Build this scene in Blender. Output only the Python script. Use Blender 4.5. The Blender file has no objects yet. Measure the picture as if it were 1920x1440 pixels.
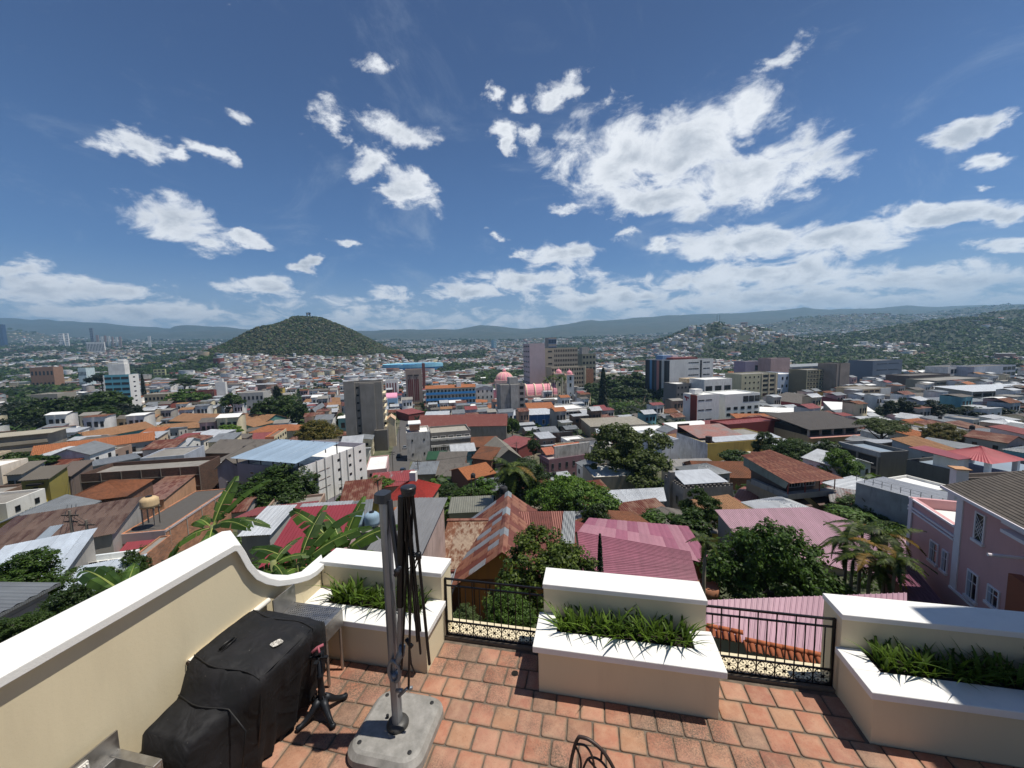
import bpy, math, random
import numpy as np
from mathutils import Vector, Matrix
random.seed(7)
rng = np.random.default_rng(11)
S = bpy.context.scene
R = math.radians

# ------------------------------------------------------------------ camera, sky, sun, exposure
F, PITCH, ROLL, CAMZ = 733.0, R(5.5), R(-1.3), 4.2
cp, sp, cr, sr = math.cos(PITCH), math.sin(PITCH), math.cos(ROLL), math.sin(ROLL)
FWD = Vector((0, cp, -sp))
UP0 = Vector((0, sp, cp))
RIGHT = Vector((cr, 0, 0)) + UP0 * sr
UPV = Vector((-sr, 0, 0)) + UP0 * cr
cam_d = bpy.data.cameras.new("camera")
cam = bpy.data.objects.new("camera", cam_d)
S.collection.objects.link(cam)
m = Matrix.Identity(4)
for i in range(3):
    m[i][0], m[i][1], m[i][2] = RIGHT[i], UPV[i], -FWD[i]
m[0][3], m[1][3], m[2][3] = 0, 0, CAMZ
cam.matrix_world = m
cam_d.sensor_width = 36
cam_d.lens = F / 1920 * 36
cam_d.clip_start = 0.1
cam_d.clip_end = 30000
S.camera = cam
S.view_settings.view_transform = 'Standard'
S.view_settings.look = 'None'
S.view_settings.exposure = 0.30
S.view_settings.gamma = 1
S.view_settings.use_curve_mapping = False

SUN_EL, SUN_AZ = R(69), R(91)          # azimuth clockwise from +Y
sun_dir = Vector((math.cos(SUN_EL) * math.sin(SUN_AZ), math.cos(SUN_EL) * math.cos(SUN_AZ), math.sin(SUN_EL)))
sl = bpy.data.lights.new("sun", 'SUN')
sl.energy = 4.3
sl.angle = R(0.53)
sl.color = (1.0, 0.945, 0.86)
so = bpy.data.objects.new("sun", sl)
S.collection.objects.link(so)
so.rotation_euler = sun_dir.to_track_quat('Z', 'Y').to_euler()


def ray(px, py):
    return RIGHT * (px - 960) - UPV * (py - 720) + FWD * F


def lin(h):
    h = h.lstrip('#')
    o = []
    for i in (0, 2, 4):
        c = int(h[i:i + 2], 16) / 255
        o.append(c / 12.92 if c < 0.04045 else ((c + 0.055) / 1.055) ** 2.4)
    return (o[0], o[1], o[2], 1)


class NT:
    """small helper round a node tree"""
    def __init__(s, tree):
        s.t = tree
        s.n = tree.nodes
        s.l = tree.links

    def node(s, typ, **k):
        n = s.n.new(typ)
        for a, b in k.items():
            setattr(n, a, b)
        return n

    def set(s, sock, v):
        if isinstance(v, bpy.types.NodeSocket):
            s.l.new(v, sock)
        elif v is not None:
            sock.default_value = v

    def math(s, op, a, b=None, c=None, clamp=False):
        n = s.node('ShaderNodeMath', operation=op, use_clamp=clamp)
        for i, v in enumerate((a, b, c)):
            if v is not None:
                s.set(n.inputs[i], v)
        return n.outputs[0]

    def vmath(s, op, a, b=None, scale=None):
        n = s.node('ShaderNodeVectorMath', operation=op)
        s.set(n.inputs[0], a)
        if b is not None:
            s.set(n.inputs[1], b)
        if scale is not None:
            s.set(n.inputs['Scale'], scale)
        return n

    def noise(s, vec, scale, detail=4, rough=0.55, dist=0.0):
        n = s.node('ShaderNodeTexNoise')
        if vec is not None:
            s.l.new(vec, n.inputs['Vector'])
        n.inputs['Scale'].default_value = scale
        n.inputs['Detail'].default_value = detail
        n.inputs['Roughness'].default_value = rough
        n.inputs['Distortion'].default_value = dist
        return n

    def ramp(s, fac, stops):
        n = s.node('ShaderNodeValToRGB')
        s.l.new(fac, n.inputs[0])
        e = n.color_ramp.elements
        while len(e) < len(stops):
            e.new(0.5)
        for i, (p, c) in enumerate(stops):
            e[i].position = p
            e[i].color = c if len(c) == 4 else (*c, 1)
        return n.outputs[0]

    def mix(s, fac, a, b, mode='MIX'):
        n = s.node('ShaderNodeMix', data_type='RGBA', blend_type=mode)
        s.set(n.inputs[0], fac)
        s.set(n.inputs[6], a)
        s.set(n.inputs[7], b)
        return n.outputs[2]

    def mapr(s, v, a, b, c=0.0, d=1.0, smooth=False):
        n = s.node('ShaderNodeMapRange')
        if smooth:
            n.interpolation_type = 'SMOOTHSTEP'
        s.set(n.inputs[0], v)
        for i, x in enumerate((a, b, c, d)):
            n.inputs[i + 1].default_value = x
        return n.outputs[0]


# world: Nishita sky, with clouds laid out on a flat cloud deck (direction only, seen by everything alike)
wld = bpy.data.worlds.new("World")
S.world = wld
wld.use_nodes = True
w = NT(wld.node_tree)
w.n.clear()
SKY_STRENGTH = 0.056
sky = w.node('ShaderNodeTexSky', sky_type='NISHITA')
sky.sun_disc = False
sky.sun_elevation = SUN_EL
sky.sun_rotation = SUN_AZ
sky.altitude = 1000
sky.air_density = 1.0
sky.dust_density = 0.3
sky.ozone_density = 3.0
bg = w.node('ShaderNodeBackground')
bg.inputs[1].default_value = SKY_STRENGTH
wo = w.node('ShaderNodeOutputWorld')
w.l.new(bg.outputs[0], wo.inputs[0])
tc = w.node('ShaderNodeTexCoord')
dirv = tc.outputs['Generated']
sx = w.node('ShaderNodeSeparateXYZ')
w.l.new(dirv, sx.inputs[0])
KZ = 0.38
den = w.math('ADD', w.math('MAXIMUM', sx.outputs[2], 0.0), KZ)
cx_ = w.math('DIVIDE', sx.outputs[0], den)
cy_ = w.math('DIVIDE', sx.outputs[1], den)
comb = w.node('ShaderNodeCombineXYZ')
w.l.new(cx_, comb.inputs[0])
w.l.new(cy_, comb.inputs[1])
P0 = comb.outputs[0]


def deck(px, py):
    d = ray(px, py).normalized()
    z = max(d.z, 0.0) + KZ
    return Vector((d.x / z, d.y / z, 0))


n1 = w.noise(P0, 2.6, 3, 0.6)
n2 = w.noise(P0, 8.5, 8, 0.66)
wv = w.vmath('SCALE', w.vmath('SUBTRACT', n1.outputs['Color'], (0.5, 0.5, 0.5)).outputs[0], scale=0.24).outputs[0]
wv2 = w.vmath('SCALE', w.vmath('SUBTRACT', n2.outputs['Color'], (0.5, 0.5, 0.5)).outputs[0], scale=0.16).outputs[0]
PW = w.vmath('ADD', w.vmath('ADD', P0, wv).outputs[0], wv2).outputs[0]
# (x, y, half width, half height, tilt in degrees, weight) of each cloud as it lies over the valley
CL = [(265, 278, 75, 28, 18, 1), (335, 300, 38, 22, 30, .9), (405, 298, 60, 18, 25, .85), (330, 425, 95, 38, 12, 1), (385, 455, 70, 24, 8, 1),
      (465, 455, 42, 14, 5, 1), (45, 505, 60, 30, 12, 1), (130, 545, 110, 34, 6, 1.1), (230, 552, 70, 22, 8, 1), (490, 540, 80, 22, 4, 1.05),
      (590, 492, 42, 13, -15, 1), (572, 506, 25, 11, 10, .9), (644, 235, 36, 30, 20, .9), (768, 250, 68, 40, 5, 1), (700, 315, 40, 38, 40, 1),
      (760, 365, 66, 30, 32, 1.05), (665, 455, 28, 9, 0, .9), (720, 558, 48, 16, 0, 1), (400, 50, 14, 24, 0, .55), (435, 15, 14, 22, 0, .4),
      (690, 100, 30, 22, 0, .5), (455, 218, 26, 16, 0, .55), (920, 155, 26, 24, 0, .75), (970, 180, 30, 16, 0, .7), (1045, 185, 34, 34, 10, .85),
      (1130, 190, 40, 24, 60, .65), (935, 245, 36, 34, 30, .95), (950, 285, 20, 30, 0, .9), (1000, 255, 28, 26, 0, .8),
      (1160, 300, 120, 78, 10, 1.15), (1290, 290, 90, 80, -20, 1.1), (1400, 230, 80, 46, -35, .9), (1470, 120, 60, 26, -45, .8), (1390, 340, 160, 52, -15, 1.1),
      (1530, 320, 90, 34, -20, .85), (1500, 270, 70, 30, -45, .7), (1250, 380, 150, 42, 5, 1.1), (1060, 382, 44, 10, 0, .7), (1820, 232, 90, 34, -28, 1), (1900, 210, 60, 30, -20, 1),
      (1880, 298, 64, 18, -15, .9), (1840, 352, 22, 12, -20, .8), (1180, 438, 36, 13, 0, .9), (1235, 465, 34, 18, 0, .9), (930, 430, 28, 9, 0, .7),
      (1060, 475, 75, 30, 0, 1.05), (980, 470, 40, 16, 0, .9), (1370, 465, 120, 38, 5, 1.1), (1560, 450, 160, 38, -6, 1.1), (1740, 415, 150, 24, -6, 1.1), (1860, 410, 80, 20, -4, 1),
      (1890, 465, 60, 16, -5, 1), (1450, 520, 300, 36, -2, 1.1), (1750, 520, 200, 28, 0, 1.1), (1000, 525, 120, 26, 0, 1.0), (870, 545, 90, 20, 0, .95),
      (1150, 560, 180, 24, 0, 1.05), (700, 590, 200, 14, 0, .8), (300, 588, 320, 18, 0, .95), (1500, 565, 400, 22, 0, 1.1)]
acc = None
for (x, y, a, b, t, wt) in CL:
    c0 = deck(x, y)
    ct, st_ = math.cos(R(t)), math.sin(R(t))
    u1 = deck(x + a * ct * .5, y + a * st_ * .5) - deck(x - a * ct * .5, y - a * st_ * .5)
    u2 = deck(x - b * st_ * .5, y + b * ct * .5) - deck(x + b * st_ * .5, y - b * ct * .5)
    ang = math.atan2(u1.y, u1.x)
    perp = Vector((-math.sin(ang), math.cos(ang), 0))
    mp = w.node('ShaderNodeMapping', vector_type='TEXTURE')
    w.l.new(PW, mp.inputs[0])
    mp.inputs[1].default_value = c0
    mp.inputs[2].default_value = (0, 0, ang)
    mp.inputs[3].default_value = (max(u1.length, .02), max(abs(u2.dot(perp)), .02), 1)
    ln = w.vmath('LENGTH', mp.outputs[0]).outputs['Value']
    v = w.math('MULTIPLY_ADD', ln, -wt * 0.75, wt)
    acc = v if acc is None else w.math('SMOOTH_MAX', acc, v, 0.12)
fine = w.noise(P0, 7.0, 12, 0.64, 0.5)
big = w.noise(P0, 5.5, 7, 0.6)
dens = w.math('ADD', acc, w.math('MULTIPLY', w.math('SUBTRACT', fine.outputs[0], 0.50), 2.1))
# broken stratocumulus that fills in towards the horizon
low = w.mapr(sx.outputs[2], 0.22, 0.03, 0.0, 0.66, True)
dens2 = w.math('ADD', low, w.math('MULTIPLY', w.math('SUBTRACT', fine.outputs[0], 0.60), 2.0))
dens = w.math('MAXIMUM', dens, dens2)
cov = w.mapr(dens, 0.18, 0.70, 0, 1, True)
wisp = w.noise(P0, 2.2, 8, 0.7, 1.2)
veil = w.math('MULTIPLY', w.mapr(wisp.outputs[0], 0.50, 0.80, 0, 1, True), 0.30)
thick = w.mapr(w.math('ADD', w.math('MULTIPLY', dens, .8), w.math('MULTIPLY', w.math('SUBTRACT', big.outputs[0], .45), 1.6)), 0.45, 1.25, 0, 1, True)
k = 0.83 / SKY_STRENGTH
ccol = w.mix(thick, (0.93 * k, 0.95 * k, 0.98 * k, 1), (0.50 * k, 0.54 * k, 0.60 * k, 1))
ccol = w.mix(w.mapr(sx.outputs[2], 0.13, 0.0, 0, 0.65, True), ccol, (0.44 * k, 0.51 * k, 0.60 * k, 1))
skyc = w.mix(1.0, sky.outputs[0], (0.70, 0.92, 1.22, 1), 'MULTIPLY')
skyc = w.mix(w.mapr(sx.outputs[2], 0.30, 0.70, 0, .9, True), skyc, (0.036 * k, 0.072 * k, 0.195 * k, 1))
skyc = w.mix(w.mapr(sx.outputs[2], 0.20, -0.01, 0, .9, True), skyc, (0.38 * k, 0.47 * k, 0.58 * k, 1))
skyc = w.mix(veil, skyc, (0.50 * k, 0.58 * k, 0.68 * k, 1))
skyc = w.mix(w.math('MULTIPLY', cov, 0.96), skyc, ccol)
w.l.new(skyc, bg.inputs[0])
try:
    wld.cycles.sampling_method = 'MANUAL'
    wld.cycles.sample_map_resolution = 512
except Exception:
    pass

# ------------------------------------------------------------------ helpers
COL = S.collection


def tag(o, label=None, cat=None, group=None, kind=None):
    if label:
        o['label'] = label
    if cat:
        o['category'] = cat
    if group:
        o['group'] = group
    if kind:
        o['kind'] = kind
    return o


def empty(name, loc=(0, 0, 0), rz=0.0, label=None, cat=None, group=None):
    o = bpy.data.objects.new(name, None)
    o.empty_display_size = 0.2
    o.location = loc
    o.rotation_euler = (0, 0, rz)
    COL.objects.link(o)
    return tag(o, label, cat, group)


def inst(name, mesh, parent=None, loc=(0, 0, 0), rot=(0, 0, 0), scale=(1, 1, 1)):
    o = bpy.data.objects.new(name, mesh)
    o.location = loc
    o.rotation_euler = rot
    o.scale = scale
    o.parent = parent
    COL.objects.link(o)
    return o


class MB:
    def __init__(s):
        s.v, s.f, s.mi = [], [], []
        s.m = 0

    def add(s, vs, fs):
        b = len(s.v)
        s.v.extend([tuple(p) for p in vs])
        for f in fs:
            s.f.append(tuple(b + i for i in f))
            s.mi.append(s.m)

    def quad(s, a, b, c, d):
        s.add((a, b, c, d), ((0, 1, 2, 3),))

    def box(s, x0, x1, y0, y1, z0, z1):
        s.add([(x0, y0, z0), (x1, y0, z0), (x1, y1, z0), (x0, y1, z0), (x0, y0, z1), (x1, y0, z1), (x1, y1, z1), (x0, y1, z1)],
              [(0, 3, 2, 1), (4, 5, 6, 7), (0, 1, 5, 4), (1, 2, 6, 5), (2, 3, 7, 6), (3, 0, 4, 7)])

    def slab(s, a, b, c, d, th):
        """quad a b c d (top face) with thickness th downwards"""
        lo = [(p[0], p[1], p[2] - th) for p in (a, b, c, d)]
        s.add([tuple(a), tuple(b), tuple(c), tuple(d)] + lo,
              [(0, 1, 2, 3), (7, 6, 5, 4), (0, 4, 5, 1), (1, 5, 6, 2), (2, 6, 7, 3), (3, 7, 4, 0)])

    def tube(s, pts, r, n=8, cap=True, flat=1.0):
        pts = [Vector(p) for p in pts]
        if not isinstance(r, (list, tuple)):
            r = [r] * len(pts)
        rings = []
        ref = Vector((0, 0, 1))
        d0 = (pts[1] - pts[0]).normalized()
        if abs(d0.dot(ref)) > 0.95:
            ref = Vector((1, 0, 0))
        for i, p in enumerate(pts):
            d = (pts[min(i + 1, len(pts) - 1)] - pts[max(i - 1, 0)]).normalized()
            a = d.cross(ref)
            if a.length < 1e-4:
                a = d.cross(Vector((0, 1, 0)))
            a.normalize()
            bb = d.cross(a).normalized()
            rings.append([p + (a * math.cos(2 * math.pi * k / n) * flat + bb * math.sin(2 * math.pi * k / n)) * r[i] for k in range(n)])
        vs = [q for rg in rings for q in rg]
        fs = []
        for i in range(len(pts) - 1):
            for k in range(n):
                fs.append((i * n + k, i * n + (k + 1) % n, (i + 1) * n + (k + 1) % n, (i + 1) * n + k))
        if cap:
            fs.append(tuple(range(n - 1, -1, -1)))
            fs.append(tuple(range((len(pts) - 1) * n, len(pts) * n)))
        s.add(vs, fs)

    def lathe(s, prof, n=16, c=(0, 0, 0)):
        vs = []
        for (r, z) in prof:
            for k in range(n):
                a = 2 * math.pi * k / n
                vs.append((c[0] + r * math.cos(a), c[1] + r * math.sin(a), c[2] + z))
        fs = []
        for i in range(len(prof) - 1):
            for k in range(n):
                fs.append((i * n + k, i * n + (k + 1) % n, (i + 1) * n + (k + 1) % n, (i + 1) * n + k))
        fs.append(tuple(range(n - 1, -1, -1)))
        fs.append(tuple(range((len(prof) - 1) * n, len(prof) * n)))
        s.add(vs, fs)

    def prism(s, poly, z0, z1):
        n = len(poly)
        s.add([(x, y, z0) for x, y in poly] + [(x, y, z1) for x, y in poly],
              [tuple(range(n - 1, -1, -1)), tuple(range(n, 2 * n))] + [(i, (i + 1) % n, n + (i + 1) % n, n + i) for i in range(n)])

    def mesh(s, name, mats, smooth=False):
        me = bpy.data.meshes.new(name)
        me.from_pydata(s.v, [], s.f)
        if not isinstance(mats, (list, tuple)):
            mats = [mats]
        for mt in mats:
            me.materials.append(mt)
        if len(mats) > 1:
            me.polygons.foreach_set('material_index', s.mi)
        if smooth:
            me.polygons.foreach_set('use_smooth', [True] * len(s.f))
        me.update()
        return me

    def build(s, name, mats, parent=None, loc=(0, 0, 0), rot=(0, 0, 0), smooth=False):
        return inst(name, s.mesh(name, mats, smooth), parent, loc, rot)


def npmesh(name, V, Fq, mats, mi=None, smooth=False):
    """V (n,3) float, Fq (m,k) int, all faces with k corners"""
    me = bpy.data.meshes.new(name)
    V = np.asarray(V, dtype=np.float32)
    Fq = np.asarray(Fq, dtype=np.int32)
    kk = Fq.shape[1]
    me.vertices.add(len(V))
    me.vertices.foreach_set('co', V.ravel())
    me.loops.add(Fq.size)
    me.loops.foreach_set('vertex_index', Fq.ravel())
    me.polygons.add(len(Fq))
    me.polygons.foreach_set('loop_start', np.arange(0, Fq.size, kk, dtype=np.int32))
    for mt in (mats if isinstance(mats, (list, tuple)) else [mats]):
        me.materials.append(mt)
    if mi is not None:
        me.polygons.foreach_set('material_index', np.asarray(mi, dtype=np.int32))
    if smooth:
        me.polygons.foreach_set('use_smooth', np.ones(len(Fq), dtype=bool))
    me.update(calc_edges=True)
    return me


# ------------------------------------------------------------------ materials
_mats = {}


def newmat(name):
    mt = bpy.data.materials.new(name)
    mt.use_nodes = True
    t = NT(mt.node_tree)
    b = t.n['Principled BSDF']
    return mt, t, b


PLG = 1.0


def plaster(col, dirt=0.35, scale=0.5, bump=0.15, rough=0.85, key=None, dirtcol='#4a4238'):
    k = ('pl', col, dirt, scale, bump, PLG)
    if k in _mats:
        return _mats[k]
    mt, t, b = newmat('plaster')
    g = t.node('ShaderNodeNewGeometry')
    pos = g.outputs['Position']
    mp = t.node('ShaderNodeMapping')
    t.l.new(pos, mp.inputs[0])
    mp.inputs[3].default_value = (1, 1, 0.18)
    ns = t.noise(mp.outputs[0], scale * 2.2, 6, 0.65)
    nb = t.noise(pos, scale * 0.45, 3, 0.5)
    f = t.math('MULTIPLY', t.mapr(ns.outputs[0], 0.45, 0.78, 0, 1), dirt, clamp=True)
    f2 = t.math('MULTIPLY', t.mapr(nb.outputs[0], 0.4, 0.7, 0, 1), dirt * 0.6)
    lc = lin(col)
    kk = min(PLG, .78 / max(lc[:3]))
    c = t.mix(t.math('MAXIMUM', f, f2), tuple(x * kk for x in lc[:3]) + (1,), lin(dirtcol))
    t.l.new(c, b.inputs['Base Color'])
    b.inputs['Roughness'].default_value = rough
    if bump:
        nf = t.noise(pos, scale * 30, 4, 0.6)
        bp = t.node('ShaderNodeBump')
        bp.inputs['Strength'].default_value = bump
        bp.inputs['Distance'].default_value = 0.02
        t.l.new(nf.outputs[0], bp.inputs['Height'])
        t.l.new(bp.outputs[0], b.inputs['Normal'])
    _mats[k] = mt
    return mt


def tin(col, rust=0.0, rustcol='#7a3f25', metal=0.35, rough=0.5, wave=0.0, rs=0.35):
    k = ('tin', col, rust, rustcol, wave, rs)
    if k in _mats:
        return _mats[k]
    mt, t, b = newmat('roofing_metal')
    tcn = t.node('ShaderNodeTexCoord')
    mp = t.node('ShaderNodeMapping')
    t.l.new(tcn.outputs['Object'], mp.inputs[0])
    mp.inputs[3].default_value = (1, 0.35, 1)
    ns = t.noise(mp.outputs[0], rs * 2.4, 8, 0.68)
    nb = t.noise(tcn.outputs['Object'], rs * 0.5, 2, 0.5)
    oi = t.node('ShaderNodeObjectInfo')
    s_ = t.math('ADD', t.math('MULTIPLY', ns.outputs[0], .75), t.math('MULTIPLY', nb.outputs[0], .25))
    s_ = t.math('ADD', s_, t.math('MULTIPLY', t.math('SUBTRACT', oi.outputs['Random'], .5), .08))
    lo = 0.72 - 0.42 * rust
    f = t.mapr(s_, lo, lo + 0.12, 0, 1)
    base = t.mix(t.mapr(ns.outputs[0], .3, .75), lin(col), tuple(x * 0.66 for x in lin(col)[:3]) + (1,))
    rc = t.mix(ns.outputs[0], lin(rustcol), tuple(x * 0.5 for x in lin(rustcol)[:3]) + (1,))
    c = t.mix(f, base, rc) if rust > 0 else base
    br = t.math('MULTIPLY_ADD', oi.outputs['Random'], 0.18, 0.91)
    c = t.mix(1.0, c, t.math('MULTIPLY', br, 1.0), 'MULTIPLY')
    t.l.new(c, b.inputs['Base Color'])
    b.inputs['Metallic'].default_value = metal
    b.inputs['Roughness'].default_value = rough
    if wave:
        wt_ = t.node('ShaderNodeTexWave', wave_type='BANDS', bands_direction='X')
        t.l.new(tcn.outputs['Object'], wt_.inputs[0])
        wt_.inputs['Scale'].default_value = wave
        bp = t.node('ShaderNodeBump')
        bp.inputs['Strength'].default_value = 0.8
        bp.inputs['Distance'].default_value = 0.06
        t.l.new(wt_.outputs[0], bp.inputs['Height'])
        t.l.new(bp.outputs[0], b.inputs['Normal'])
    _mats[k] = mt
    return mt


def clay(col='#b5653a', dark='#5c3a28', mossy=0.3, wave=1.6):
    k = ('clay', col, dark, mossy, wave)
    if k in _mats:
        return _mats[k]
    mt, t, b = newmat('clay_roofing')
    tcn = t.node('ShaderNodeTexCoord')
    ns = t.noise(tcn.outputs['Object'], 2.6, 6, 0.75)
    nb = t.noise(tcn.outputs['Object'], 0.22, 4, 0.6)
    c = t.mix(t.mapr(ns.outputs[0], 0.36, 0.66), lin(col), tuple(x * .55 for x in lin(col)[:3]) + (1,))
    c = t.mix(t.math('MULTIPLY', t.mapr(nb.outputs[0], 0.42, 0.66), mossy), c, lin(dark))
    t.l.new(c, b.inputs['Base Color'])
    b.inputs['Roughness'].default_value = 0.85
    if wave:
        wt_ = t.node('ShaderNodeTexWave', wave_type='BANDS', bands_direction='X')
        t.l.new(tcn.outputs['Object'], wt_.inputs[0])
        wt_.inputs['Scale'].default_value = wave
        wt_.inputs['Distortion'].default_value = 0.6
        bp = t.node('ShaderNodeBump')
        bp.inputs['Strength'].default_value = 0.9
        bp.inputs['Distance'].default_value = 0.12
        t.l.new(wt_.outputs[0], bp.inputs['Height'])
        t.l.new(bp.outputs[0], b.inputs['Normal'])
    _mats[k] = mt
    return mt


def plain(col, rough=0.6, metal=0.0, spec=None, key='paint', vary=0.0, emit=0):
    k = ('p', col, rough, metal, vary, emit)
    if k in _mats:
        return _mats[k]
    mt, t, b = newmat(key)
    g = t.node('ShaderNodeNewGeometry')
    ns = t.noise(g.outputs['Position'], 3.0, 5, 0.6)
    c = t.mix(t.mapr(ns.outputs[0], .3, .75), lin(col), tuple(x * (0.85 - vary) for x in lin(col)[:3]) + (1,))
    t.l.new(c, b.inputs['Base Color'])
    b.inputs['Roughness'].default_value = rough
    b.inputs['Metallic'].default_value = metal
    _mats[k] = mt
    return mt


def brickwork(col='#8a5438', mortar='#8d857a', scale=1.0):
    k = ('brick', col, mortar, scale)
    if k in _mats:
        return _mats[k]
    mt, t, b = newmat('brickwork')
    tcn = t.node('ShaderNodeTexCoord')
    # brick courses follow height, running along whichever way the wall runs
    s_ = t.node('ShaderNodeSeparateXYZ')
    t.l.new(tcn.outputs['Object'], s_.inputs[0])
    cb = t.node('ShaderNodeCombineXYZ')
    t.l.new(t.math('ADD', s_.outputs[0], s_.outputs[1]), cb.inputs[0])
    t.l.new(s_.outputs[2], cb.inputs[1])
    bt = t.node('ShaderNodeTexBrick')
    t.l.new(cb.outputs[0], bt.inputs['Vector'])
    bt.inputs['Scale'].default_value = scale
    bt.inputs['Brick Width'].default_value = 0.45
    bt.inputs['Row Height'].default_value = 0.17
    bt.inputs['Mortar Size'].default_value = 0.015
    bt.inputs['Color1'].default_value = lin(col)
    bt.inputs['Color2'].default_value = tuple(x * .6 for x in lin(col)[:3]) + (1,)
    bt.inputs['Mortar'].default_value = lin(mortar)
    ns = t.noise(tcn.outputs['Object'], 0.6, 5, 0.6)
    c = t.mix(t.mapr(ns.outputs[0], .45, .75, 0, .5), bt.outputs[0], lin('#3a322c'))
    t.l.new(c, b.inputs['Base Color'])
    b.inputs['Roughness'].default_value = 0.9
    _mats[k] = mt
    return mt


def foliage(a, c2, trans=0.25, key='leaves', nscale=0.5):
    k = ('fol', a, c2)
    if k in _mats:
        return _mats[k]
    mt, t, b = newmat(key)
    g = t.node('ShaderNodeNewGeometry')
    oi = t.node('ShaderNodeObjectInfo')
    ns = t.noise(g.outputs['Position'], nscale, 3, 0.6)
    f = t.math('ADD', t.math('MULTIPLY', ns.outputs[0], 0.8), t.math('MULTIPLY', g.outputs['Random Per Island'], 0.5))
    f = t.math('ADD', f, t.math('MULTIPLY_ADD', oi.outputs['Random'], .3, -.3))
    c = t.mix(t.mapr(f, 0.3, 0.85), lin(a), lin(c2))
    t.l.new(c, b.inputs['Base Color'])
    b.inputs['Roughness'].default_value = 0.55
    b.inputs['Specular IOR Level'].default_value = 0.3
    if trans:
        tr = t.node('ShaderNodeBsdfTranslucent')
        t.l.new(t.mix(0.5, c, lin('#6f8a2a')), tr.inputs[0])
        ms = t.node('ShaderNodeMixShader')
        ms.inputs[0].default_value = trans
        t.l.new(b.outputs[0], ms.inputs[1])
        t.l.new(tr.outputs[0], ms.inputs[2])
        t.l.new(ms.outputs[0], t.n['Material Output'].inputs[0])
    _mats[k] = mt
    return mt


BARK = plaster('#5b4b3c', 0.5, 2.0, 0.5)
GLASS = plain('#20262b', 0.15, 0.0, key='window_glass')
DARK = plain('#1a1817', 0.7, key='dark_opening')
WHITE = plaster('#efeee9', 0.14, 2.2, 0.12, dirtcol='#8f8a80')
CREAM = plaster('#d8cbab', 0.16, 1.1, 0.06, dirtcol='#7f745c')
IRON = plain('#17161a', 0.45, 0.5, key='wrought_iron')
CONC = plaster('#8a867e', 0.5, 0.8, 0.3)

# ------------------------------------------------------------------ terrain
_Y = [0, 5, 10, 20, 30, 40, 60, 90, 130, 200, 300, 400, 600, 1000, 1300, 1600, 2500, 4000, 6500, 9000]
_T = {
    -1.2: [-9, -9, -10, -15, -19, -22, -26, -31, -35, -41, -46, -49, -50, -42, -28, -7, 65, 150, 300, 400],
    0.0: [-10, -10, -11, -16, -22, -26, -32, -38, -43, -49, -54, -58, -62, -62, -55, -45, -8, 55, 120, 200],
    0.6: [-10, -10, -11, -17, -22, -25, -31, -37, -42, -48, -53, -57, -60, -58, -50, -40, 0, 85, 200, 300],
    1.2: [-9, -9, -11, -17, -20, -23, -27, -32, -37, -43, -48, -52, -55, -42, -8, 30, 100, 210, 380, 450]}
_ak = sorted(_T)
_TA = np.array([_T[a] for a in _ak], dtype=float)
_LY = np.log(np.array(_Y, dtype=float) + 15)
SKYLINE = [(-400, 604), (0, 596), (35, 597), (60, 600), (90, 598), (110, 602), (130, 602), (200, 606), (250, 612), (290, 613), (318, 616), (325, 612), (345, 609), (380, 611), (420, 613),
           (460, 617), (560, 621), (700, 620), (740, 617), (800, 618), (860, 617), (900, 609), (930, 611), (980, 616), (1020, 614), (1065, 607), (1108, 599), (1122, 602), (1180, 597), (1260, 591),
           (1320, 589), (1400, 586), (1440, 583), (1500, 577), (1508, 575), (1522, 578), (1560, 580), (1650, 577), (1700, 573), (1750, 575), (1850, 572), (1920, 570), (2400, 580)]
_ska, _skz = [], []
for (x, y) in SKYLINE:
    d = ray(x, y)
    _ska.append(d.x / d.y)
    _skz.append(d.z / d.y)


def vnoise(x, y, seed=0):
    """cheap smooth value noise, vectorised"""
    xi, yi = np.floor(x).astype(np.int64), np.floor(y).astype(np.int64)
    fx, fy = x - xi, y - yi
    fx, fy = fx * fx * (3 - 2 * fx), fy * fy * (3 - 2 * fy)

    def h(a, b):
        n = (a * 374761393 + b * 668265263 + seed * 974634777) & 0xffffffff
        n = ((n ^ (n >> 13)) * 1274126177) & 0xffffffff
        return ((n ^ (n >> 16)) & 0xffff) / 65535.0
    return (h(xi, yi) * (1 - fx) + h(xi + 1, yi) * fx) * (1 - fy) + (h(xi, yi + 1) * (1 - fx) + h(xi + 1, yi + 1) * fx) * fy


def fbm(x, y, o=4, seed=0):
    s_, a = 0, 1.0
    t_ = 0
    for i in range(o):
        s_ = s_ + a * vnoise(x * 2 ** i, y * 2 ** i, seed + i)
        t_ += a
        a *= 0.5
    return s_ / t_


HILLS = [(-0.52, 1300, 149, 236, 240), (0.53, 1550, 108, 230, 260), (1.12, 1450, 52, 330, 300), (1.35, 1700, 60, 300, 300), (0.80, 3600, 105, 800, 500), (1.30, 4200, 90, 1000, 700),
         (-1.30, 3600, 120, 320, 500), (0.1, 3200, 25, 500, 400), (0.32, 2300, 30, 250, 250)]


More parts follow.
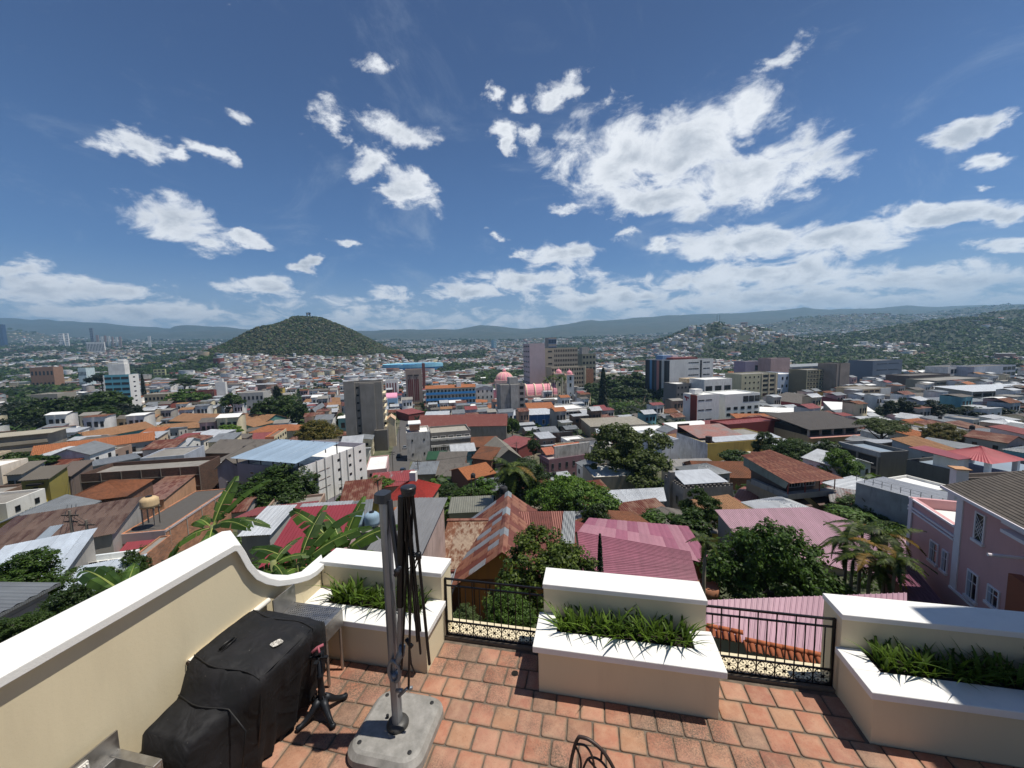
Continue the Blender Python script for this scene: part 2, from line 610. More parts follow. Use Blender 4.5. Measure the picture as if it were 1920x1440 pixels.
def ground(X, Y):
    X = np.asarray(X, dtype=float)
    Y = np.asarray(Y, dtype=float)
    a = np.clip(X / np.maximum(Y, 25.0), _ak[0], _ak[-1])
    ly = np.log(np.clip(Y, 0, 9000) + 15)
    cols = np.array([np.interp(ly, _LY, _TA[i]) for i in range(len(_ak))])
    ia = np.clip(np.searchsorted(_ak, a) - 1, 0, len(_ak) - 2)
    ak = np.array(_ak)
    fa = (a - ak[ia]) / (ak[ia + 1] - ak[ia])
    z = np.take_along_axis(cols, ia[None], 0)[0] * (1 - fa) + np.take_along_axis(cols, (ia + 1)[None], 0)[0] * fa
    for (ha, hy, hh, sx_, sy_) in HILLS:
        q = ((X - ha * hy) / sx_) ** 2 + ((Y - hy) / sy_) ** 2
        z = z + hh * np.exp(-q) * (0.9 + 0.2 * vnoise(X / 60, Y / 60, 5))
    mz = np.interp(X / np.maximum(Y, 100.0), _ska, _skz)
    ridge = np.interp(Y, [5200, 7200, 9000, 9900], [0, 1, .7, .3])
    zr = mz * 7200 * (ridge ** 0.8)
    rough = fbm(X / 900, Y / 700, 4, 3)
    zm = z * (1 - ridge) + zr * (1 - 0.30 * (rough) * (1 - np.clip((Y - 6500) / 700, 0, 1)))
    z = np.where(Y > 5200, zm, z)
    z = z + np.clip((Y - 500) / 2500, 0, 1) * (fbm(X / 260, Y / 260, 3, 9) - .5) * 30
    return z + CAMZ


def g1(x, y):
    return float(ground(np.array([x]), np.array([y]))[0])


def hit(px, py, H=0.0, ymin=12.0, ymax=7000.0):
    """where the sight line of a picture point first comes down to H above the ground"""
    d = ray(px, py)
    ys = np.exp(np.linspace(math.log(ymin), math.log(ymax), 1500))
    xs = ys * d.x / d.y
    zs = CAMZ + ys * d.z / d.y
    gz = ground(xs, ys) + H
    below = zs <= gz
    idx = np.nonzero(below[1:] & ~below[:-1])[0] + 1
    i = idx[0] if len(idx) else len(ys) - 1
    return Vector((xs[i], ys[i], zs[i]))


def onplane(px, py, z):
    d = ray(px, py)
    k_ = (z - CAMZ) / d.z
    return Vector((d.x * k_, d.y * k_, z))


def aty(px, py, Y):
    d = ray(px, py)
    k_ = Y / d.y
    return Vector((d.x * k_, Y, CAMZ + d.z * k_))


nb_, ny_ = 460, 330
bb_ = np.linspace(-2.3, 2.3, nb_)
yy_ = np.exp(np.linspace(math.log(15), math.log(9950), ny_)) - 40
BBg, YYg = np.meshgrid(bb_, yy_)
XXg = BBg * (YYg + 42)
ZZg = ground(XXg, YYg)
ZZg = ZZg + np.where(YYg < 6, -2.0, 0)
V_ = np.stack([XXg.ravel(), YYg.ravel(), ZZg.ravel()], 1)
ii = np.arange(ny_ - 1)[:, None] * nb_ + np.arange(nb_ - 1)[None]
Fq_ = np.stack([ii, ii + 1, ii + nb_ + 1, ii + nb_], -1).reshape(-1, 4)
mt, t, b = newmat('hill_ground')
g = t.node('ShaderNodeNewGeometry')
pos = g.outputs['Position']
na = t.noise(pos, 0.02, 6, 0.6)
nb2 = t.noise(pos, 0.25, 5, 0.6)
c = t.mix(t.mapr(na.outputs[0], .42, .58), lin('#4b5335'), lin('#6d6656'))
c = t.mix(t.mapr(nb2.outputs[0], .45, .7), c, lin('#2f3a22'))
sepz = t.node('ShaderNodeSeparateXYZ')
t.l.new(pos, sepz.inputs[0])
far = t.mapr(sepz.outputs[1], 200, 700)
nc = t.noise(pos, 0.006, 8, 0.65)
cf = t.mix(t.mapr(nc.outputs[0], .4, .62), lin('#27321f'), lin('#3f4030'))
c = t.mix(far, c, cf)
t.l.new(c, b.inputs['Base Color'])
b.inputs['Roughness'].default_value = 0.95
GROUNDM = mt
gro = inst('ground', npmesh('ground', V_, Fq_, mt, smooth=True))
tag(gro, 'valley floor and hills falling from the terrace to the far mountains', kind='structure')

# ------------------------------------------------------------------ the terrace (its own axes: s along the planters, t away)
TH = R(-11.8)
US, VT = Vector((math.cos(TH), math.sin(TH), 0)), Vector((-math.sin(TH), math.cos(TH), 0))


def W(s, t_, z=0.0):
    return US * s + VT * t_ + Vector((0, 0, z))


def tb(name, label=None, cat=None, at=(0, 0, 0), group=None, rz=0.0):
    return empty(name, W(*at), TH + rz, label, cat, group)


# floor bed (mortar) and tiles
mt, t, b = newmat('mortar')
g = t.node('ShaderNodeNewGeometry')
na = t.noise(g.outputs['Position'], 9, 8, 0.7)
t.l.new(t.ramp(na.outputs[0], [(0.3, lin('#453d34')), (0.7, lin('#786c5f'))]), b.inputs['Base Color'])
b.inputs['Roughness'].default_value = 0.95
MORTAR = mt
fl = tb('terrace_floor')
tag(fl, kind='structure')
mb = MB()
mb.box(-4.4, 7.5, -3.0, 4.96, -0.45, -0.012)
mb.build('mortar_bed', MORTAR, fl)

mt, t, b = newmat('terracotta')
tcn = t.node('ShaderNodeTexCoord')
oi = t.node('ShaderNodeObjectInfo')
g = t.node('ShaderNodeNewGeometry')
pos = g.outputs['Position']
off = t.vmath('ADD', tcn.outputs['Object'], t.vmath('SCALE', oi.outputs['Random'], scale=37.0).outputs[0]).outputs[0]
rc = t.ramp(oi.outputs['Random'], [(0.0, lin('#ad6a4a')), (0.22, lin('#b97a5c')), (0.38, lin('#b3855f')), (0.52, lin('#9a5a42')), (0.66, lin('#bd8468')),
                                   (0.78, lin('#7d6550')), (0.86, lin('#b76d4b')), (1.0, lin('#a4715c'))])
n1_ = t.noise(off, 7, 6, 0.65)
n2_ = t.noise(off, 60, 4, 0.7)
n3_ = t.noise(pos, 0.8, 4, 0.6)
n4_ = t.noise(off, 150, 2, 0.5)
rc = t.mix(0.40, rc, lin('#86675a'))
c = t.mix(t.mapr(n1_.outputs[0], .40, .72, 0, .55), rc, lin('#bb987c'))
c = t.mix(t.mapr(n2_.outputs[0], .56, .70, 0, .45), c, lin('#6b4a39'))
# edge wear: distance from the tile's rim
sx2 = t.node('ShaderNodeSeparateXYZ')
t.l.new(tcn.outputs['Object'], sx2.inputs[0])
ex = t.math('MAXIMUM', t.math('ABSOLUTE', sx2.outputs[0]), t.math('ABSOLUTE', sx2.outputs[1]))
ed = t.math('ADD', ex, t.math('MULTIPLY', t.math('SUBTRACT', n1_.outputs[0], .5), .09))
c = t.mix(t.mapr(ed, .105, .14, 0, .75), c, lin('#7d6c58'))
lich = t.math('MULTIPLY', t.mapr(n3_.outputs[0], .46, .62), t.mapr(n2_.outputs[0], .35, .6))
c = t.mix(t.math('MULTIPLY', lich, .95), c, lin('#574a3e'))
spk = t.mapr(n4_.outputs[0], .74, .78)
c = t.mix(t.math('MULTIPLY', spk, .7), c, lin('#2e251f'))
t.l.new(c, b.inputs['Base Color'])
b.inputs['Roughness'].default_value = 0.72
bp = t.node('ShaderNodeBump')
bp.inputs['Strength'].default_value = 0.5
bp.inputs['Distance'].default_value = 0.006
hh = t.math('ADD', t.math('MULTIPLY', n1_.outputs[0], 1.2), t.math('MULTIPLY', n2_.outputs[0], .5))
t.l.new(hh, bp.inputs['Height'])
t.l.new(bp.outputs[0], b.inputs['Normal'])
TERRA = mt

TW, JW, TR_ = 0.262, 0.016, 0.262


def tile_mesh(k, w_=TW, d_=TR_):
    """slightly pillowed tile with rounded, uneven rim"""
    r_ = random.Random(k)
    out, inn = [], []
    hw_, hd = w_ / 2, d_ / 2
    for (sx_, sy_, a0) in ((1, 1, 0), (-1, 1, 90), (-1, -1, 180), (1, -1, 270)):
        cr_ = r_.uniform(.010, .026)
        jx, jy = r_.uniform(-.003, .003), r_.uniform(-.003, .003)
        for q in (0, 45, 90):
            a = R(a0 + q)
            x, y = sx_ * (hw_ - cr_) + cr_ * math.cos(a) + jx, sy_ * (hd - cr_) + cr_ * math.sin(a) + jy
            out.append((x, y))
            inn.append((x * (1 - .010 / hw_), y * (1 - .010 / hd)))
        # one point midway along the side, a little in or out
        nx = [(0, hd), (-hw_, 0), (0, -hd), (hw_, 0)][int(a0 / 90)]
        k_ = 1 + r_.uniform(-.02, .012)
        out.append((nx[0] * k_, nx[1] * k_))
        inn.append((nx[0] * (k_ - .010 / hw_), nx[1] * (k_ - .010 / hw_)))
    n = len(out)
    vs = [(x, y, -.011) for x, y in out] + [(x, y, -.003) for x, y in out] + [(x, y, 0.0015) for x, y in inn] + [(0, 0, .002)]
    fs = []
    for i in range(n):
        j = (i + 1) % n
        fs += [(i, j, n + j, n + i), (n + i, n + j, 2 * n + j, 2 * n + i), (2 * n + i, 2 * n + j, 3 * n)]
    mb_ = MB()
    mb_.add(vs, fs)
    return mb_.mesh('tile', TERRA, True)


TM = [tile_mesh(i) for i in range(6)]
rest = MB()
row = 0
tt = 5.05
while tt > -0.5:
    tt -= TR_ + JW
    row += 1
    offs = (row * 0.137 * 1.02 + random.uniform(-.02, .02)) % (TW + JW)
    s_ = -4.05 + offs - 0.27
    while s_ < 6.5:
        s_ += TW + JW
        if s_ < -4.0 or s_ > 6.3:
            continue
        ct_ = tt
        if ct_ > 4.38 and ((-4.05 < s_ < -2.12) or (-0.66 < s_ < 1.36) or s_ > 2.82):
            continue
        X = W(s_, ct_)
        d_ = X.y * cp + CAMZ * sp
        vis = X.y > 2.2 and abs(X.x) < 1.45 * d_ and ct_ > 2.55
        if vis:
            o = inst('tile', TM[random.randrange(6)], fl, (s_ + random.uniform(-.002, .002), ct_ + random.uniform(-.002, .002), random.uniform(-.0015, .002)),
                     (random.uniform(-.004, .004), random.uniform(-.004, .004), random.uniform(-.014, .014)))
        else:
            rest.box(s_ - TW / 2, s_ + TW / 2, ct_ - TR_ / 2, ct_ + TR_ / 2, -.011, 0.001)
tag(rest.build('outer_tiles', TERRA, fl), kind='stuff')
# drain in the gap
dr = tb('floor_drain', 'small round metal drain grate in the tiles beside the left railing', 'drain', (-1.0, 4.55, 0.003))
mb = MB()
mb.lathe([(.045, 0), (.045, .004), (.036, .004), (.034, .001)], 20)
for k in range(-2, 3):
    mb.box(-.034, .034, k * .013 - .002, k * .013 + .002, .001, .0045)
mb.build('grate', plain('#3a3632', .5, .6), dr)

# planters -------------------------------------------------------
SOIL = plaster('#241b14', 0.2, 6, 0.8)


def planter(label, s0, s1, endL, endR):
    """base box, white ledge ring round a soil bed, back wall with its white cap"""
    ob = tb('planter', label, 'planter', (s0, 4.36, 0), 'white capped masonry planters along the terrace edge')
    L = s1 - s0
    lo, hi = (0 if not endL else -.06), L + (.06 if endR else 0)
    mb = MB()
    mb.box(0, L, 0, .62, -.02, .545)
    mb.build('base', CREAM, ob)
    mb = MB()
    y0, y1 = -.065, .56
    a, b_ = .30, .30
    sa, sb = (.26 if endL else .30), (.26 if endR else .3)
    q0, q1 = lo + sa, hi - sb
    mb.box(lo, hi, y0, y0 + .30, .545, .625)
    mb.box(lo, q0, y0 + .30, y1, .545, .625)
    mb.box(q1, hi, y0 + .30, y1, .545, .625)
    o = mb.build('ledge', WHITE, ob)
    bev(o, .008)
    mb = MB()
    mb.box(q0, q1, y0 + .30, .56, .547, .585)
    mb.build('soil', SOIL, ob)
    mb = MB()
    mb.box(0.0, L, .565, .93, -.6, .965)
    mb.build('back_wall', CREAM, ob)
    mb = MB()
    mb.box(-.012, L + .012, .545, .95, .967, 1.035)
    o = mb.build('cap', WHITE, ob)
    bev(o, .008)
    return ob, q0, q1


def bev(o, w_, seg=2):
    m_ = o.modifiers.new('bevel', 'BEVEL')
    m_.width = w_
    m_.segments = seg
    m_.limit_method = 'ANGLE'
    return o


LEAFM = foliage('#20380e', '#66812a', 0.3, nscale=5)


def strap(seed, L, w_, lean, droop, twist=0):
    """one strap leaf: arched, folded along its midrib, pointed"""
    n = 6
    mb_ = MB()
    vs = []
    for i in range(n + 1):
        u = i / n
        x = lean * L * u + droop * L * u ** 2.6
        z = L * (u - droop * .55 * u ** 3) * math.cos(lean * .6)
        hw = w_ / 2 * (0.75 + .5 * math.sin(math.pi * min(u * 1.15, 1))) * (1 - max(0, (u - .55) / .45) ** 1.6)
        vs += [(x, -hw, z), (x - hw * .45, 0, z - hw * .15), (x, hw, z)]
    fs = []
    for i in range(n):
        fs += [(3 * i, 3 * i + 1, 3 * i + 4, 3 * i + 3), (3 * i + 1, 3 * i + 2, 3 * i + 5, 3 * i + 4)]
    mb_.add(vs, fs)
    return mb_.mesh('strap_leaf', LEAFM, True)


STR = [strap(i, random.uniform(.24, .42), random.uniform(.018, .028), random.uniform(.12, .75), random.uniform(.05, .55)) for i in range(14)]


def strap_plant(s, t_, z, label, group, n=17, sc=1.0):
    ob = tb('strap_leaf_plant', label, 'plant', (s, t_, z), group)
    for i in range(n):
        a = random.uniform(0, 2 * math.pi)
        q = random.choice(STR)
        k_ = sc * random.uniform(.6, 1.08)
        inst('leaf', q, ob, (math.cos(a) * .02, math.sin(a) * .02, -.02), (random.uniform(-.12, .12), random.uniform(-.1, .1), a), (k_, k_, k_))


ORD = ['first', 'second', 'third', 'fourth', 'fifth', 'sixth', 'seventh', 'eighth', 'ninth', 'tenth', 'eleventh', 'twelfth', 'thirteenth', 'fourteenth', 'fifteenth', 'sixteenth', 'seventeenth', 'eighteenth', 'nineteenth', 'twentieth']
PL = [('cream planter with white ledge beside the steel drainboard, left of the railing', -4.05, -2.12, False, True, 'left planter'),
      ('free standing cream planter with white ledge between the two railings', -0.66, 1.36, True, True, 'middle planter'),
      ('cream planter with white ledge partly shaded at the right edge', 2.82, 6.4, True, False, 'right planter')]
for (lb, s0, s1, eL, eR, nm) in PL:
    ob, q0, q1 = planter(lb, s0, s1, eL, eR)
    lim = min(s0 + q1, 5.4)
    n = int((lim - s0 - q0) / .145)
    for r_ in range(2):
        for i in range(n):
            big_ = 1.0
            if nm == 'left planter' and i in (1, 2) and r_ == 1:
                big_ = 1.45
            ss = s0 + q0 + .08 + (lim - s0 - q0 - .16) * i / (n - 1) + random.uniform(-.02, .02)
            rowt = 4.67 + r_ * .12 + random.uniform(-.015, .015)
            strap_plant(ss, rowt, .585, '%s strap leaved plant from the left in the %s row of the %s' % (ORD[i], ['front', 'back'][r_], nm),
                        'green strap leaved plants growing in the planters', 15, big_)

# left wall -------------------------------------------------------
ip = [(-3, 2.02), (2.5, 2.02), (3.50, 2.03), (3.58, 1.99), (3.63, 1.88), (3.70, 1.69), (3.80, 1.51), (3.92, 1.38), (4.08, 1.25), (4.25, 1.16), (4.42, 1.08), (4.6, 1.01), (4.75, .985), (4.905, 1.0)]
op = [(-3, 2.02), (2.5, 2.02), (3.78, 2.02), (3.89, 1.98), (3.96, 1.84), (4.02, 1.66), (4.09, 1.46), (4.19, 1.29), (4.30, 1.18), (4.39, 1.10), (4.52, 1.025), (4.67, 1.0), (4.86, 1.01), (5.09, 1.032)]
OSH = [0, 0, 0, 0, 0, 0, 0, .02, .04, .07, .19, .29, .29, .30]


def smooth_prof(p_, n=64):
    p_ = [(-2.9, 2.02)] + p_
    xs = [0.0]
    for i in range(1, len(p_)):
        xs.append(xs[-1] + math.hypot(p_[i][0] - p_[i - 1][0], p_[i][1] - p_[i - 1][1]))
    return p_


lw = tb('parapet_wall', 'tall cream parapet wall with white cap sweeping down to the left planter', 'wall', (0, 0, 0))
mb = MB()
SI, SO = -4.05, -4.42
for i in range(len(ip) - 1):
    a0, a1, b0, b1 = ip[i], ip[i + 1], op[i], op[i + 1]
    th = .07
    # inner face, outer face, top
    mb.quad((SI, a0[0], -.2), (SI, a1[0], -.2), (SI, a1[0], a1[1] - th), (SI, a0[0], a0[1] - th))
    o0, o1 = SO + OSH[i], SO + OSH[i + 1]
    mb.quad((o1, b1[0], -6), (o0, b0[0], -6), (o0, b0[0], b0[1] - th), (o1, b1[0], b1[1] - th))
    mb.quad((SI, a0[0], a0[1] - th), (SI, a1[0], a1[1] - th), (o1, b1[0], b1[1] - th), (o0, b0[0], b0[1] - th))
mb.build('wall_body', CREAM, lw)
mb = MB()
CI, CO = -3.985, -4.47


def prof_off(p_, d_):
    """offset a profile outwards by d_ along its normal"""
    o_ = []
    for i in range(len(p_)):
        a = p_[max(i - 1, 0)]
        c_ = p_[min(i + 1, len(p_) - 1)]
        dx, dz = c_[0] - a[0], c_[1] - a[1]
        l_ = math.hypot(dx, dz) or 1
        o_.append((p_[i][0] + dz / l_ * -d_, p_[i][1] + dx / l_ * d_))
    return o_


ib, ob_ = prof_off(ip, -.075), prof_off(op, -.075)
ib[-1] = (ip[-1][0], ip[-1][1] - .075)
ob_[-1] = (op[-1][0], op[-1][1] - .075)
rings = []
for i in range(len(ip)):
    rings.append([(CI, ip[i][0], ip[i][1]), (CO + OSH[i], op[i][0], op[i][1]), (CO + OSH[i], ob_[i][0], ob_[i][1]), (CI, ib[i][0], ib[i][1])])
vs = [p for r_ in rings for p in r_]
fs = []
for i in range(len(rings) - 1):
    for k_ in range(4):
        fs.append((4 * i + k_, 4 * i + (k_ + 1) % 4, 4 * i + 4 + (k_ + 1) % 4, 4 * i + 4 + k_))
fs += [(3, 2, 1, 0), tuple(4 * (len(rings) - 1) + k_ for k_ in range(4))]
mb.add(vs, fs)
bev(mb.build('cap', WHITE, lw), .006)

# house mass on the right, outside the frame, that shades the right planter; outer retaining wall of the terrace
hw = tb('house_wing', 'cream house wing rising beside the right planter', 'building', (6.35, 5.12, 0))
mb = MB()
mb.box(0, 6, -12, .58, -6, 8.2)
mb.build('wall', CREAM, hw)
rw = tb('retaining_wall', 'cream ledge and retaining wall outside the railings', 'wall', (-4.05, 5.02, 0))
mb = MB()
mb.box(0, 11, .065, .40, -8, -.015)
mb.build('ledge', CREAM, rw)
mb = MB()
mb.box(0, 11, -.05, .063, -.06, .028)
mb.build('kerb', plaster('#75695a', .7, 3, .5), rw)

# railings ----------------------------------------------------------


def scroll_mesh():
    mb_ = MB()
    q = .0045
    n = 20
    ring = [(.1 * math.cos(2 * math.pi * i / n), 0, .1 * math.sin(2 * math.pi * i / n)) for i in range(n + 1)]
    mb_.tube(ring, q, 5, False)
    for (sx_, sz_) in ((1, 1), (1, -1), (-1, 1), (-1, -1)):
        c_ = [(sx_ * (.047 + .040 * math.cos(a)), 0, sz_ * (.047 + .040 * math.sin(a))) for a in [math.pi * (1.5 + 2.0 * i / 14) for i in range(15)]]
        mb_.tube(c_, q * .85, 4, False)
        mb_.tube([(sx_ * .087, 0, sz_ * .05), (sx_ * .065, 0, sz_ * .055), (sx_ * .045, 0, sz_ * .045)], q * .8, 4)
        mb_.tube([(sx_ * .05, 0, sz_ * .087), (sx_ * .055, 0, sz_ * .065), (sx_ * .045, 0, sz_ * .045)], q * .8, 4)
        mb_.box(sx_ * .045 - .010, sx_ * .045 + .010, -.004, .004, sz_ * .045 - .004, sz_ * .045 + .004)
        mb_.box(sx_ * .045 - .004, sx_ * .045 + .004, -.004, .004, sz_ * .045 - .010, sz_ * .045 + .010)
    mb_.box(-.017, .017, -.006, .006, -.017, .017)
    return mb_.mesh('scroll', IRON)


SCR = scroll_mesh()


def railing(label, s0, s1, post):
    ob = tb('railing', label, 'railing', (s0, 5.03, 0), 'wrought iron railings between the planters')
    L = s1 - s0
    for nm, z, h_ in (('top_rail', .885, .022), ('middle_rail', .785, .016), ('lower_rail', .235, .014), ('bottom_rail', .035, .016)):
        mb_ = MB()
        mb_.box(0, L, -.012, .012, z - h_ / 2, z + h_ / 2)
        mb_.build(nm, IRON, ob)
    n = int(round(L / .215))
    st = L / n
    lg = MB()
    lg.box(-.006, .006, -.006, .006, .03, .875)
    lm = lg.mesh('bar', IRON)
    sh = MB()
    sh.box(-.0055, .0055, -.0055, .0055, .235, .785)
    sm = sh.mesh('bar', IRON)
    for i in range(n + 1):
        if 0 < i < n:
            inst('bar', lm, ob, (i * st, 0, 0))
        if i < n:
            inst('bar', sm, ob, ((i + .5) * st, 0, 0))
            inst('scroll', SCR, ob, ((i + .5) * st, 0, .135))
    for x in post:
        p_ = MB()
        p_.box(x - .013, x + .013, -.013, .013, 0, .897)
        p_.build('post', IRON, ob)


railing('black wrought iron railing between the left and middle planters', -2.115, -0.66, (.014,))
railing('black wrought iron railing between the middle and right planters', 1.36, 2.815, (1.44,))

# white pipe on the wall ------------------------------------------
pp = tb('pipe', 'white plastic pipe running along the cream wall above the grill', 'pipe', (-4.02, 2.9, 1.05))
mb = MB()
mb.tube([(0, .02, .03), (0, 1.02, .03)], .032, 14)
mb.build('tube', plain('#e8e2d6', .35), pp)
mb = MB()
mb.lathe([(.024, 0), (.024, .006)], 14)
mb.build('socket', plain('#4a3a30', .8), pp, (0, .012, .03), (R(90), 0, 0))

# black grill cover -------------------------------------------------
mt, t, b = newmat('cover_fabric')
g = t.node('ShaderNodeNewGeometry')
na = t.noise(g.outputs['Position'], 3.5, 5, .6)
nb3 = t.noise(g.outputs['Position'], 42, 3, .6)
c = t.mix(t.mapr(na.outputs[0], .4, .7), lin('#111214'), lin('#1d1c1f'))
c = t.mix(t.mapr(nb3.outputs[0], .735, .755), c, lin('#85807a'))
t.l.new(c, b.inputs['Base Color'])
b.inputs['Roughness'].default_value = .72
b.inputs['Specular IOR Level'].default_value = .35
bp = t.node('ShaderNodeBump')
bp.inputs['Strength'].default_value = .55
bp.inputs['Distance'].default_value = .05
nw = t.noise(g.outputs['Position'], 4.0, 2, .45, 1.2)
t.l.new(nw.outputs[0], bp.inputs['Height'])
t.l.new(bp.outputs[0], b.inputs['Normal'])
COVER = mt
gc = tb('covered_grill', 'large barbecue grill under a black fabric cover against the cream wall', 'grill', (0, 0, 0))
# stations along t: (t, height of top at wall side, height at front, front s, hem height, hem s)
stn = [(2.38, .02, .0, -3.52, .0, -3.50), (2.40, .60, .56, -3.50, .30, -3.46), (2.44, .84, .80, -3.46, .22, -3.42), (2.60, .87, .83, -3.42, .10, -3.38), (2.70, .88, .84, -3.38, .04, -3.34),
       (2.74, .92, .86, -3.32, .02, -3.32), (2.80, 1.06, .95, -3.22, .0, -3.30), (2.86, 1.15, 1.03, -3.16, .0, -3.30), (2.92, 1.18, 1.05, -3.13, .02, -3.31), (3.20, 1.19, 1.07, -3.10, .06, -3.30),
       (3.54, 1.18, 1.07, -3.09, .10, -3.28), (3.62, 1.15, 1.05, -3.11, .14, -3.26), (3.70, 1.08, 1.01, -3.13, .18, -3.25), (3.82, 1.02, .97, -3.16, .22, -3.24), (3.87, .96, .92, -3.18, .26, -3.24), (3.89, .30, .30, -3.24, .28, -3.25)]
NS = len(stn)
prof = []
wall_s = -3.985


def cover_ring(st, k_):
    tq, zb, zf, fs_, hz, hs = st
    pts = []
    # up the back, across the top, down the front
    for u in (0, .35, .7, .93):
        pts.append((wall_s + .01, hz + (zb - hz) * u))
    nT = 9
    for i in range(nT):
        u = i / (nT - 1)
        s_ = wall_s + .04 + (fs_ - wall_s - .06) * u
        z = zb + (zf - zb) * u + .012 * math.sin(u * 3.1) - .02 * math.sin(u * math.pi) * (1 if 2.14 < tq < 2.6 else 0)
        pts.append((s_, z))
    nF = 12
    for i in range(1, nF + 1):
        u = i / nF
        s_ = fs_ + (hs - fs_) * u + .03 * math.sin(tq * 26 + 3 * u) * u * u + .028 * math.sin(tq * 17 + u * 2.0) * u + .016 * math.sin(tq * 39 + 1.7) * u
        pts.append((s_, zf + (hz - zf) * u))
    return [(s_, tq + (.03 * math.sin(s_ * 9) if 2.5 < tq < 3.7 else 0), z) for s_, z in pts]


# denser stations by interpolation
dense = []
for i in range(NS - 1):
    seg = max(1, int((stn[i + 1][0] - stn[i][0]) / .035))
    for q in range(seg):
        u = q / seg
        dense.append(tuple(stn[i][j] * (1 - u) + stn[i + 1][j] * u for j in range(6)))
dense.append(stn[-1])
rings = [cover_ring(d_, i) for i, d_ in enumerate(dense)]
n = len(rings[0])
mb = MB()
vs, fs = [], []
for r_ in rings:
    for (x, y, z) in r_:
        j = .009 * math.sin(x * 21 + y * 13) * math.sin(y * 9) + .006 * math.sin(x * 31 + y * 23) + .005 * math.sin(x * 57 - y * 41 + z * 30)
        vs.append((x + j, y, z + j))
for i in range(len(rings) - 1):
    for k_ in range(n - 1):
        fs.append((i * n + k_, (i + 1) * n + k_, (i + 1) * n + k_ + 1, i * n + k_ + 1))
fs.append(tuple(range(n)))
fs.append(tuple(range(len(rings) * n - 1, (len(rings) - 1) * n - 1, -1)))
mb.add(vs, fs)
o = mb.build('cover', COVER, gc, smooth=True)
# seams, strap and badge
SEAM = plain('#0d0d0f', .6)
mb = MB()


def on_top(tq, u):
    """point on the cover's top at station tq, u from wall (0) to front (1)"""
    for i in range(len(stn) - 1):
        if stn[i][0] <= tq <= stn[i + 1][0]:
            v_ = (tq - stn[i][0]) / (stn[i + 1][0] - stn[i][0])
            st = [stn[i][j] * (1 - v_) + stn[i + 1][j] * v_ for j in range(6)]
            s_ = wall_s + .04 + (st[3] - wall_s - .06) * u
            return (s_, tq + (.03 * math.sin(s_ * 9) if 2.5 < tq < 3.7 else 0), st[1] + (st[2] - st[1]) * u + .012 * math.sin(u * 3.1) + .006)
    return (0, 0, 0)


for tq in (2.72, 2.90, 3.60):
    mb.tube([on_top(tq, u / 10) for u in range(11)] + [(stn[8][3] - .04, tq, .7), (-3.26, tq, .25)], .0075, 6)
mb.tube([on_top(2.9 + i * .068, .985) for i in range(11)], .006, 5)
mb.build('seam', SEAM, gc, smooth=True)
mb = MB()
h0 = Vector(on_top(3.05, .22))
mb.tube([h0, h0 + Vector((.02, .05, .03)), h0 + Vector((.03, .12, .03)), h0 + Vector((.0, .17, .0))], .010, 6)
mb.tube([h0 + Vector((.03, .0, 0)), h0 + Vector((.06, .06, .02)), h0 + Vector((.06, .13, .02)), h0 + Vector((.03, .17, 0))], .007, 6)
mb.build('handle_strap', plain('#0b0b0c', .5), gc, smooth=True)
mt, t, b = newmat('cover_badge')
tcn = t.node('ShaderNodeTexCoord')
na = t.noise(tcn.outputs['Object'], 70, 3, .6)
t.l.new(t.mix(t.mapr(na.outputs[0], .45, .55), lin('#d2cdc3'), lin('#8a867c')), b.inputs['Base Color'])
bq = Vector(on_top(3.22, .78))
mb = MB()
pg = [(-.055, -.03), (-.035, -.045), (.035, -.045), (.055, -.03), (.055, .03), (.035, .045), (-.035, .045), (-.055, .03)]
mb.prism(pg, 0, .004)
mb.build('badge', mt, gc, bq + Vector((0, .02, .008)), (R(0), R(4), R(70)))

# steel drainboard and sink ------------------------------------------
mt, t, b = newmat('brushed_steel')
g = t.node('ShaderNodeNewGeometry')
na = t.noise(g.outputs['Position'], 14, 5, .6)
t.l.new(t.mix(na.outputs[0], lin('#8f8d8a'), lin('#b9b6b0')), b.inputs['Base Color'])
b.inputs['Metallic'].default_value = .9
t.l.new(t.mapr(na.outputs[0], .3, .7, .28, .5), b.inputs['Roughness'])
STEEL = mt
dbp = tb('steel_drainboard', 'stainless steel drainboard stand with perforated top behind the covered grill', 'drainboard', (-3.94, 3.91, 0))
mb = MB()
mb.box(0, .72, 0, .335, .80, .846)
mb.box(0, .72, .0, .012, .62, .80)
mb.box(.708, .72, .0125, .335, .62, .80)
bev(mb.build('top', STEEL, dbp), .003)
mb = MB()
mb.box(-.002, .016, -.02, .34, .85, 1.10)
mb.build('splashback', STEEL, dbp)
mb = MB()
HOLE = plain('#22201e', .6)
for i in range(19):
    for j in range(9):
        x, y = .09 + i * .031, .035 + j * .031
        mb.prism([(x + .008 * math.cos(a), y + .008 * math.sin(a)) for a in (0, 1.05, 2.09, 3.14, 4.19, 5.24)], .8462, .8472)
tag(mb.build('perforations', HOLE, dbp), kind='stuff')
for (x, y) in ((.69, .03), (.69, .30), (.05, .03), (.05, .3)):
    mb = MB()
    mb.tube([(x, y, 0.03), (x, y, .80)], .02, 10)
    mb.tube([(x, y, 0.0), (x, y, .03)], .012, 8)
    mb.build('leg', STEEL, dbp)
sk = tb('steel_sink', 'small stainless steel hand sink against the wall at the lower left corner', 'sink', (-3.98, 1.75, 0))
mb = MB()
X1, Y1, ZT = .47, .52, .86
mb.box(0, X1, 0, .07, ZT - .03, ZT)
mb.box(0, X1, Y1 - .07, Y1, ZT - .03, ZT)
mb.box(0, .07, .07, Y1 - .07, ZT - .03, ZT)
mb.box(X1 - .07, X1, .07, Y1 - .07, ZT - .03, ZT)
mb.box(0, X1, 0, .01, ZT - .22, ZT - .03)
mb.box(0, X1, Y1 - .01, Y1, ZT - .22, ZT - .03)
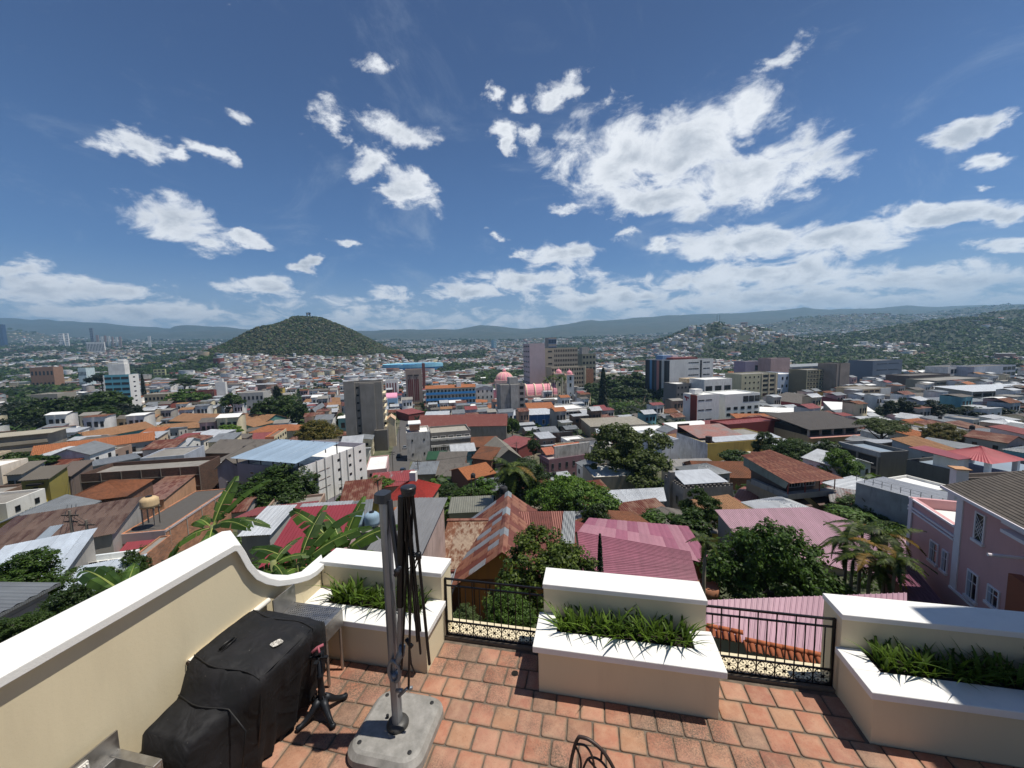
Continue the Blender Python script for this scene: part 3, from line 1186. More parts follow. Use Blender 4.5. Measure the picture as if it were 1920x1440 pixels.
mb.box(X1 - .01, X1, .01, Y1 - .01, ZT - .22, ZT - .03)
bev(mb.build('rim', STEEL, sk), .006)
mb = MB()
x0, x1, y0, y1 = .07, X1 - .07, .07, Y1 - .07
i_ = .03
mb.quad((x0, y0, ZT - .005), (x0, y1, ZT - .005), (x0 + i_, y1 - i_, ZT - .17), (x0 + i_, y0 + i_, ZT - .17))
mb.quad((x1, y1, ZT - .005), (x1, y0, ZT - .005), (x1 - i_, y0 + i_, ZT - .17), (x1 - i_, y1 - i_, ZT - .17))
mb.quad((x0, y1, ZT - .005), (x1, y1, ZT - .005), (x1 - i_, y1 - i_, ZT - .17), (x0 + i_, y1 - i_, ZT - .17))
mb.quad((x1, y0, ZT - .005), (x0, y0, ZT - .005), (x0 + i_, y0 + i_, ZT - .17), (x1 - i_, y0 + i_, ZT - .17))
mb.quad((x0 + i_, y0 + i_, ZT - .17), (x0 + i_, y1 - i_, ZT - .17), (x1 - i_, y1 - i_, ZT - .17), (x1 - i_, y0 + i_, ZT - .17))
mb.build('bowl', STEEL, sk)
mb = MB()
mb.box(-.003, .013, 0, Y1, ZT, ZT + .17)
mb.build('splashback', STEEL, sk)
mb = MB()
for k_ in range(7):
    mb.box(.016, .05, .18 + k_ * .018, .192 + k_ * .018, ZT + .03, ZT + .12)
mb.box(.014, .03, .17, .31, ZT + .02, ZT + .13)
mb.build('louvre', plain('#d8d4cc', .4), sk)
for (x, y) in ((.44, .03), (.44, .49), (.03, .03), (.03, .49)):
    mb = MB()
    mb.tube([(x, y, 0), (x, y, ZT - .03)], .018, 8)
    mb.build('leg', STEEL, sk)

# iron table pedestal ------------------------------------------------
CAST = plain('#24272c', .5, .5, key='cast_iron')
pd = tb('iron_pedestal', 'cast iron table pedestal with clawed feet beside the grill cover', 'pedestal', (-3.08, 3.60, 0), rz=R(15))
mb = MB()
mb.lathe([(.07, .12), (.062, .15), (.045, .19), (.04, .21), (.034, .25), (.04, .30), (.034, .32), (.03, .46), (.036, .47), (.036, .5), (.026, .51), (.024, .72)], 14)
mb.build('column', CAST, pd, smooth=True)
for k_ in range(4):
    a = math.pi / 4 + k_ * math.pi / 2
    ca, sa = math.cos(a), math.sin(a)
    mb = MB()
    pr = [(.03, .20, .045), (.08, .155, .042), (.13, .105, .034), (.19, .062, .028), (.24, .040, .027), (.275, .034, .034), (.29, .032, .02)]
    mb.tube([(ca * r_, sa * r_, z) for r_, z, q in pr], [q for r_, z, q in pr], 10)
    mb.tube([(ca * r_, sa * r_, z + q + .002) for r_, z, q in pr[:-1]], .009, 6)
    mb.build('foot', CAST, pd, smooth=True)
mb = MB()
mb.box(-.10, .10, -.018, .018, .70, .72)
mb.box(-.018, .018, -.10, .10, .695, .715)
mb.tube([(-.05, 0, .72), (-.05, .02, .79), (-.02, .03, .80)], .012, 6)
mb.tube([(.05, 0, .72), (.05, .02, .77)], .010, 6)
mb.build('bracket', CAST, pd)
mb = MB()
mb.tube([(-.06, -.03, .80), (-.01, .0, .83), (.05, .03, .84)], .016, 6)
mb.tube([(-.03, .03, .81), (.0, .0, .84), (.03, -.04, .80)], .012, 6)
mb.build('rag', plain('#9c5560', .8), pd, smooth=True)

# umbrella -----------------------------------------------------------
mt, t, b = newmat('grey_plastic')
g = t.node('ShaderNodeNewGeometry')
na = t.noise(g.outputs['Position'], 9, 6, .65)
t.l.new(t.ramp(na.outputs[0], [(.3, lin('#77756f')), (.7, lin('#9c9993'))]), b.inputs['Base Color'])
b.inputs['Roughness'].default_value = .6
GPL = mt
um = tb('patio_umbrella', 'folded grey cantilever umbrella frame without canopy on a heavy plastic base', 'umbrella', (-2.10, 3.54, 0))
mb = MB()


def rrect(hw_, hd, r_, n=7):
    o_ = []
    for (cx, cy, a0) in ((hw_ - r_, hd - r_, 0), (-hw_ + r_, hd - r_, 90), (-hw_ + r_, -hd + r_, 180), (hw_ - r_, -hd + r_, 270)):
        for i in range(n):
            a = R(a0 + 90 * i / (n - 1))
            o_.append((cx + r_ * math.cos(a), cy + r_ * math.sin(a)))
    return o_


lay = [(.40, .40, .17, .0), (.42, .42, .18, .02), (.415, .415, .18, .085), (.375, .375, .16, .135), (.362, .362, .155, .142), (.355, .355, .15, .146), (.345, .345, .15, .152), (.33, .33, .14, .154)]
P_ = [rrect(a, b2, r_) for a, b2, r_, z in lay]
n = len(P_[0])
vs = [(x, y, lay[i][3]) for i, pl in enumerate(P_) for x, y in pl]
fs = [(i * n + k_, i * n + (k_ + 1) % n, (i + 1) * n + (k_ + 1) % n, (i + 1) * n + k_) for i in range(len(P_) - 1) for k_ in range(n)]
fs += [tuple(range(n - 1, -1, -1)), tuple(range((len(P_) - 1) * n, len(P_) * n))]
mb.add(vs, fs)
mb.build('base', GPL, um, smooth=False)
for (x, y) in ((-.28, .28), (.28, .28), (.28, -.28), (-.28, -.28)):
    mb = MB()
    mb.lathe([(.022, 0), (.022, .006), (.016, .008)], 12)
    mb.build('cap_plug', plain('#1f1f20', .6), um, (x, y, .1545))
mb = MB()
mb.tube([(-.13, .02, .155), (-.13, .02, .19)], .016, 10)
mb.build('lock_pin', plain('#151516', .5), um)
mb = MB()
mb.lathe([(.115, .155), (.118, .175), (.108, .195), (.08, .215), (.05, .222)], 28, (.02, -.03, 0))
mb.build('hub_cover', plain('#3d3c39', .5), um, smooth=True)
ALU = plain('#8d9196', .38, .55, key='grey_aluminium', vary=.1)
ALD = plain('#17181b', .4, .3, key='black_steel')
GUN = plain('#3d4046', .38, .5, key='gunmetal')


def bar(p0, p1, a, b2, mat, name, par, up=(0, 1, 0), seg=12):
    """rounded bar of section a x b2 between two points"""
    p0, p1 = Vector(p0), Vector(p1)
    d = (p1 - p0).normalized()
    x = d.cross(Vector(up)).normalized()
    y = x.cross(d)
    vs = []
    for p in (p0, p1):
        for k_ in range(seg):
            an = 2 * math.pi * (k_ + .5) / seg
            ca, sa = math.cos(an), math.sin(an)
            q = (abs(ca) ** 4 + abs(sa) ** 4) ** -.25
            vs.append(p + x * ca * q * a / 2 + y * sa * q * b2 / 2)
    mb_ = MB()
    mb_.add(vs, [(k_, (k_ + 1) % seg, seg + (k_ + 1) % seg, seg + k_) for k_ in range(seg)] + [tuple(range(seg - 1, -1, -1)), tuple(range(seg, 2 * seg))])
    return mb_.build(name, mat, par)


# local frame: x along s, y along t, origin at (-2.10, 3.54)
bx = lambda s_, t_, z: (s_ + 2.10, t_ - 3.54, z)
m0, m1 = bx(-2.075, 3.50, .20), bx(-2.085, 3.50, 2.68)
bar(m0, m1, .082, .115, ALU, 'mast', um)
bar((m0[0] - .044, m0[1] + .01, m0[2] + .15), (m1[0] - .044, m1[1] + .01, m1[2]), .018, .085, ALD, 'mast_track', um)
bar((m1[0] - .02, m1[1], 2.66), (m1[0] - .015, m1[1], 2.75), .135, .165, GUN, 'mast_cap', um)
j0 = bx(-1.945, 3.46, 1.97)
bar((m1[0] + .05, m1[1] + .01, 2.67), j0, .048, .055, GUN, 'strut', um)
a0, a1 = bx(-1.985, 3.47, 1.10), bx(-1.875, 3.47, 2.74)
mid = Vector(a0).lerp(Vector(a1), .28)
bar(a0, mid, .052, .052, ALU, 'arm_foot', um)
bar(mid, a1, .066, .066, ALD, 'arm', um)
mb = MB()
mb.tube([(j0[0] - .03, j0[1] - .02, j0[2] - .06), (j0[0] + .01, j0[1] - .02, j0[2]), (j0[0] + .03, j0[1] - .02, j0[2] + .05)], .022, 8)
mb.tube([(j0[0], j0[1] - .05, j0[2]), (j0[0], j0[1] + .05, j0[2])], .03, 10)
mb.build('joint', GUN, um, smooth=True)
# bracket with grip
mb = MB()
hx, hy = bx(-2.05, 3.48, 0)[:2]
loop = []
for i in range(17):
    a = 2 * math.pi * i / 16
    loop.append((hx + .02 + .062 * math.cos(a) - .04 * math.sin(a) * 0, hy - .065, .87 + .115 * math.sin(a)))
mb.tube(loop, .02, 8, False)
mb.tube([(hx + .05, hy - .05, .95), (hx + .085, hy - .04, 1.04), (hx + .10, hy - .02, 1.14)], [.035, .045, .035], 8)
mb.tube([(hx, hy - .03, .76), (hx, hy - .03, .83)], .045, 8)
mb.build('crank_bracket', plain('#7f858b', .42, .4), um, smooth=True)
mb = MB()
mb.tube([(hx + .02, hy - .04, .63), (hx + .09, hy - .06, .66)], .02, 8)
mb.tube([(hx + .06, hy - .07, .60), (hx + .15, hy - .08, .70), (hx + .17, hy - .08, .72)], .016, 8)
mb.tube([(hx + .17, hy - .08, .715), (hx + .215, hy - .06, .715)], .017, 8)
mb.build('crank_handle', plain('#7f858b', .42, .4), um, smooth=True)
# top hub and ribs
hb = bx(-1.805, 3.48, 2.80)
mb = MB()
mb.lathe([(.06, -.05), (.07, -.04), (.072, .0), (.078, .003), (.078, .03), (.07, .038), (.02, .042)], 20, hb)
mb.build('top_hub', plain('#2a2b2e', .4, .3), um)
mb = MB()
hz = bx(-1.73, 3.48, 2.12)
mb.lathe([(.022, -.04), (.03, -.03), (.03, .03), (.022, .04)], 12, hz)
mb.build('runner', ALD, um, smooth=True)
ends = [(-1.675, 3.50, .93), (-1.87, 3.40, .72), (-1.95, 3.42, .90), (-1.74, 3.46, 1.32), (-1.84, 3.58, 1.10), (-1.90, 3.55, 1.30), (-1.80, 3.56, .98), (-1.99, 3.56, 1.5)]
for i, (s_, t_, z) in enumerate(ends):
    a = 2 * math.pi * i / 8
    p0 = Vector((hb[0] + .045 * math.cos(a) * .9, hb[1] + .045 * math.sin(a), hb[2] - .02))
    p1 = Vector(bx(s_, t_, z))
    bar(p0, p1, .022 if i else .028, .026 if i else .032, ALD, 'rib', um, seg=8)
    pm = p0.lerp(p1, .45)
    bar(pm, (hz[0] + .02 * math.cos(a), hz[1] + .02 * math.sin(a), hz[2]), .010, .012, ALD, 'stretcher', um, seg=6)
mb = MB()
q = bx(-1.86, 3.44, 1.18)
mb.tube([(q[0] - .03, q[1], q[2] + .05), (q[0], q[1], q[2]), (q[0] + .04, q[1] - .01, q[2] - .02)], .02, 8)
mb.tube([(q[0], q[1], q[2]), (q[0] + .01, q[1], q[2] - .22), (q[0] + .05, q[1], q[2] - .33)], .009, 6)
mb.build('clip', ALD, um, smooth=True)

# iron chair at the bottom edge ----------------------------------------
CH = plain('#40332e', .5, .3, key='brown_iron')
ch = tb('garden_chair', 'brown wrought iron garden chair with curved openwork back at bottom edge', 'chair', (-.02, 2.72, 0), rz=R(-8))


def arc(pts, r_, name, n=10):
    mb_ = MB()
    out = []
    P2 = [Vector(p) for p in pts]
    P2 = [P2[0]] + P2 + [P2[-1]]
    for i in range(1, len(P2) - 2):
        for k_ in range(n):
            u = k_ / n
            a_, b_, c_, d_ = P2[i - 1], P2[i], P2[i + 1], P2[i + 2]
            out.append(.5 * ((2 * b_) + (c_ - a_) * u + (2 * a_ - 5 * b_ + 4 * c_ - d_) * u * u + (3 * b_ - a_ - 3 * c_ + d_) * u ** 3))
    out.append(P2[-1])
    mb_.tube(out, r_, 8)
    return mb_.build(name, CH, ch, smooth=True)


# back: a pointed arch, high at its left shoulder
yb = .20
arc([(-.20, yb - .06, .44), (-.205, yb - .02, .70), (-.17, yb + .02, .90), (-.135, yb + .03, .985)], .014, 'back_post')
arc([(-.135, yb + .03, .985), (-.05, yb + .03, .985), (.06, yb + .02, .93), (.16, yb, .80), (.215, yb - .03, .62), (.22, yb - .06, .44)], .014, 'back_rail')
arc([(-.155, yb + .02, .92), (-.08, yb + .02, .93), (-.02, yb, .86), (0, yb - .02, .70), (.0, yb - .06, .46)], .009, 'back_scroll')
arc([(-.165, yb + .02, .90), (-.12, yb + .01, .80), (-.12, yb - .02, .64), (-.11, yb - .06, .46)], .009, 'back_scroll')
arc([(-.11, yb + .0, .70), (-.06, yb + .01, .83), (.02, yb + .01, .86), (.10, yb, .80), (.15, yb - .02, .66), (.14, yb - .06, .46)], .009, 'back_scroll')
arc([(.05, yb + .02, .935), (.045, yb + .01, .865)], .009, 'back_scroll', 3)
arc([(-.06, yb + .01, .83), (.03, yb, .74), (.06, yb - .03, .6), (.06, yb - .06, .46)], .009, 'back_scroll')
mb = MB()
mb.lathe([(.02, .43), (.235, .43), (.24, .44), (.235, .45), (.02, .452)], 28, (0, -.06, 0))
mb.build('seat', CH, ch)
for (x, y) in ((-.18, .12), (.18, .12), (-.19, -.24), (.19, -.24)):
    arc([(x * .9, y * .8, .43), (x, y, .25), (x * 1.15, y * 1.2, .008)], .012, 'leg')

# ------------------------------------------------------------------ buildings
FOOT = []       # footprints already taken: (origin, e, a, W, D)
ANCH = []       # things other labels may point at: (px, py, words)


def toPx(q):
    v = Vector(q) - Vector((0, 0, CAMZ))
    d_ = v.dot(FWD)
    if d_ < .1:
        return (-9999, -9999)
    return (960 + F * v.dot(RIGHT) / d_, 720 - F * v.dot(UPV) / d_)


def solve(Nt, d_, px):
    n_ = RIGHT * F - FWD * (px - 960)
    q = Vector(Nt) - Vector((0, 0, CAMZ))
    den_ = d_.dot(n_)
    return -q.dot(n_) / den_ if abs(den_) > 1e-6 else 10


def dirs(phi):
    p_ = R(phi)
    return Vector((math.cos(p_), -math.sin(p_), 0)), Vector((math.sin(p_), math.cos(p_), 0))


def box3(xl, xm, xr, yt, yb, phi=-15, D=None, W_=None, corner=None, Y=None):
    """footprint from the picture columns of its left, nearest and right upright edges and the rows of its top and foot"""
    e, a = dirs(phi)
    vp = 960 + F * math.tan(R(phi))
    if corner is None:
        corner = 'L' if xm > vp else 'R'
    N = aty(xm, yb, Y) if Y else hit(xm, yb, 0)
    if Y:
        N.z = g1(N.x, N.y)
    T = aty(xm, yt, N.y)
    if corner == 'L':
        w_ = W_ or solve(T, e, xr)
        d2 = D or solve(T, a, xl)
        O = Vector((N.x, N.y, N.z))
    else:
        w_ = W_ or solve(T, -e, xl)
        d2 = D or solve(T, a, xr)
        O = N - e * w_
    w_ = min(max(abs(w_), 1.0), 140)
    d2 = min(max(abs(d2), 1.5), 90)
    return dict(O=O, e=e, a=a, W=w_, D=d2, z0=N.z, zt=T.z)


def eave(A, B, H, D, back=0):
    """footprint from the two picture points of its front eave, H above ground"""
    P = hit(A[0], A[1], H)
    Q = onplane(B[0], B[1], P.z)
    e = (Q - P)
    w_ = e.length
    e.normalize()
    a = Vector((-e.y, e.x, 0))
    if a.dot(P) < 0:
        a = -a
    if isinstance(D, tuple):            # (row of the far edge, rise)
        row_, rise_ = D
        D = 25.0
        for i in range(1, 200):
            q = P + a * (i * .2) + Vector((0, 0, rise_))
            if toPx(q)[1] <= row_:
                D = i * .2
                break
    return dict(O=P.copy(), e=e, a=a, W=w_, D=D, z0=P.z - H, zt=P.z)


def plane4(pts, Y0):
    """a flat roof seen in the picture: fix the depth of its first corner, keep the height for the others"""
    P = aty(pts[0][0], pts[0][1], Y0)
    return [P] + [onplane(x, y, P.z) for x, y in pts[1:]]


def corr_mesh(name, mat, p00, p10, p11, p01, ribs, amp=.03, round_=False):
    p00, p10, p11, p01 = map(Vector, (p00, p10, p11, p01))
    nrm = (p10 - p00).cross(p01 - p00).normalized()
    if nrm.z < 0:
        nrm = -nrm
    n = ribs * 2
    prof = [0, 1] if not round_ else [0, 1]
    vs = []
    for i in range(n + 1):
        u = i / n
        o_ = nrm * (amp if i % 2 else 0)
        vs += [p00.lerp(p10, u) + o_, p01.lerp(p11, u) + o_]
    fs = [(2 * i, 2 * i + 2, 2 * i + 3, 2 * i + 1) for i in range(n)]
    b_ = MB()
    b_.add(vs, fs)
    return b_.mesh(name, mat)


def trap_mesh(name, mat, p00, p10, p11, p01, ribs, amp=.035):
    """box-ribbed sheet: narrow raised ribs with broad flats"""
    p00, p10, p11, p01 = map(Vector, (p00, p10, p11, p01))
    nrm = (p10 - p00).cross(p01 - p00).normalized()
    if nrm.z < 0:
        nrm = -nrm
    us, hs = [0.0], [0]
    for i in range(ribs):
        c_ = (i + .5) / ribs
        w_ = 1 / ribs
        us += [c_ - .16 * w_, c_ - .08 * w_, c_ + .08 * w_, c_ + .16 * w_]
        hs += [0, 1, 1, 0]
    us.append(1.0)
    hs.append(0)
    vs = []
    for u, h_ in zip(us, hs):
        vs += [p00.lerp(p10, u) + nrm * amp * h_, p01.lerp(p11, u) + nrm * amp * h_]
    b_ = MB()
    b_.add(vs, [(2 * i, 2 * i + 2, 2 * i + 3, 2 * i + 1) for i in range(len(us) - 1)])
    return b_.mesh(name, mat)


def sheets(parent, mat, p00, p10, p11, p01, sw=1.0, ribs=5, kind='corr', patch=None, lift=.0, mats=None, split=1, jit=.0, name='roof_sheet'):
    """a slope laid sheet by sheet, each one a part; overlapping edges sit proud by turns"""
    p00, p10, p11, p01 = map(Vector, (p00, p10, p11, p01))
    n = max(1, int(round(max((p10 - p00).length, (p11 - p01).length) / sw)))
    nrm = (p10 - p00).cross(p01 - p00).normalized()
    if nrm.z < 0:
        nrm = -nrm
    r_ = random.Random(int(abs(p00.x * 31 + p00.y * 17)))
    for i in range(n):
        for j in range(split):
            v0, v1 = j / split, (j + 1) / split + (.015 if j < split - 1 else 0)
            a0, a1 = p00.lerp(p01, v0), p00.lerp(p01, v1)
            b0, b1 = p10.lerp(p11, v0), p10.lerp(p11, v1)
            u0, u1 = i / n, (i + 1) / n
            o_ = nrm * ((.012 if i % 2 else .0) + (.02 * (split - j)) + r_.uniform(0, jit))
            q = [a0.lerp(b0, u0) + o_, a0.lerp(b0, u1) + o_, a1.lerp(b1, u1) + o_, a1.lerp(b1, u0) + o_]
            c0 = (q[0] + q[1]) / 2
            q = [x - c0 for x in q]
            mt_ = mat if not mats else r_.choice(mats)
            f_ = corr_mesh if kind == 'corr' else trap_mesh
            inst(name, f_(name, mt_, *q, ribs), parent, c0)


def roof_part(ob, mat, p00, p10, p11, p01, far, sheets_=None, name='roof'):
    if sheets_:
        sheets(ob, mat, p00, p10, p11, p01, **sheets_)
        return
    L = (Vector(p10) - Vector(p00)).length
    th = .12
    b_ = MB()
    b_.slab(p00, p10, p11, p01, th)
    if far < 170:
        o_ = b_.build(name, mat, ob)
        up = Vector((0, 0, .012))
        ribs = int(min(90, max(3, L / .42)))
        me = corr_mesh(name, mat, Vector(p00) + up, Vector(p10) + up, Vector(p11) + up, Vector(p01) + up, ribs, .06)
        inst('ribbing', me, o_)
    else:
        b_.build(name, mat, ob)


WINM = {}


def win_mesh(frame='white', bars=1, glass=None):
    k_ = (frame, bars)
    if k_ in WINM:
        return WINM[k_]
    fm = {'white': plain('#d8d6d0', .6), 'dark': plain('#2b2a28', .6), 'red': plain('#5e231c', .6), 'blue': plain('#3f78a8', .6), 'cream': plain('#c9bf9f', .7), 'grey': plain('#77767a', .6), 'brown': plain('#4b3326', .7)}[frame]
    b_ = MB()
    t_ = .08
    b_.m = 0
    b_.box(-.5, -.5 + t_, -.07, 0, -.5, .5)
    b_.box(.5 - t_, .5, -.07, 0, -.5, .5)
    b_.box(-.5 + t_, .5 - t_, -.07, 0, .5 - t_, .5)
    b_.box(-.5 + t_, .5 - t_, -.07, 0, -.5, -.5 + t_)
    for i in range(bars):
        x = -.5 + (i + 1) / (bars + 1)
        b_.box(x - .02, x + .02, -.05, 0, -.5 + t_, .5 - t_)
    b_.m = 1
    b_.box(-.5 + t_, .5 - t_, -.03, 0, -.5 + t_, .5 - t_)
    me = b_.mesh('window', [fm, GLASS])
    WINM[k_] = me
    return me


def windows(ob, face, L, depth, H, nf, nb, w_=.5, h_=.45, frame='white', bars=1, z_lo=.0, z_hi=None, x_lo=0., x_hi=1., skip=None, door=False):
    """grid of windows on one face; face in 'f','l','r'. L its length"""
    z_hi = z_hi if z_hi is not None else H - .4
    fh = (z_hi - z_lo) / nf
    bw = L * (x_hi - x_lo) / nb
    me = win_mesh(frame, bars)
    for i in range(nf):
        for j in range(nb):
            if skip and skip(i, j):
                continue
            x = L * x_lo + bw * (j + .5)
            z = z_lo + fh * (i + .5)
            if face == 'f':
                loc, rot = (x, -.004, z), 0
            elif face == 'l':
                loc, rot = (-.004, x, z), -math.pi / 2
            else:
                loc, rot = (depth + .004, x, z), math.pi / 2
            inst('window', me, ob, loc, (0, 0, rot), (bw * w_, 1, fh * h_))


def building(name, label, cat, fr, wall, roof, win=None, group=None, extra=None, near=None, foot=True, anchor=None, base=3.0):
    O, e, a, W_, D, z0, zt = (fr[k_] for k_ in ('O', 'e', 'a', 'W', 'D', 'z0', 'zt'))
    gz = min(g1(O.x, O.y), g1((O + a * D).x, (O + a * D).y), g1((O + e * W_).x, (O + e * W_).y))
    H = zt - z0
    ob = empty(name, (O.x, O.y, z0), math.atan2(e.y, e.x), label, cat, group)
    # handedness: local y must be the away direction
    lowz = min(0, gz - z0) - base
    if foot:
        FOOT.append((O.copy(), e.copy(), a.copy(), W_, D))
    if anchor:
        c_ = O + e * W_ / 2
        p_ = toPx((c_.x, c_.y, zt))
        ANCH.append((p_[0], p_[1], anchor))
    kind, rm = roof[0], roof[1]
    rise = roof[2] if len(roof) > 2 else 1.5
    oh = roof[3] if len(roof) > 3 else .4
    far = O.y
    sh = roof[4] if len(roof) > 4 else None
    b_ = MB()
    if kind == 'flat':
        pw, ph = min(.25, W_ / 8), rise
        b_.box(0, W_, 0, D, lowz, H - ph)
        b_.quad((0, 0, H), (W_, 0, H), (W_ - pw, pw, H), (pw, pw, H))
        b_.quad((W_, 0, H), (W_, D, H), (W_ - pw, D - pw, H), (W_ - pw, pw, H))
        b_.quad((W_, D, H), (0, D, H), (pw, D - pw, H), (W_ - pw, D - pw, H))
        b_.quad((0, D, H), (0, 0, H), (pw, pw, H), (pw, D - pw, H))
        for (x0, y0, x1, y1) in ((0, 0, W_, 0), (W_, 0, W_, D), (W_, D, 0, D), (0, D, 0, 0)):
            b_.quad((x0, y0, H - ph), (x1, y1, H - ph), (x1, y1, H), (x0, y0, H))
        for (x0, y0, x1, y1) in ((pw, pw, W_ - pw, pw), (W_ - pw, pw, W_ - pw, D - pw), (W_ - pw, D - pw, pw, D - pw), (pw, D - pw, pw, pw)):
            b_.quad((x1, y1, H - ph), (x0, y0, H - ph), (x0, y0, H), (x1, y1, H))
        b_.build('wall', wall, ob)
        b_ = MB()
        b_.box(pw, W_ - pw, pw, D - pw, H - ph + .002, H - ph + .05)
        b_.build('roof', rm, ob)
    else:
        b_.box(0, W_, 0, D, lowz, H)
        if kind == 'gx':
            for x in (0.01, W_ - .01):
                b_.add([(x, 0, H), (x, D, H), (x, D / 2, H + rise * .97)], [(0, 1, 2)])
        if kind == 'gy':
            for y in (0.01, D - .01):
                b_.add([(0, y, H), (W_, y, H), (W_ / 2, y, H + rise * .97)], [(0, 1, 2)])
        if kind in ('shedf', 'shedb'):
            zb = rise if kind == 'shedf' else 0
            zf = 0 if kind == 'shedf' else rise
            for x in (0.0, W_):
                b_.quad((x, 0, H), (x, D, H), (x, D, H + zb + .001), (x, 0, H + zf + .001))
            y = D if kind == 'shedf' else 0
            b_.quad((0, y, H), (W_, y, H), (W_, y, H + rise), (0, y, H + rise))
        b_.build('wall', wall, ob)
        k_ = oh * rise / max(D / 2, .5)
        if kind == 'gx':
            roof_part(ob, rm, (-oh, -oh, H - k_), (W_ + oh, -oh, H - k_), (W_ + oh, D / 2, H + rise), (-oh, D / 2, H + rise), far, sh)
            roof_part(ob, rm, (W_ + oh, D + oh, H - k_), (-oh, D + oh, H - k_), (-oh, D / 2, H + rise), (W_ + oh, D / 2, H + rise), far, None)
        elif kind == 'gy':
            k2 = oh * rise / max(W_ / 2, .5)
            roof_part(ob, rm, (-oh, D + oh, H - k2), (-oh, -oh, H - k2), (W_ / 2, -oh, H + rise), (W_ / 2, D + oh, H + rise), far, sh)
            roof_part(ob, rm, (W_ + oh, -oh, H - k2), (W_ + oh, D + oh, H - k2), (W_ / 2, D + oh, H + rise), (W_ / 2, -oh, H + rise), far, sh)
        elif kind == 'hip':
            i_ = min(D, W_) / 2 * .95
            if W_ >= D:
                r0, r1 = (i_, D / 2, H + rise), (W_ - i_, D / 2, H + rise)
            else:
                r0, r1 = (W_ / 2, i_, H + rise), (W_ / 2, D - i_, H + rise)
            c_ = [(-oh, -oh, H - k_ * .6), (W_ + oh, -oh, H - k_ * .6), (W_ + oh, D + oh, H - k_ * .6), (-oh, D + oh, H - k_ * .6)]
            if W_ >= D:
                sl_ = [(c_[0], c_[1], r1, r0), (c_[2], c_[3], r0, r1), (c_[1], c_[2], r1, r1), (c_[3], c_[0], r0, r0)]
            else:
                sl_ = [(c_[0], c_[1], r0, r0), (c_[1], c_[2], r1, r0), (c_[2], c_[3], r1, r1), (c_[3], c_[0], r0, r1)]
            for q in sl_:
                b_ = MB()
                if q[2] == q[3]:
                    b_.add([q[0], q[1], q[2]], [(0, 1, 2)])
                else:
                    b_.quad(*q)
                o_ = b_.build('roof_slope', rm, ob)
                if far < 170 and q[2] != q[3]:
                    L = (Vector(q[1]) - Vector(q[0])).length
                    inst('ribbing', corr_mesh('ribbing', rm, *[Vector(x) + Vector((0, 0, .01)) for x in q], int(min(80, max(3, L / .42))), .06), o_)
        elif kind == 'shedf':
            roof_part(ob, rm, (-oh, -oh, H - oh * rise / D), (W_ + oh, -oh, H - oh * rise / D), (W_ + oh, D + oh, H + rise + oh * rise / D), (-oh, D + oh, H + rise + oh * rise / D), far, sh)
        elif kind == 'shedb':
            roof_part(ob, rm, (-oh, -oh, H + rise + oh * rise / D), (W_ + oh, -oh, H + rise + oh * rise / D), (W_ + oh, D + oh, H - oh * rise / D), (-oh, D + oh, H - oh * rise / D), far, sh)
        elif kind == 'barrel':
            b_ = MB()
            n = 10
            vs = []
            for i in range(n + 1):
                an = math.pi * i / n
                y = D / 2 - D / 2 * math.cos(an)
                z = H + rise * math.sin(an)
                vs += [(0, y, z), (W_, y, z)]
            b_.add(vs, [(2 * i, 2 * i + 1, 2 * i + 3, 2 * i + 2) for i in range(n)] + [tuple(2 * i for i in range(n, -1, -1)), tuple(2 * i + 1 for i in range(n + 1))])
            b_.build('roof', rm, ob)
    for ws in (win or []):
        ws = dict(ws)
        face = ws.pop('face', 'f')
        L = W_ if face == 'f' else D
        windows(ob, face, L, W_, H, **ws)
    if extra:
        extra(ob, W_, D, H)
    return ob


def xbox(name, mat, x0, x1, y0, y1, z0, z1):
    def f_(ob, W_, D, H):
        r_ = lambda v, m_: v * m_ if isinstance(v, float) else v
        b_ = MB()
        b_.box(r_(x0, W_), r_(x1, W_), r_(y0, D), r_(y1, D), r_(z0, H), r_(z1, H))
        b_.build(name, mat, ob)
    return f_


def seq(*fs):
    def f_(ob, W_, D, H):
        for q in fs:
            q(ob, W_, D, H)
    return f_


def bands(mat, nf, z0=0.0, z1=1.0, frac=.45, proud=.15, face='f', x0=0.0, x1=1.0):
    """horizontal spandrels or canopies, one part each"""
    def f_(ob, W_, D, H):
        for i in range(nf):
            za = H * (z0 + (z1 - z0) * i / nf)
            zb = za + H * (z1 - z0) / nf * frac
            b_ = MB()
            if face == 'f':
                b_.box(W_ * x0 - .05, W_ * x1 + .05, -proud, .05, za, zb)
            elif face == 'l':
                b_.box(-proud, .05, D * x0, D * x1, za, zb)
            else:
                b_.box(W_ - .05, W_ + proud, D * x0, D * x1, za, zb)
            b_.build('band', mat, ob)
    return f_


def fins(mat, n, z0=0.0, z1=1.0, frac=.3, proud=.3, face='f', x0=0.0, x1=1.0):
    def f_(ob, W_, D, H):
        L = W_ if face == 'f' else D
        for i in range(n + 1):
            x = L * (x0 + (x1 - x0) * i / n)
            w2 = L * (x1 - x0) / n * frac / 2
            b_ = MB()
            if face == 'f':
                b_.box(x - w2, x + w2, -proud, .03, H * z0, H * z1)
            elif face == 'l':
                b_.box(-proud, .03, x - w2, x + w2, H * z0, H * z1)
            else:
                b_.box(W_ - .03, W_ + proud, x - w2, x + w2, H * z0, H * z1)
            b_.build('fin', mat, ob)
    return f_


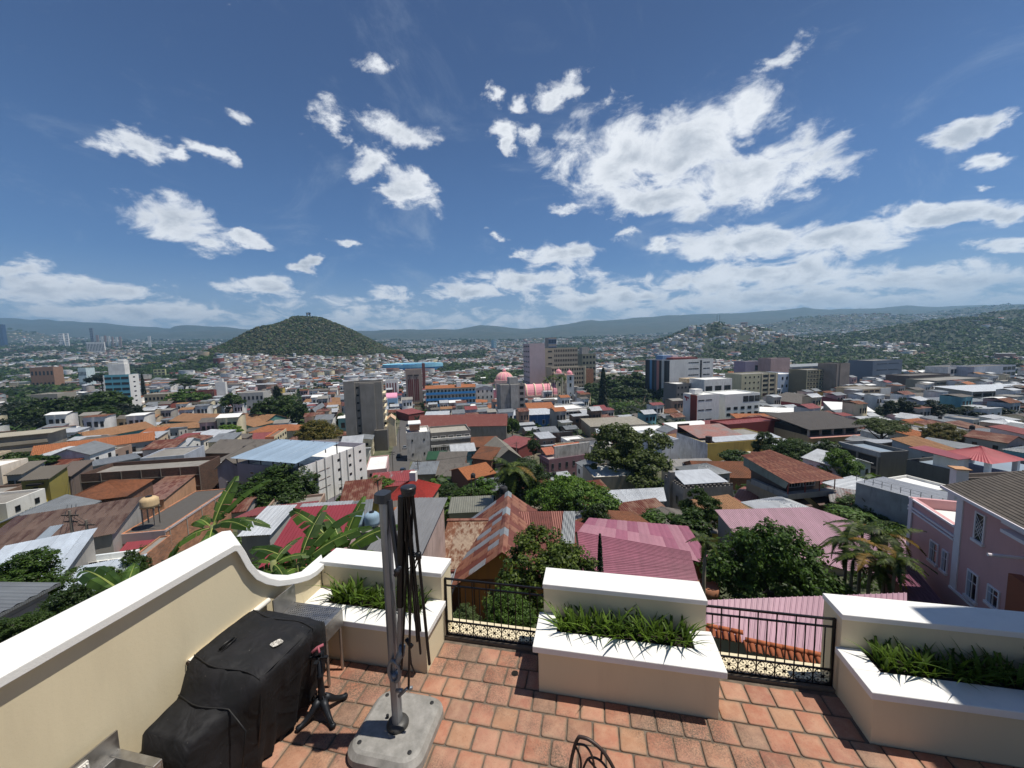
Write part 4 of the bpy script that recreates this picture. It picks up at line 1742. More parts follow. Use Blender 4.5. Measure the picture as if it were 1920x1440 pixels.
def panel(mat, face, x0, x1, z0, z1, proud=.04, name='panel'):
    def f_(ob, W_, D, H):
        b_ = MB()
        if face == 'f':
            b_.box(W_ * x0, W_ * x1, -proud, .0, H * z0, H * z1)
        elif face == 'l':
            b_.box(-proud, 0, D * x0, D * x1, H * z0, H * z1)
        else:
            b_.box(W_, W_ + proud, D * x0, D * x1, H * z0, H * z1)
        b_.build(name, mat, ob)
    return f_


def tank(px, py, H, label, col='#1b1c1e', r_=.6, h_=1.3, Y=None):
    P = aty(px, py, Y) if Y else hit(px, py, H)
    o_ = empty('water_tank', P, 0, label, 'water tank', None)
    b_ = MB()
    b_.lathe([(r_, 0), (r_ * 1.02, h_ * .25), (r_, h_ * .3), (r_ * 1.02, h_ * .55), (r_, h_ * .6), (r_, h_ * .75), (r_ * .7, h_ * .92), (r_ * .35, h_ * .97)], 18)
    b_.build('vessel', plaster(col, .35, 1.5, .1), o_, smooth=True)
    b_ = MB()
    b_.lathe([(r_ * .36, h_ * .97), (r_ * .36, h_ * 1.03), (r_ * .1, h_ * 1.05)], 14)
    b_.build('lid', plain('#151517', .5), o_)
    b_ = MB()
    for k_ in (-.4, .4):
        b_.box(-r_, r_, k_ * r_ - .06, k_ * r_ + .06, -.12, 0)
        for q in (-.8, .8):
            b_.box(q * r_ - .06, q * r_ + .06, k_ * r_ - .05, k_ * r_ + .05, -2.2, -.12)
    b_.build('stand', CONC, o_)
    return o_


# palette
PLG = 1.28
pW = plaster('#cac8c1', .5, .5)
pW2 = plaster('#dad8d2', .35, .5)
pWh = plaster('#e2e0da', .25, .5)
pGr = plaster('#98948d', .5, .4)
pLi = plaster('#8d8891', .45, .5)
pCr = plaster('#c2b699', .4, .5)
pTan = plaster('#a08f76', .4, .5)
pYe = plaster('#a8924a', .3, .6)
pPk = plaster('#b08f8c', .4, .5)
pOr = plaster('#b07a4e', .4, .5)
pBl = plaster('#3f6aa0', .15, .5)
pTe = plaster('#5f9aa6', .2, .5)
pDk = plaster('#62605e', .5, .5)
pMa = plaster('#6d3430', .3, .5)
BRK = brickwork()
BRKo = brickwork('#b87a55', '#998f80')
tWh = tin('#d5d9dc', .08, wave=2.0)
tGy = tin('#8e9294', .25, wave=2.0)
tBl = tin('#9fb4c6', .0, metal=.2)
tRd = tin('#8a4543', .12, '#6b3a30', wave=2.0, metal=.1, rough=.6)
tRr = tin('#96504a', .15, '#7a4c3c', wave=2.0, metal=.1)
tRu = tin('#8a6a58', .72, '#6e3524', wave=1.6, metal=.15, rough=.7)
tBr = tin('#6a564b', .5, '#4a2c22', wave=1.5, metal=.1, rough=.75)
tDk = tin('#6a645d', .3, '#3a302b', wave=1.4, metal=.1, rough=.8)
tPk = tin('#a8607a', .04, metal=.05, rough=.6)
tPl = tin('#b98ba0', .04, metal=.05, rough=.6)
cOr = clay('#ba7448', '#7a4a30', .15)
cTn = clay('#b0835c', '#7a5638', .3)
cBr = clay('#8a5638', '#4a3629', .5)
rGr = plaster('#7c7973', .6, .3)
rWh = plaster('#d6d6d2', .3, .3)
rBr = plaster('#6b5a4c', .5, .3)
rDk = plaster('#55514c', .4, .3)
BLD = building
G = lambda **k_: k_
wn = lambda nf, nb, **k_: dict(nf=nf, nb=nb, **k_)

# ---- far landmark towers
BLD('glass_tower', 'tall blue glass tower far off at the left edge of the picture', 'tower', box3(-14, 9, 12, 608, 650, D=25, Y=2600, corner='R', W_=75), plain('#2f4566', .25), ('flat', rGr, .8), [wn(10, 6, w_=.8, h_=.5, frame='blue')], base=20)
BLD('apartment_tower', 'left one of the white twin towers on the far left ridge', 'tower', box3(111, 120, 123, 625, 645, Y=2400), pWh, ('flat', rGr, .8), [wn(6, 3, frame='grey')], 'white twin towers on the left ridge', base=20)
BLD('apartment_tower', 'right one of the white twin towers on the far left ridge', 'tower', box3(124, 129, 131, 625, 645, Y=2400), pWh, ('flat', rGr, .8), [wn(6, 2, frame='grey')], 'white twin towers on the left ridge', base=20)
BLD('office_tower', 'slim dark tower standing highest on the far left skyline', 'tower', box3(170, 176, 178, 615, 640, Y=2500), plaster('#626a74', .2), ('flat', rGr, .8), [wn(8, 2, frame='grey')], base=25)
for i, (x0, x1, yt) in enumerate([(181, 187, 628), (190, 195, 631), (196, 201, 629), (203, 208, 630), (210, 214, 631), (217, 222, 632), (224, 229, 631), (278, 284, 630)]):
    BLD('apartment_tower', '%s small pinkish apartment tower from the left on the far left ridge' % ORD[i], 'tower', box3(x0, x1 - 1, x1, yt, 645, Y=2450), [plaster('#8f7b74', .2), pW][i % 2], ('flat', rGr, .8), None, 'apartment blocks on the left ridge', base=25)
BLD('institute', 'wide pale hall with ribbed front on the far left ridge', 'building', box3(162, 196, 198, 641, 652, Y=1900), pW, ('flat', rGr, .8), [wn(1, 12, w_=.5, h_=.7, frame='grey')], base=20)
BLD('tower_block', 'slim teal and white tower far away beyond the pink dome', 'tower', box3(921, 926, 931, 637, 648, Y=2300), plaster('#8fb0b8', .2), ('flat', rGr, .6), [wn(5, 2)], base=20)

# ---- left part of town
b1 = BLD('office_building', 'eight storey teal office block with white windowed end wall', 'office block', box3(202, 250, 268, 702, 779), pTe, ('flat', rGr, .9),
         [wn(7, 3, w_=.86, h_=.42, frame='dark', bars=4, z_lo=2.0), wn(8, 1, face='r', w_=.22, h_=.3, frame='grey', z_lo=2.0)],
         extra=seq(panel(pWh, 'r', 0, 1, 0, 1.0, .03, 'end_wall'), panel(pWh, 'f', -.0, .04, .0, 1, .3, 'edge_fin'),
                   xbox('penthouse', pW2, .1, .75, .3, .8, 1.001, 1.26), xbox('penthouse_top', pWh, .5, .72, .35, .75, 1.2605, 1.34)), anchor='teal office block')
BLD('building', 'brown office with vertical fins beside the white stepped wall, left of the round tree', 'office block', box3(369, 404, 409, 731, 766), pMa, ('flat', rGr, .8), [wn(5, 3, w_=.8, h_=.5, frame='brown', x_hi=.4)],
    extra=fins(plaster('#7a5a50', .3), 7, .05, .95, .4, .5, 'f', .45, 1.0), anchor='brown finned office')
BLD('building', 'white blank tower with stepped top beside the brown finned office', 'building', box3(407, 426, 429, 716, 760), pWh, ('flat', rGr, .6), None, extra=xbox('stepped_top', pWh, .35, .75, .1, .8, 1.001, 1.14), anchor='white stepped tower')
BLD('building', 'pale yellow green grid fronted building beyond the teal office block', 'building', box3(289, 311, 313, 692, 709), plaster('#a7a878', .2), ('flat', rGr, .6), [wn(3, 3, w_=.8, h_=.6, frame='cream', bars=0)])
BLD('school_building', 'long beige three storey block with open galleries at the left edge', 'building', box3(-90, -70, 96, 832, 880, phi=-34, D=16, corner='L'), plaster('#8b8375', .5), ('shedb', plaster('#8f897a', .4), .8, 1.2),
    [wn(3, 10, w_=.92, h_=.34, frame='dark', bars=0)], extra=bands(plaster('#9a917f', .4), 3, .12, 1.05, .42, 1.0), anchor='beige gallery block')
BLD('tiled_house', 'long house with bright orange tiled roof stretching along the left trees', 'house', eave((62, 853), (287, 824), 4.5, 9), pGr, ('gx', cOr, 2.0, .5), [wn(1, 8, w_=.3, h_=.4, frame='brown')], anchor='long orange tiled house')
BLD('tiled_house', 'orange tan tiled wing with teal end wall below the dark trees', 'house', eave((170, 822), (290, 800), 5.0, 12), plaster('#5f9a93', .3), ('gx', cTn, 2.2, .5), [wn(1, 6, w_=.3, h_=.4)], anchor='tan tiled teal wing')
BLD('tiled_house', 'broad orange tiled roof hall nearest the round tree with teal gallery', 'hall', eave((318, 789), (495, 792), 5.0, 17), plaster('#4f7a72', .3), ('gx', cTn, 3.2, .5), [wn(1, 10, w_=.5, h_=.5, frame='dark')], anchor='broad tiled hall')
BLD('tiled_house', 'low orange tiled wing crossing in front of the broad tiled hall', 'house', eave((300, 806), (384, 800), 4.2, 12), pGr, ('gx', cTn, 2, .5), [wn(1, 4, w_=.3, h_=.4)])
BLD('tiled_house', 'tan tiled gable wing at the right end of the broad tiled hall', 'house', eave((418, 798), (476, 800), 4.5, 14), plaster('#8fae98', .3), ('gy', cTn, 2.2, .5), None)
BLD('house', 'red roofed house with orange wall behind the broad tiled hall', 'house', eave((300, 776), (352, 772), 5, 8), pOr, ('gx', tRd, 1.6, .4), [wn(1, 4, w_=.3, h_=.4, frame='brown')])
BLD('warehouse', 'white tin roofed shed in front of the broad tiled hall', 'shed', eave((350, 819), (398, 820), 4.5, 12), pW, ('shedf', tWh, .8, .3), None)
BLD('house', 'maroon roofed shed left of the white tin roofed shed', 'shed', eave((322, 826), (352, 824), 4.2, 10), pMa, ('shedf', tRd, .8, .3), None)
BLD('tiled_house', 'orange hipped tile roof house left of the ochre round tree', 'house', eave((468, 811), (560, 806), 5.2, 12), pCr, ('hip', cOr, 2.0, .5), [wn(1, 5, w_=.3, h_=.4)], anchor='orange hipped roof house')
BLD('house', 'small red tin roofed house behind the cream three storey building', 'house', eave((455, 826), (500, 824), 4.6, 9), pCr, ('shedf', tRr, 1.2, .3), None)


def boxes(name, mat, lst):
    def f_(ob, W_, D, H):
        b_ = MB()
        for (x0, x1, y0, y1, z0, z1) in lst:
            r_ = lambda v, m_: v * m_ if isinstance(v, float) else v
            b_.box(r_(x0, W_), r_(x1, W_), r_(y0, D), r_(y1, D), r_(z0, H), r_(z1, H))
        b_.build(name, mat, ob)
    return f_


BLD('church_hall', 'brown walled chapel hall with dark roof and small cross', 'chapel', eave((384, 848), (496, 848), 5.0, 14), plaster('#6a4c3c', .3), ('gx', tDk, 2.6, .6), [wn(1, 8, w_=.3, h_=.6, frame='brown')],
    extra=boxes('cross', IRON, [(.70, .71, -.1, .1, 1.0, 1.45), (.66, .75, -.1, .1, 1.25, 1.29)]), anchor='brown chapel hall')
BLD('building', 'cream three storey building with orange brick end beside the ochre tree', 'building', box3(500, 517, 547, 818, 856, D=16), plaster('#b8704c', .3), ('flat', rBr, .7),
    [wn(3, 5, face='r', w_=.55, h_=.4, frame='dark')], extra=panel(plaster('#bdb396', .3), 'r', 0, 1, 0, 1.0, .03, 'facade'), anchor='cream three storey building')
BLD('house', 'low brown roofed shop in front of the chapel hall', 'house', eave((400, 866), (440, 866), 4, 9), plaster('#5f4638', .4), ('shedf', tDk, .8, .4), [wn(1, 3, frame='dark')])
# white building with blue canopy
fr = box3(450, 566, 690, 878, 962, phi=17, corner='R')
BLD('apartment_building', 'big white and lilac building under a light blue tin canopy', 'apartment building', fr, pLi, ('flat', rWh, 1.1),
    [wn(4, 3, face='r', w_=.22, h_=.26, x_lo=.45, x_hi=.98, frame='dark'), wn(2, 1, face='r', w_=.3, h_=.3, x_lo=.08, x_hi=.3, frame='dark', z_hi=7), wn(3, 2, w_=.13, h_=.2, frame='white')],
    extra=seq(panel(pW2, 'r', .0, 1, .0, 1.0, .03, 'white_facade'), fins(pWh, 5, 0, 1.02, .05, .35, 'r', .22, .78), bands(rBr, 3, .33, .95, .04, .10, 'r', .0, .4)), anchor='big white and lilac building')
e_, a_, O_ = fr['e'], fr['a'], fr['O']
cn = empty('roof_canopy', (O_.x, O_.y, fr['zt']), math.atan2(e_.y, e_.x), 'light blue tin canopy on posts over the white and lilac building', 'canopy')
sheets(cn, tBl, (-.8, -.8, 1.2), (fr['W'] + .3, -.8, 1.2), (fr['W'] + .3, fr['D'] * .55, 2.4), (-.8, fr['D'] * .55, 2.4), sw=1.9, ribs=7)
for i in range(6):
    for y, z in ((0.1, 1.15), (fr['D'] * .53, 2.5)):
        b_ = MB()
        b_.box(fr['W'] * i / 5 - .08 - (.1 if i == 5 else 0), fr['W'] * i / 5 + .08 - (.1 if i == 5 else 0), y - .08, y + .08, 0, z)
        b_.build('post', IRON, cn)
BLD('house', 'lilac grey gabled wing with grey roof left of the light blue canopy', 'house', box3(414, 452, 460, 872, 945, D=17, corner='R'), pLi, ('gy', tDk, 1.8, .4), [wn(1, 1, w_=.2, h_=.14, z_lo=3, z_hi=7)], anchor='lilac gabled wing')
BLD('house', 'small pale concrete block house left of the lilac gabled wing', 'house', box3(384, 402, 418, 886, 920, D=8), plaster('#a6a8a6', .4), ('shedf', rWh, .4, .2), [wn(1, 1, w_=.3, h_=.2, frame='dark')])
# grey concrete tower
def ctower(ob, W_, D, H):
    b_ = MB()
    b_.box(.0, W_ * .28, -.9, 0, 0, H * 1.03)
    b_.build('left_slab', plaster('#85817a', .5, .35, .3), ob)
    b_ = MB()
    b_.box(W_ * .42, W_ * .80, -.8, 0, 0, H * .985)
    b_.build('right_slab', plaster('#7c7871', .5, .35, .3), ob)
    windows(ob, 'f', W_, W_, H, 8, 1, w_=.55, h_=.25, frame='dark', x_lo=.29, x_hi=.41, z_lo=3)
    for i in range(8):
        b_ = MB()
        b_.box(W_ - .1, W_ + 1.2, D * .1, D * .9, H * (.1 + .1 * i), H * (.1 + .1 * i) + .9)
        b_.build('balcony', pCr, ob)
BLD('tower_block', 'tall bare grey concrete tower block standing alone above the street', 'tower', box3(651, 722, 728, 716, 842, D=14), plaster('#7b776f', .45, .35, .3), ('flat', rDk, .8), None, extra=ctower, anchor='grey concrete tower')
BLD('building', 'low grey annexe at the foot of the grey concrete tower', 'building', box3(704, 728, 733, 806, 845, D=12), plaster('#5a5752', .5), ('flat', rDk, .6), None)
BLD('apartment_building', 'white two storey building with brown roof behind the grey concrete tower', 'building', box3(592, 656, 660, 760, 788, D=18), pW, ('hip', clay('#6e4034', '#4a3030', .3), 2.0, .6), [wn(2, 7, w_=.4, h_=.4, frame='dark')], anchor='white two storey building')
BLD('shed', 'grey roofed brick sided shed left of the white two storey building', 'shed', box3(566, 584, 592, 772, 800, D=30, corner='L'), BRKo, ('gy', tGy, 1.8, .4), None)
BLD('tiled_house', 'tan tiled roofs stepping behind the white two storey building', 'house', eave((566, 757), (606, 757), 5, 14), pCr, ('gx', cTn, 3.5, .5), None)
BLD('tiled_house', 'orange tiled house just left of the grey concrete tower top', 'house', eave((612, 755), (655, 757), 5.5, 16), pCr, ('gx', cTn, 4.0, .5), [wn(1, 5, w_=.3, h_=.4)])
BLD('building', 'narrow white block with dark red stripes behind the grey concrete tower', 'building', box3(724, 748, 751, 712, 748, D=14), pWh, ('flat', rGr, .6), None, extra=fins(pMa, 3, .1, .85, .45, .12, 'f', .15, .8), anchor='red striped white block')
BLD('hall', 'small hall with pink barrel roof between the towers', 'hall', box3(725, 746, 749, 746, 772, D=18), plaster('#8fb2cc', .2), ('barrel', plaster('#c98aa0', .2), 3.5), [wn(1, 1, w_=.5, h_=.4, frame='dark')])
# hotel tower
def hotel(ob, W_, D, H):
    panel(pMa, 'f', .12, .44, .17, .74, .05, 'dark_glazing')(ob, W_, D, H)
    panel(pMa, 'f', .50, .80, .17, .74, .05, 'dark_glazing')(ob, W_, D, H)
    fins(plaster('#a89c90', .3), 6, .05, .76, .12, .25, 'f', .12, .80)(ob, W_, D, H)
    b_ = MB()
    x = .14
    for q in range(11):
        if q != 5:
            b_.box(W_ * x, W_ * (x + .042), -.3, -.02, H * .82, H * .86)
        x += .062
    b_.build('sign', plain('#1c1712', .5), ob)
    for k_ in (.24, .66):
        b_ = MB()
        b_.box(W_ * k_ - .6, W_ * k_ + .6, -.45, -.02, H * .72, H * .80)
        b_.build('bracket', plaster('#5c5148', .3), ob)
    bands(pTan, 2, .0, .16, .4, .5)(ob, W_, D, H)
BLD('hotel_tower', 'tan tower with dark red glazing strips and a small sign near its top', 'tower', box3(762, 763, 794, 693, 764, D=16, corner='L'), plaster('#8d8074', .35), ('flat', rBr, .5), None, extra=hotel, anchor='tan glazed tower')
BLD('lift_tower', 'slim dark red shaft rising behind the tan glazed tower', 'tower', box3(793, 794, 799, 681, 745, D=8, corner='L'), pMa, ('flat', rDk, .5), None, extra=fins(plaster('#8a6a60', .3), 1, 0, 1, .2, .2, 'f', .5, 1))
def bhotel(ob, W_, D, H):
    for i in range(3):
        b_ = MB()
        b_.box(-.1, W_ + .1, -.5, 0, H * (.20 + .26 * i), H * (.20 + .26 * i) + H * .10)
        b_.build('balcony_band', plaster('#3d84bb', .1), ob)
    b_ = MB()
    b_.box(W_ * .62, W_ * .71, 1, 5, H, H + 5)
    b_.build('stair_head', pW2, ob)
BLD('hotel_building', 'long blue banded hotel with orange tiled eaves right of the tan tower', 'hotel', box3(799, 800, 893, 729, 772, phi=-12, D=14, corner='L'), plaster('#a9a594', .2), ('gx', cOr, 2.0, .5),
    [wn(4, 14, w_=.5, h_=.5, frame='dark', z_lo=.5)], extra=bhotel, anchor='blue banded hotel')
BLD('building', 'dark red framed four storey house front below the blue hotel', 'building', box3(842, 843, 867, 752, 772, D=12, corner='L'), plaster('#7e3f37', .2), ('flat', rBr, .6), [wn(2, 3, w_=.8, h_=.6, frame='red')], anchor='dark red framed house')
BLD('tiled_house', 'cream house with orange hipped roof beside the dark red framed house', 'house', eave((867, 755), (912, 754), 6, 14), pCr, ('hip', cOr, 1.8, .5), [wn(1, 3, w_=.2, h_=.35, frame='dark')])
BLD('house', 'red roofed shop row at the near corner of the street', 'house', eave((766, 777), (796, 772), 5, 16), pMa, ('shedf', tRr, 1.2, .3), None)
BLD('house', 'low shed with white sheets and dark blue tank on its roof', 'shed', eave((796, 780), (842, 778), 4, 14), pW, ('shedf', tWh, .8, .2), None)
BLD('market_hall', 'long hall with rust red ribbed roof right of the street', 'hall', eave((782, 800), (949, 797), 8, 18), plaster('#8f897c', .5), ('gx', tin('#7d4034', .45, '#a07060', wave=2.0, metal=.1, rs=.9), 4.2, .5), None, anchor='rust red hall roof')
BLD('house', 'peeling white block house at the right side of the street', 'building', box3(762, 764, 808, 812, 866, D=12, corner='L'), plaster('#bcb8b0', .75, .7), ('flat', rWh, .8), [wn(2, 2, w_=.12, h_=.16, frame='dark')], extra=seq(xbox('roof_room', BRK, .15, .6, .3, .8, 1.001, 1.22), xbox('roof_slab', rWh, .1, .65, .25, .85, 1.221, 1.25)), anchor='peeling white block house')
def apt(ob, W_, D, H):
    bands(pW, 3, .02, .95, .30, .5)(ob, W_, D, H)
BLD('apartment_building', 'grey two storey flats with long balconies beside the peeling white house', 'apartment building', box3(808, 809, 884, 812, 852, D=14, corner='L'), plaster('#77736d', .5), ('flat', plaster('#8f8b80', .6, .9), .8), [wn(2, 5, w_=.7, h_=.5, frame='white', bars=2)], extra=apt, anchor='grey balcony flats')
BLD('house', 'flat house with bright green roof in front of the grey flats', 'house', eave((800, 862), (836, 860), 4, 8), pWh, ('shedf', tin('#2f5a37', .05), .6, .3), None, anchor='green roofed house')
BLD('house', 'dark brown ridged roof house left of the orange roof, upper one', 'house', eave((816, 874), (868, 873), 4.5, 9), BRK, ('shedf', tDk, 1.8, .4), None)
BLD('house', 'grey brown sheet roof house below the dark brown ridged roof', 'house', eave((765, 890), (815, 888), 4, 8), pTan, ('shedf', tGy, 1.0, .3), None)
BLD('house', 'low house with patched grey roof and pinkish wall, left of the orange roof', 'house', eave((817, 893), (872, 892), 4, 8), plaster('#b08478', .5), ('shedf', tDk, 1.0, .3), [wn(1, 5, w_=.4, h_=.4, frame='white')])
BLD('house', 'bright orange roofed house among trees in the middle of the picture', 'house', eave((878, 898), (927, 886), 6, 9), plaster('#6b4a3c', .4), ('gx', cOr, 1.6, .4), None, anchor='bright orange roofed house')
BLD('tiled_house', 'brown tiled house with brick wall left of the grey gabled house', 'house', eave((886, 858), (921, 862), 5, 14), BRK, ('gx', cBr, 2.4, .4), None)
BLD('tiled_house', 'old brown tiled roofs behind the grey gabled house', 'house', eave((884, 838), (932, 836), 5, 14), BRK, ('gx', cBr, 2.4, .4), None)
BLD('house', 'maroon roofed house with white gutters behind the grey gabled house', 'house', eave((930, 832), (972, 840), 5, 12), pMa, ('shedf', tRd, 1.2, .3), None)
BLD('house', 'grey cement gabled house with white verge beside the narrow street', 'house', box3(930, 931, 978, 862, 890, D=20, corner='L'), plaster('#6f6a60', .4), ('gy', plaster('#6f6b62', .5, .5), 3.2, .4), [wn(1, 1, w_=.1, h_=.2, frame='dark')], anchor='grey gabled house')
# blue mansion and neighbours
BLD('mansion', 'deep blue two storey mansion with pale hipped roof below the cathedral', 'mansion', eave((952, 779), (1048, 775), 8.5, 16), pBl, ('hip', tWh, 2.4, .8), [wn(1, 5, w_=.3, h_=.42, frame='white', z_hi=7)],
    extra=fins(plaster('#7fa6d6', .1), 7, .0, 1., .04, .12), anchor='blue mansion')
BLD('tiled_house', 'grey lofted roof with orange tiles just behind the blue mansion', 'building', eave((990, 767), (1040, 765), 11, 12), pGr, ('shedf', cOr, 2.2, .4), [wn(1, 6, w_=.8, h_=.3, frame='dark', z_lo=8)])
BLD('building', 'grey white modern building right of the blue mansion', 'building', box3(1048, 1049, 1100, 768, 796, phi=-18, D=18, corner='L'), pW, ('flat', rWh, .7), [wn(2, 6, w_=.9, h_=.4, frame='dark')], extra=bands(pWh, 2, .4, 1.2, .2, .9), anchor='modern building by the blue mansion')
BLD('building', 'long grey slab roofed building in front of the cathedral towers', 'building', box3(1012, 1013, 1066, 751, 770, D=14, corner='L'), pGr, ('flat', rWh, .5), None)
BLD('apartment_building', 'weathered grey tower of flats hiding the foot of the pink dome', 'apartment building', box3(939, 940, 986, 722, 795, D=12, corner='L'), plaster('#85827e', .75, .5), ('flat', rGr, .8),
    [wn(6, 1, w_=.7, h_=.5, frame='dark', x_lo=.75, x_hi=.97, z_lo=2), wn(6, 1, w_=.5, h_=.25, frame='dark', x_lo=.5, x_hi=.7, z_lo=1)],
    extra=seq(xbox('stair_tower', plaster('#96948f', .7, .5), .40, .72, -.1, .3, 0, .999), xbox('lift_head', plaster('#96948f', .7, .5), .38, .74, .1, .6, 1.001, 1.18)), anchor='weathered grey flats')
BLD('building', 'white old block beside the pink chapel left of the dome', 'building', box3(893, 894, 926, 728, 762, D=20, corner='L'), pW, ('gy', tGy, 2, .4), [wn(3, 4, w_=.3, h_=.4, frame='dark')])
# cathedral: nave along the picture, dome at its left end, two towers at its right end
Nc = aty(1010, 757, 395)
Nc.z = g1(Nc.x, Nc.y)
ec, ac = dirs(-8)
cat_ = empty('cathedral', Nc, math.atan2(ec.y, ec.x), 'pink domed cathedral with ribbed barrel roof and twin bell towers', 'cathedral')
ANCH.append((1000, 735, 'pink cathedral'))
FOOT.append((Nc - ec * 40, ec, ac, 85, 30))
PINK = plaster('#d9929a', .12, .4)
PINKL = plaster('#d8b7ac', .15, .4)
CRM = plaster('#d3c6a8', .2, .4)
zr = lambda y, Y=395.: aty(1010, y, Y).z - Nc.z
b_ = MB()
b_.box(-34, 20, 0, 18, -6, zr(741))
b_.build('nave_wall', CRM, cat_)
b_ = MB()
n = 12
vs = []
z0_, rz_ = zr(741) + .3, zr(722) - zr(741)
for i in range(n + 1):
    an = math.pi * i / n
    vs += [(-22, 9 - 8.6 * math.cos(an), z0_ + rz_ * math.sin(an)), (20, 9 - 8.6 * math.cos(an), z0_ + rz_ * math.sin(an))]
b_.add(vs, [(2 * i, 2 * i + 1, 2 * i + 3, 2 * i + 2) for i in range(n)] + [tuple(2 * i for i in range(n, -1, -1)), tuple(2 * i + 1 for i in range(n + 1))])
b_.build('barrel_roof', PINK, cat_)
for x in (-12, -3, 6, 14):
    b_ = MB()
    rings_ = [(x, 9 - 8.9 * math.cos(math.pi * i / n), z0_ + (rz_ + .3) * math.sin(math.pi * i / n)) for i in range(n + 1)]
    b_.tube(rings_, .75, 6, False)
    b_.build('roof_rib', CRM, cat_)
b_ = MB()
b_.box(-34.3, 20.3, -.5, .0, zr(744), zr(741))
b_.build('cornice', PINKL, cat_)
for x in (-10, 2, 12):
    b_ = MB()
    b_.lathe([(1.0, 0), (1.0, .8), (.4, 1.2), (.6, 1.8), (.1, 3.2)], 8, (x, 1, zr(744)))
    b_.build('finial', CRM, cat_)
windows(cat_, 'f', 40, 0, 8, 1, 4, w_=.2, h_=.5, frame='dark', z_lo=1, z_hi=7)
dx = -33.5
b_ = MB()
b_.lathe([(9.6, 0), (9.6, zr(714)), (10.2, zr(713)), (10.2, zr(711))], 24, (dx, 9, 0))
b_.build('drum', PINKL, cat_, smooth=False)
b_ = MB()
hd = zr(696) - zr(711)
b_.lathe([(9.0 * math.cos(u), zr(711) + hd * math.sin(u)) for u in [i * math.pi / 2 / 10 for i in range(10)]] + [(1.6, zr(696)), (1.6, zr(693.5)), (1.9, zr(693.3)), (1.2, zr(691.5)), (.2, zr(689.5))], 24, (dx, 9, 0))
b_.build('dome', PINK, cat_, smooth=False)
for k_ in range(12):
    a0 = 2 * math.pi * k_ / 12
    b_ = MB()
    b_.tube([(dx + 9.1 * math.cos(u) * math.cos(a0), 9 + 9.1 * math.cos(u) * math.sin(a0), zr(711) + hd * math.sin(u)) for u in [i * math.pi / 2 / 8 for i in range(8)]], .28, 4)
    b_.build('dome_rib', CRM, cat_)
b_ = MB()
b_.box(dx - 15, dx - 6, 2, 16, -5, zr(738))
b_.lathe([(5.5 * math.cos(u), zr(738) + 4.5 * math.sin(u)) for u in [i * math.pi / 2 / 6 for i in range(7)]], 16, (dx - 10.5, 9, 0))
b_.build('side_chapel', PINK, cat_)
for (x, nm) in ((19, 0), (30.5, 1)):
    tw = MB()
    tw.box(x, x + 7.5, 2, 9.5, -5, zr(703 if nm == 0 else 706))
    t_ = tw.build('bell_tower', [CRM, pWh][nm], cat_)
    zt_ = zr(703 if nm == 0 else 706)
    d_ = MB()
    d_.box(x - .5, x + 8, 1.5, 10, zt_ + .002, zt_ + .8)
    d_.build('tower_cornice', PINKL, t_)
    d_ = MB()
    d_.lathe([(3.3, 0), (3.3, .6)] + [(3.2 * math.cos(u), .6 + 3.4 * math.sin(u)) for u in [i * math.pi / 2 / 6 for i in range(6)]] + [(.5, 4.0), (.5, 4.8), (.1, 6.0)], 16, (x + 3.75, 5.75, zt_ + .8))
    d_.build('tower_dome', PINK, t_)
    for k_, (cx, cy) in enumerate(((0, 2), (7.5, 2), (0, 9.5), (7.5, 9.5))):
        d_ = MB()
        d_.lathe([(.5, 0), (.3, 1.2), (.1, 2.4)], 6, (x + cx, cy, zt_ + .8))
        d_.build('tower_finial', CRM, t_)
    for zz in (zt_ * .88, zt_ * .62, zt_ * .3):
        inst('bell_opening', win_mesh('cream', 0), t_, (x + 3.75, 1.98, zz), (0, 0, 0), (2.2 if zz > zt_ * .5 else 1.2, 1, 4.2 if zz > zt_ * .5 else 1.5))
        inst('bell_opening', win_mesh('cream', 0), t_, (x - .02, 5.75, zz), (0, 0, -math.pi / 2), (2.2, 1, 4.2))
# central tower group
BLD('tower_block', 'blank pinkish grey windowless slab tower behind the cathedral', 'tower', box3(980, 994, 1023, 644, 722, D=26, Y=470), plaster('#a8999a', .2, .25), ('flat', rGr, 1), [wn(9, 3, face='l', w_=.75, h_=.3, frame='grey', z_lo=6)], anchor='pinkish slab tower')
BLD('office_building', 'upper cream office block with rows of small windows right of the slab tower', 'office block', box3(1020, 1022, 1084, 653, 722, D=18, Y=480, corner='L'), plaster('#9c917e', .2, .3), ('flat', rGr, 1),
    [wn(5, 14, w_=.55, h_=.5, frame='brown', x_lo=.28, z_lo=26), wn(4, 1, w_=.6, h_=.25, frame='brown', x_lo=.06, x_hi=.26, z_lo=26)], anchor='cream office block')
BLD('office_building', 'lower cream office block with six window rows behind the bell towers', 'office block', box3(1034, 1035, 1099, 689, 738, D=20, Y=440, corner='L'), plaster('#9e937c', .2, .3), ('flat', rGr, 1),
    [wn(6, 14, w_=.6, h_=.52, frame='brown', z_lo=3)], extra=seq(panel(pCr, 'f', .955, 1.0, 0, 1.01, .4, 'end_fin')), anchor='lower cream office block')
BLD('tower_block', 'small tower with dark blue glazing behind the upper cream office block', 'tower', box3(1024, 1029, 1044, 633, 690, D=14, Y=560), plaster('#8e8680', .2), ('flat', rGr, 1), [wn(7, 5, w_=.9, h_=.6, frame='blue')])
BLD('tower_block', 'grey green tower with open frame floors right of the cream office blocks', 'tower', box3(1083, 1092, 1117, 664, 705, D=18, Y=540), plaster('#7b7a68', .4), ('flat', rGr, 1), [wn(6, 4, w_=.6, h_=.45, frame='dark')], extra=xbox('roof_room', pGr, .1, .6, .3, .8, 1.001, 1.2))
BLD('building', 'rusty orange brick building right of the lower cream office block', 'building', box3(1098, 1099, 1113, 692, 715, D=12, corner='L', Y=470), BRKo, ('flat', rBr, .6), None)
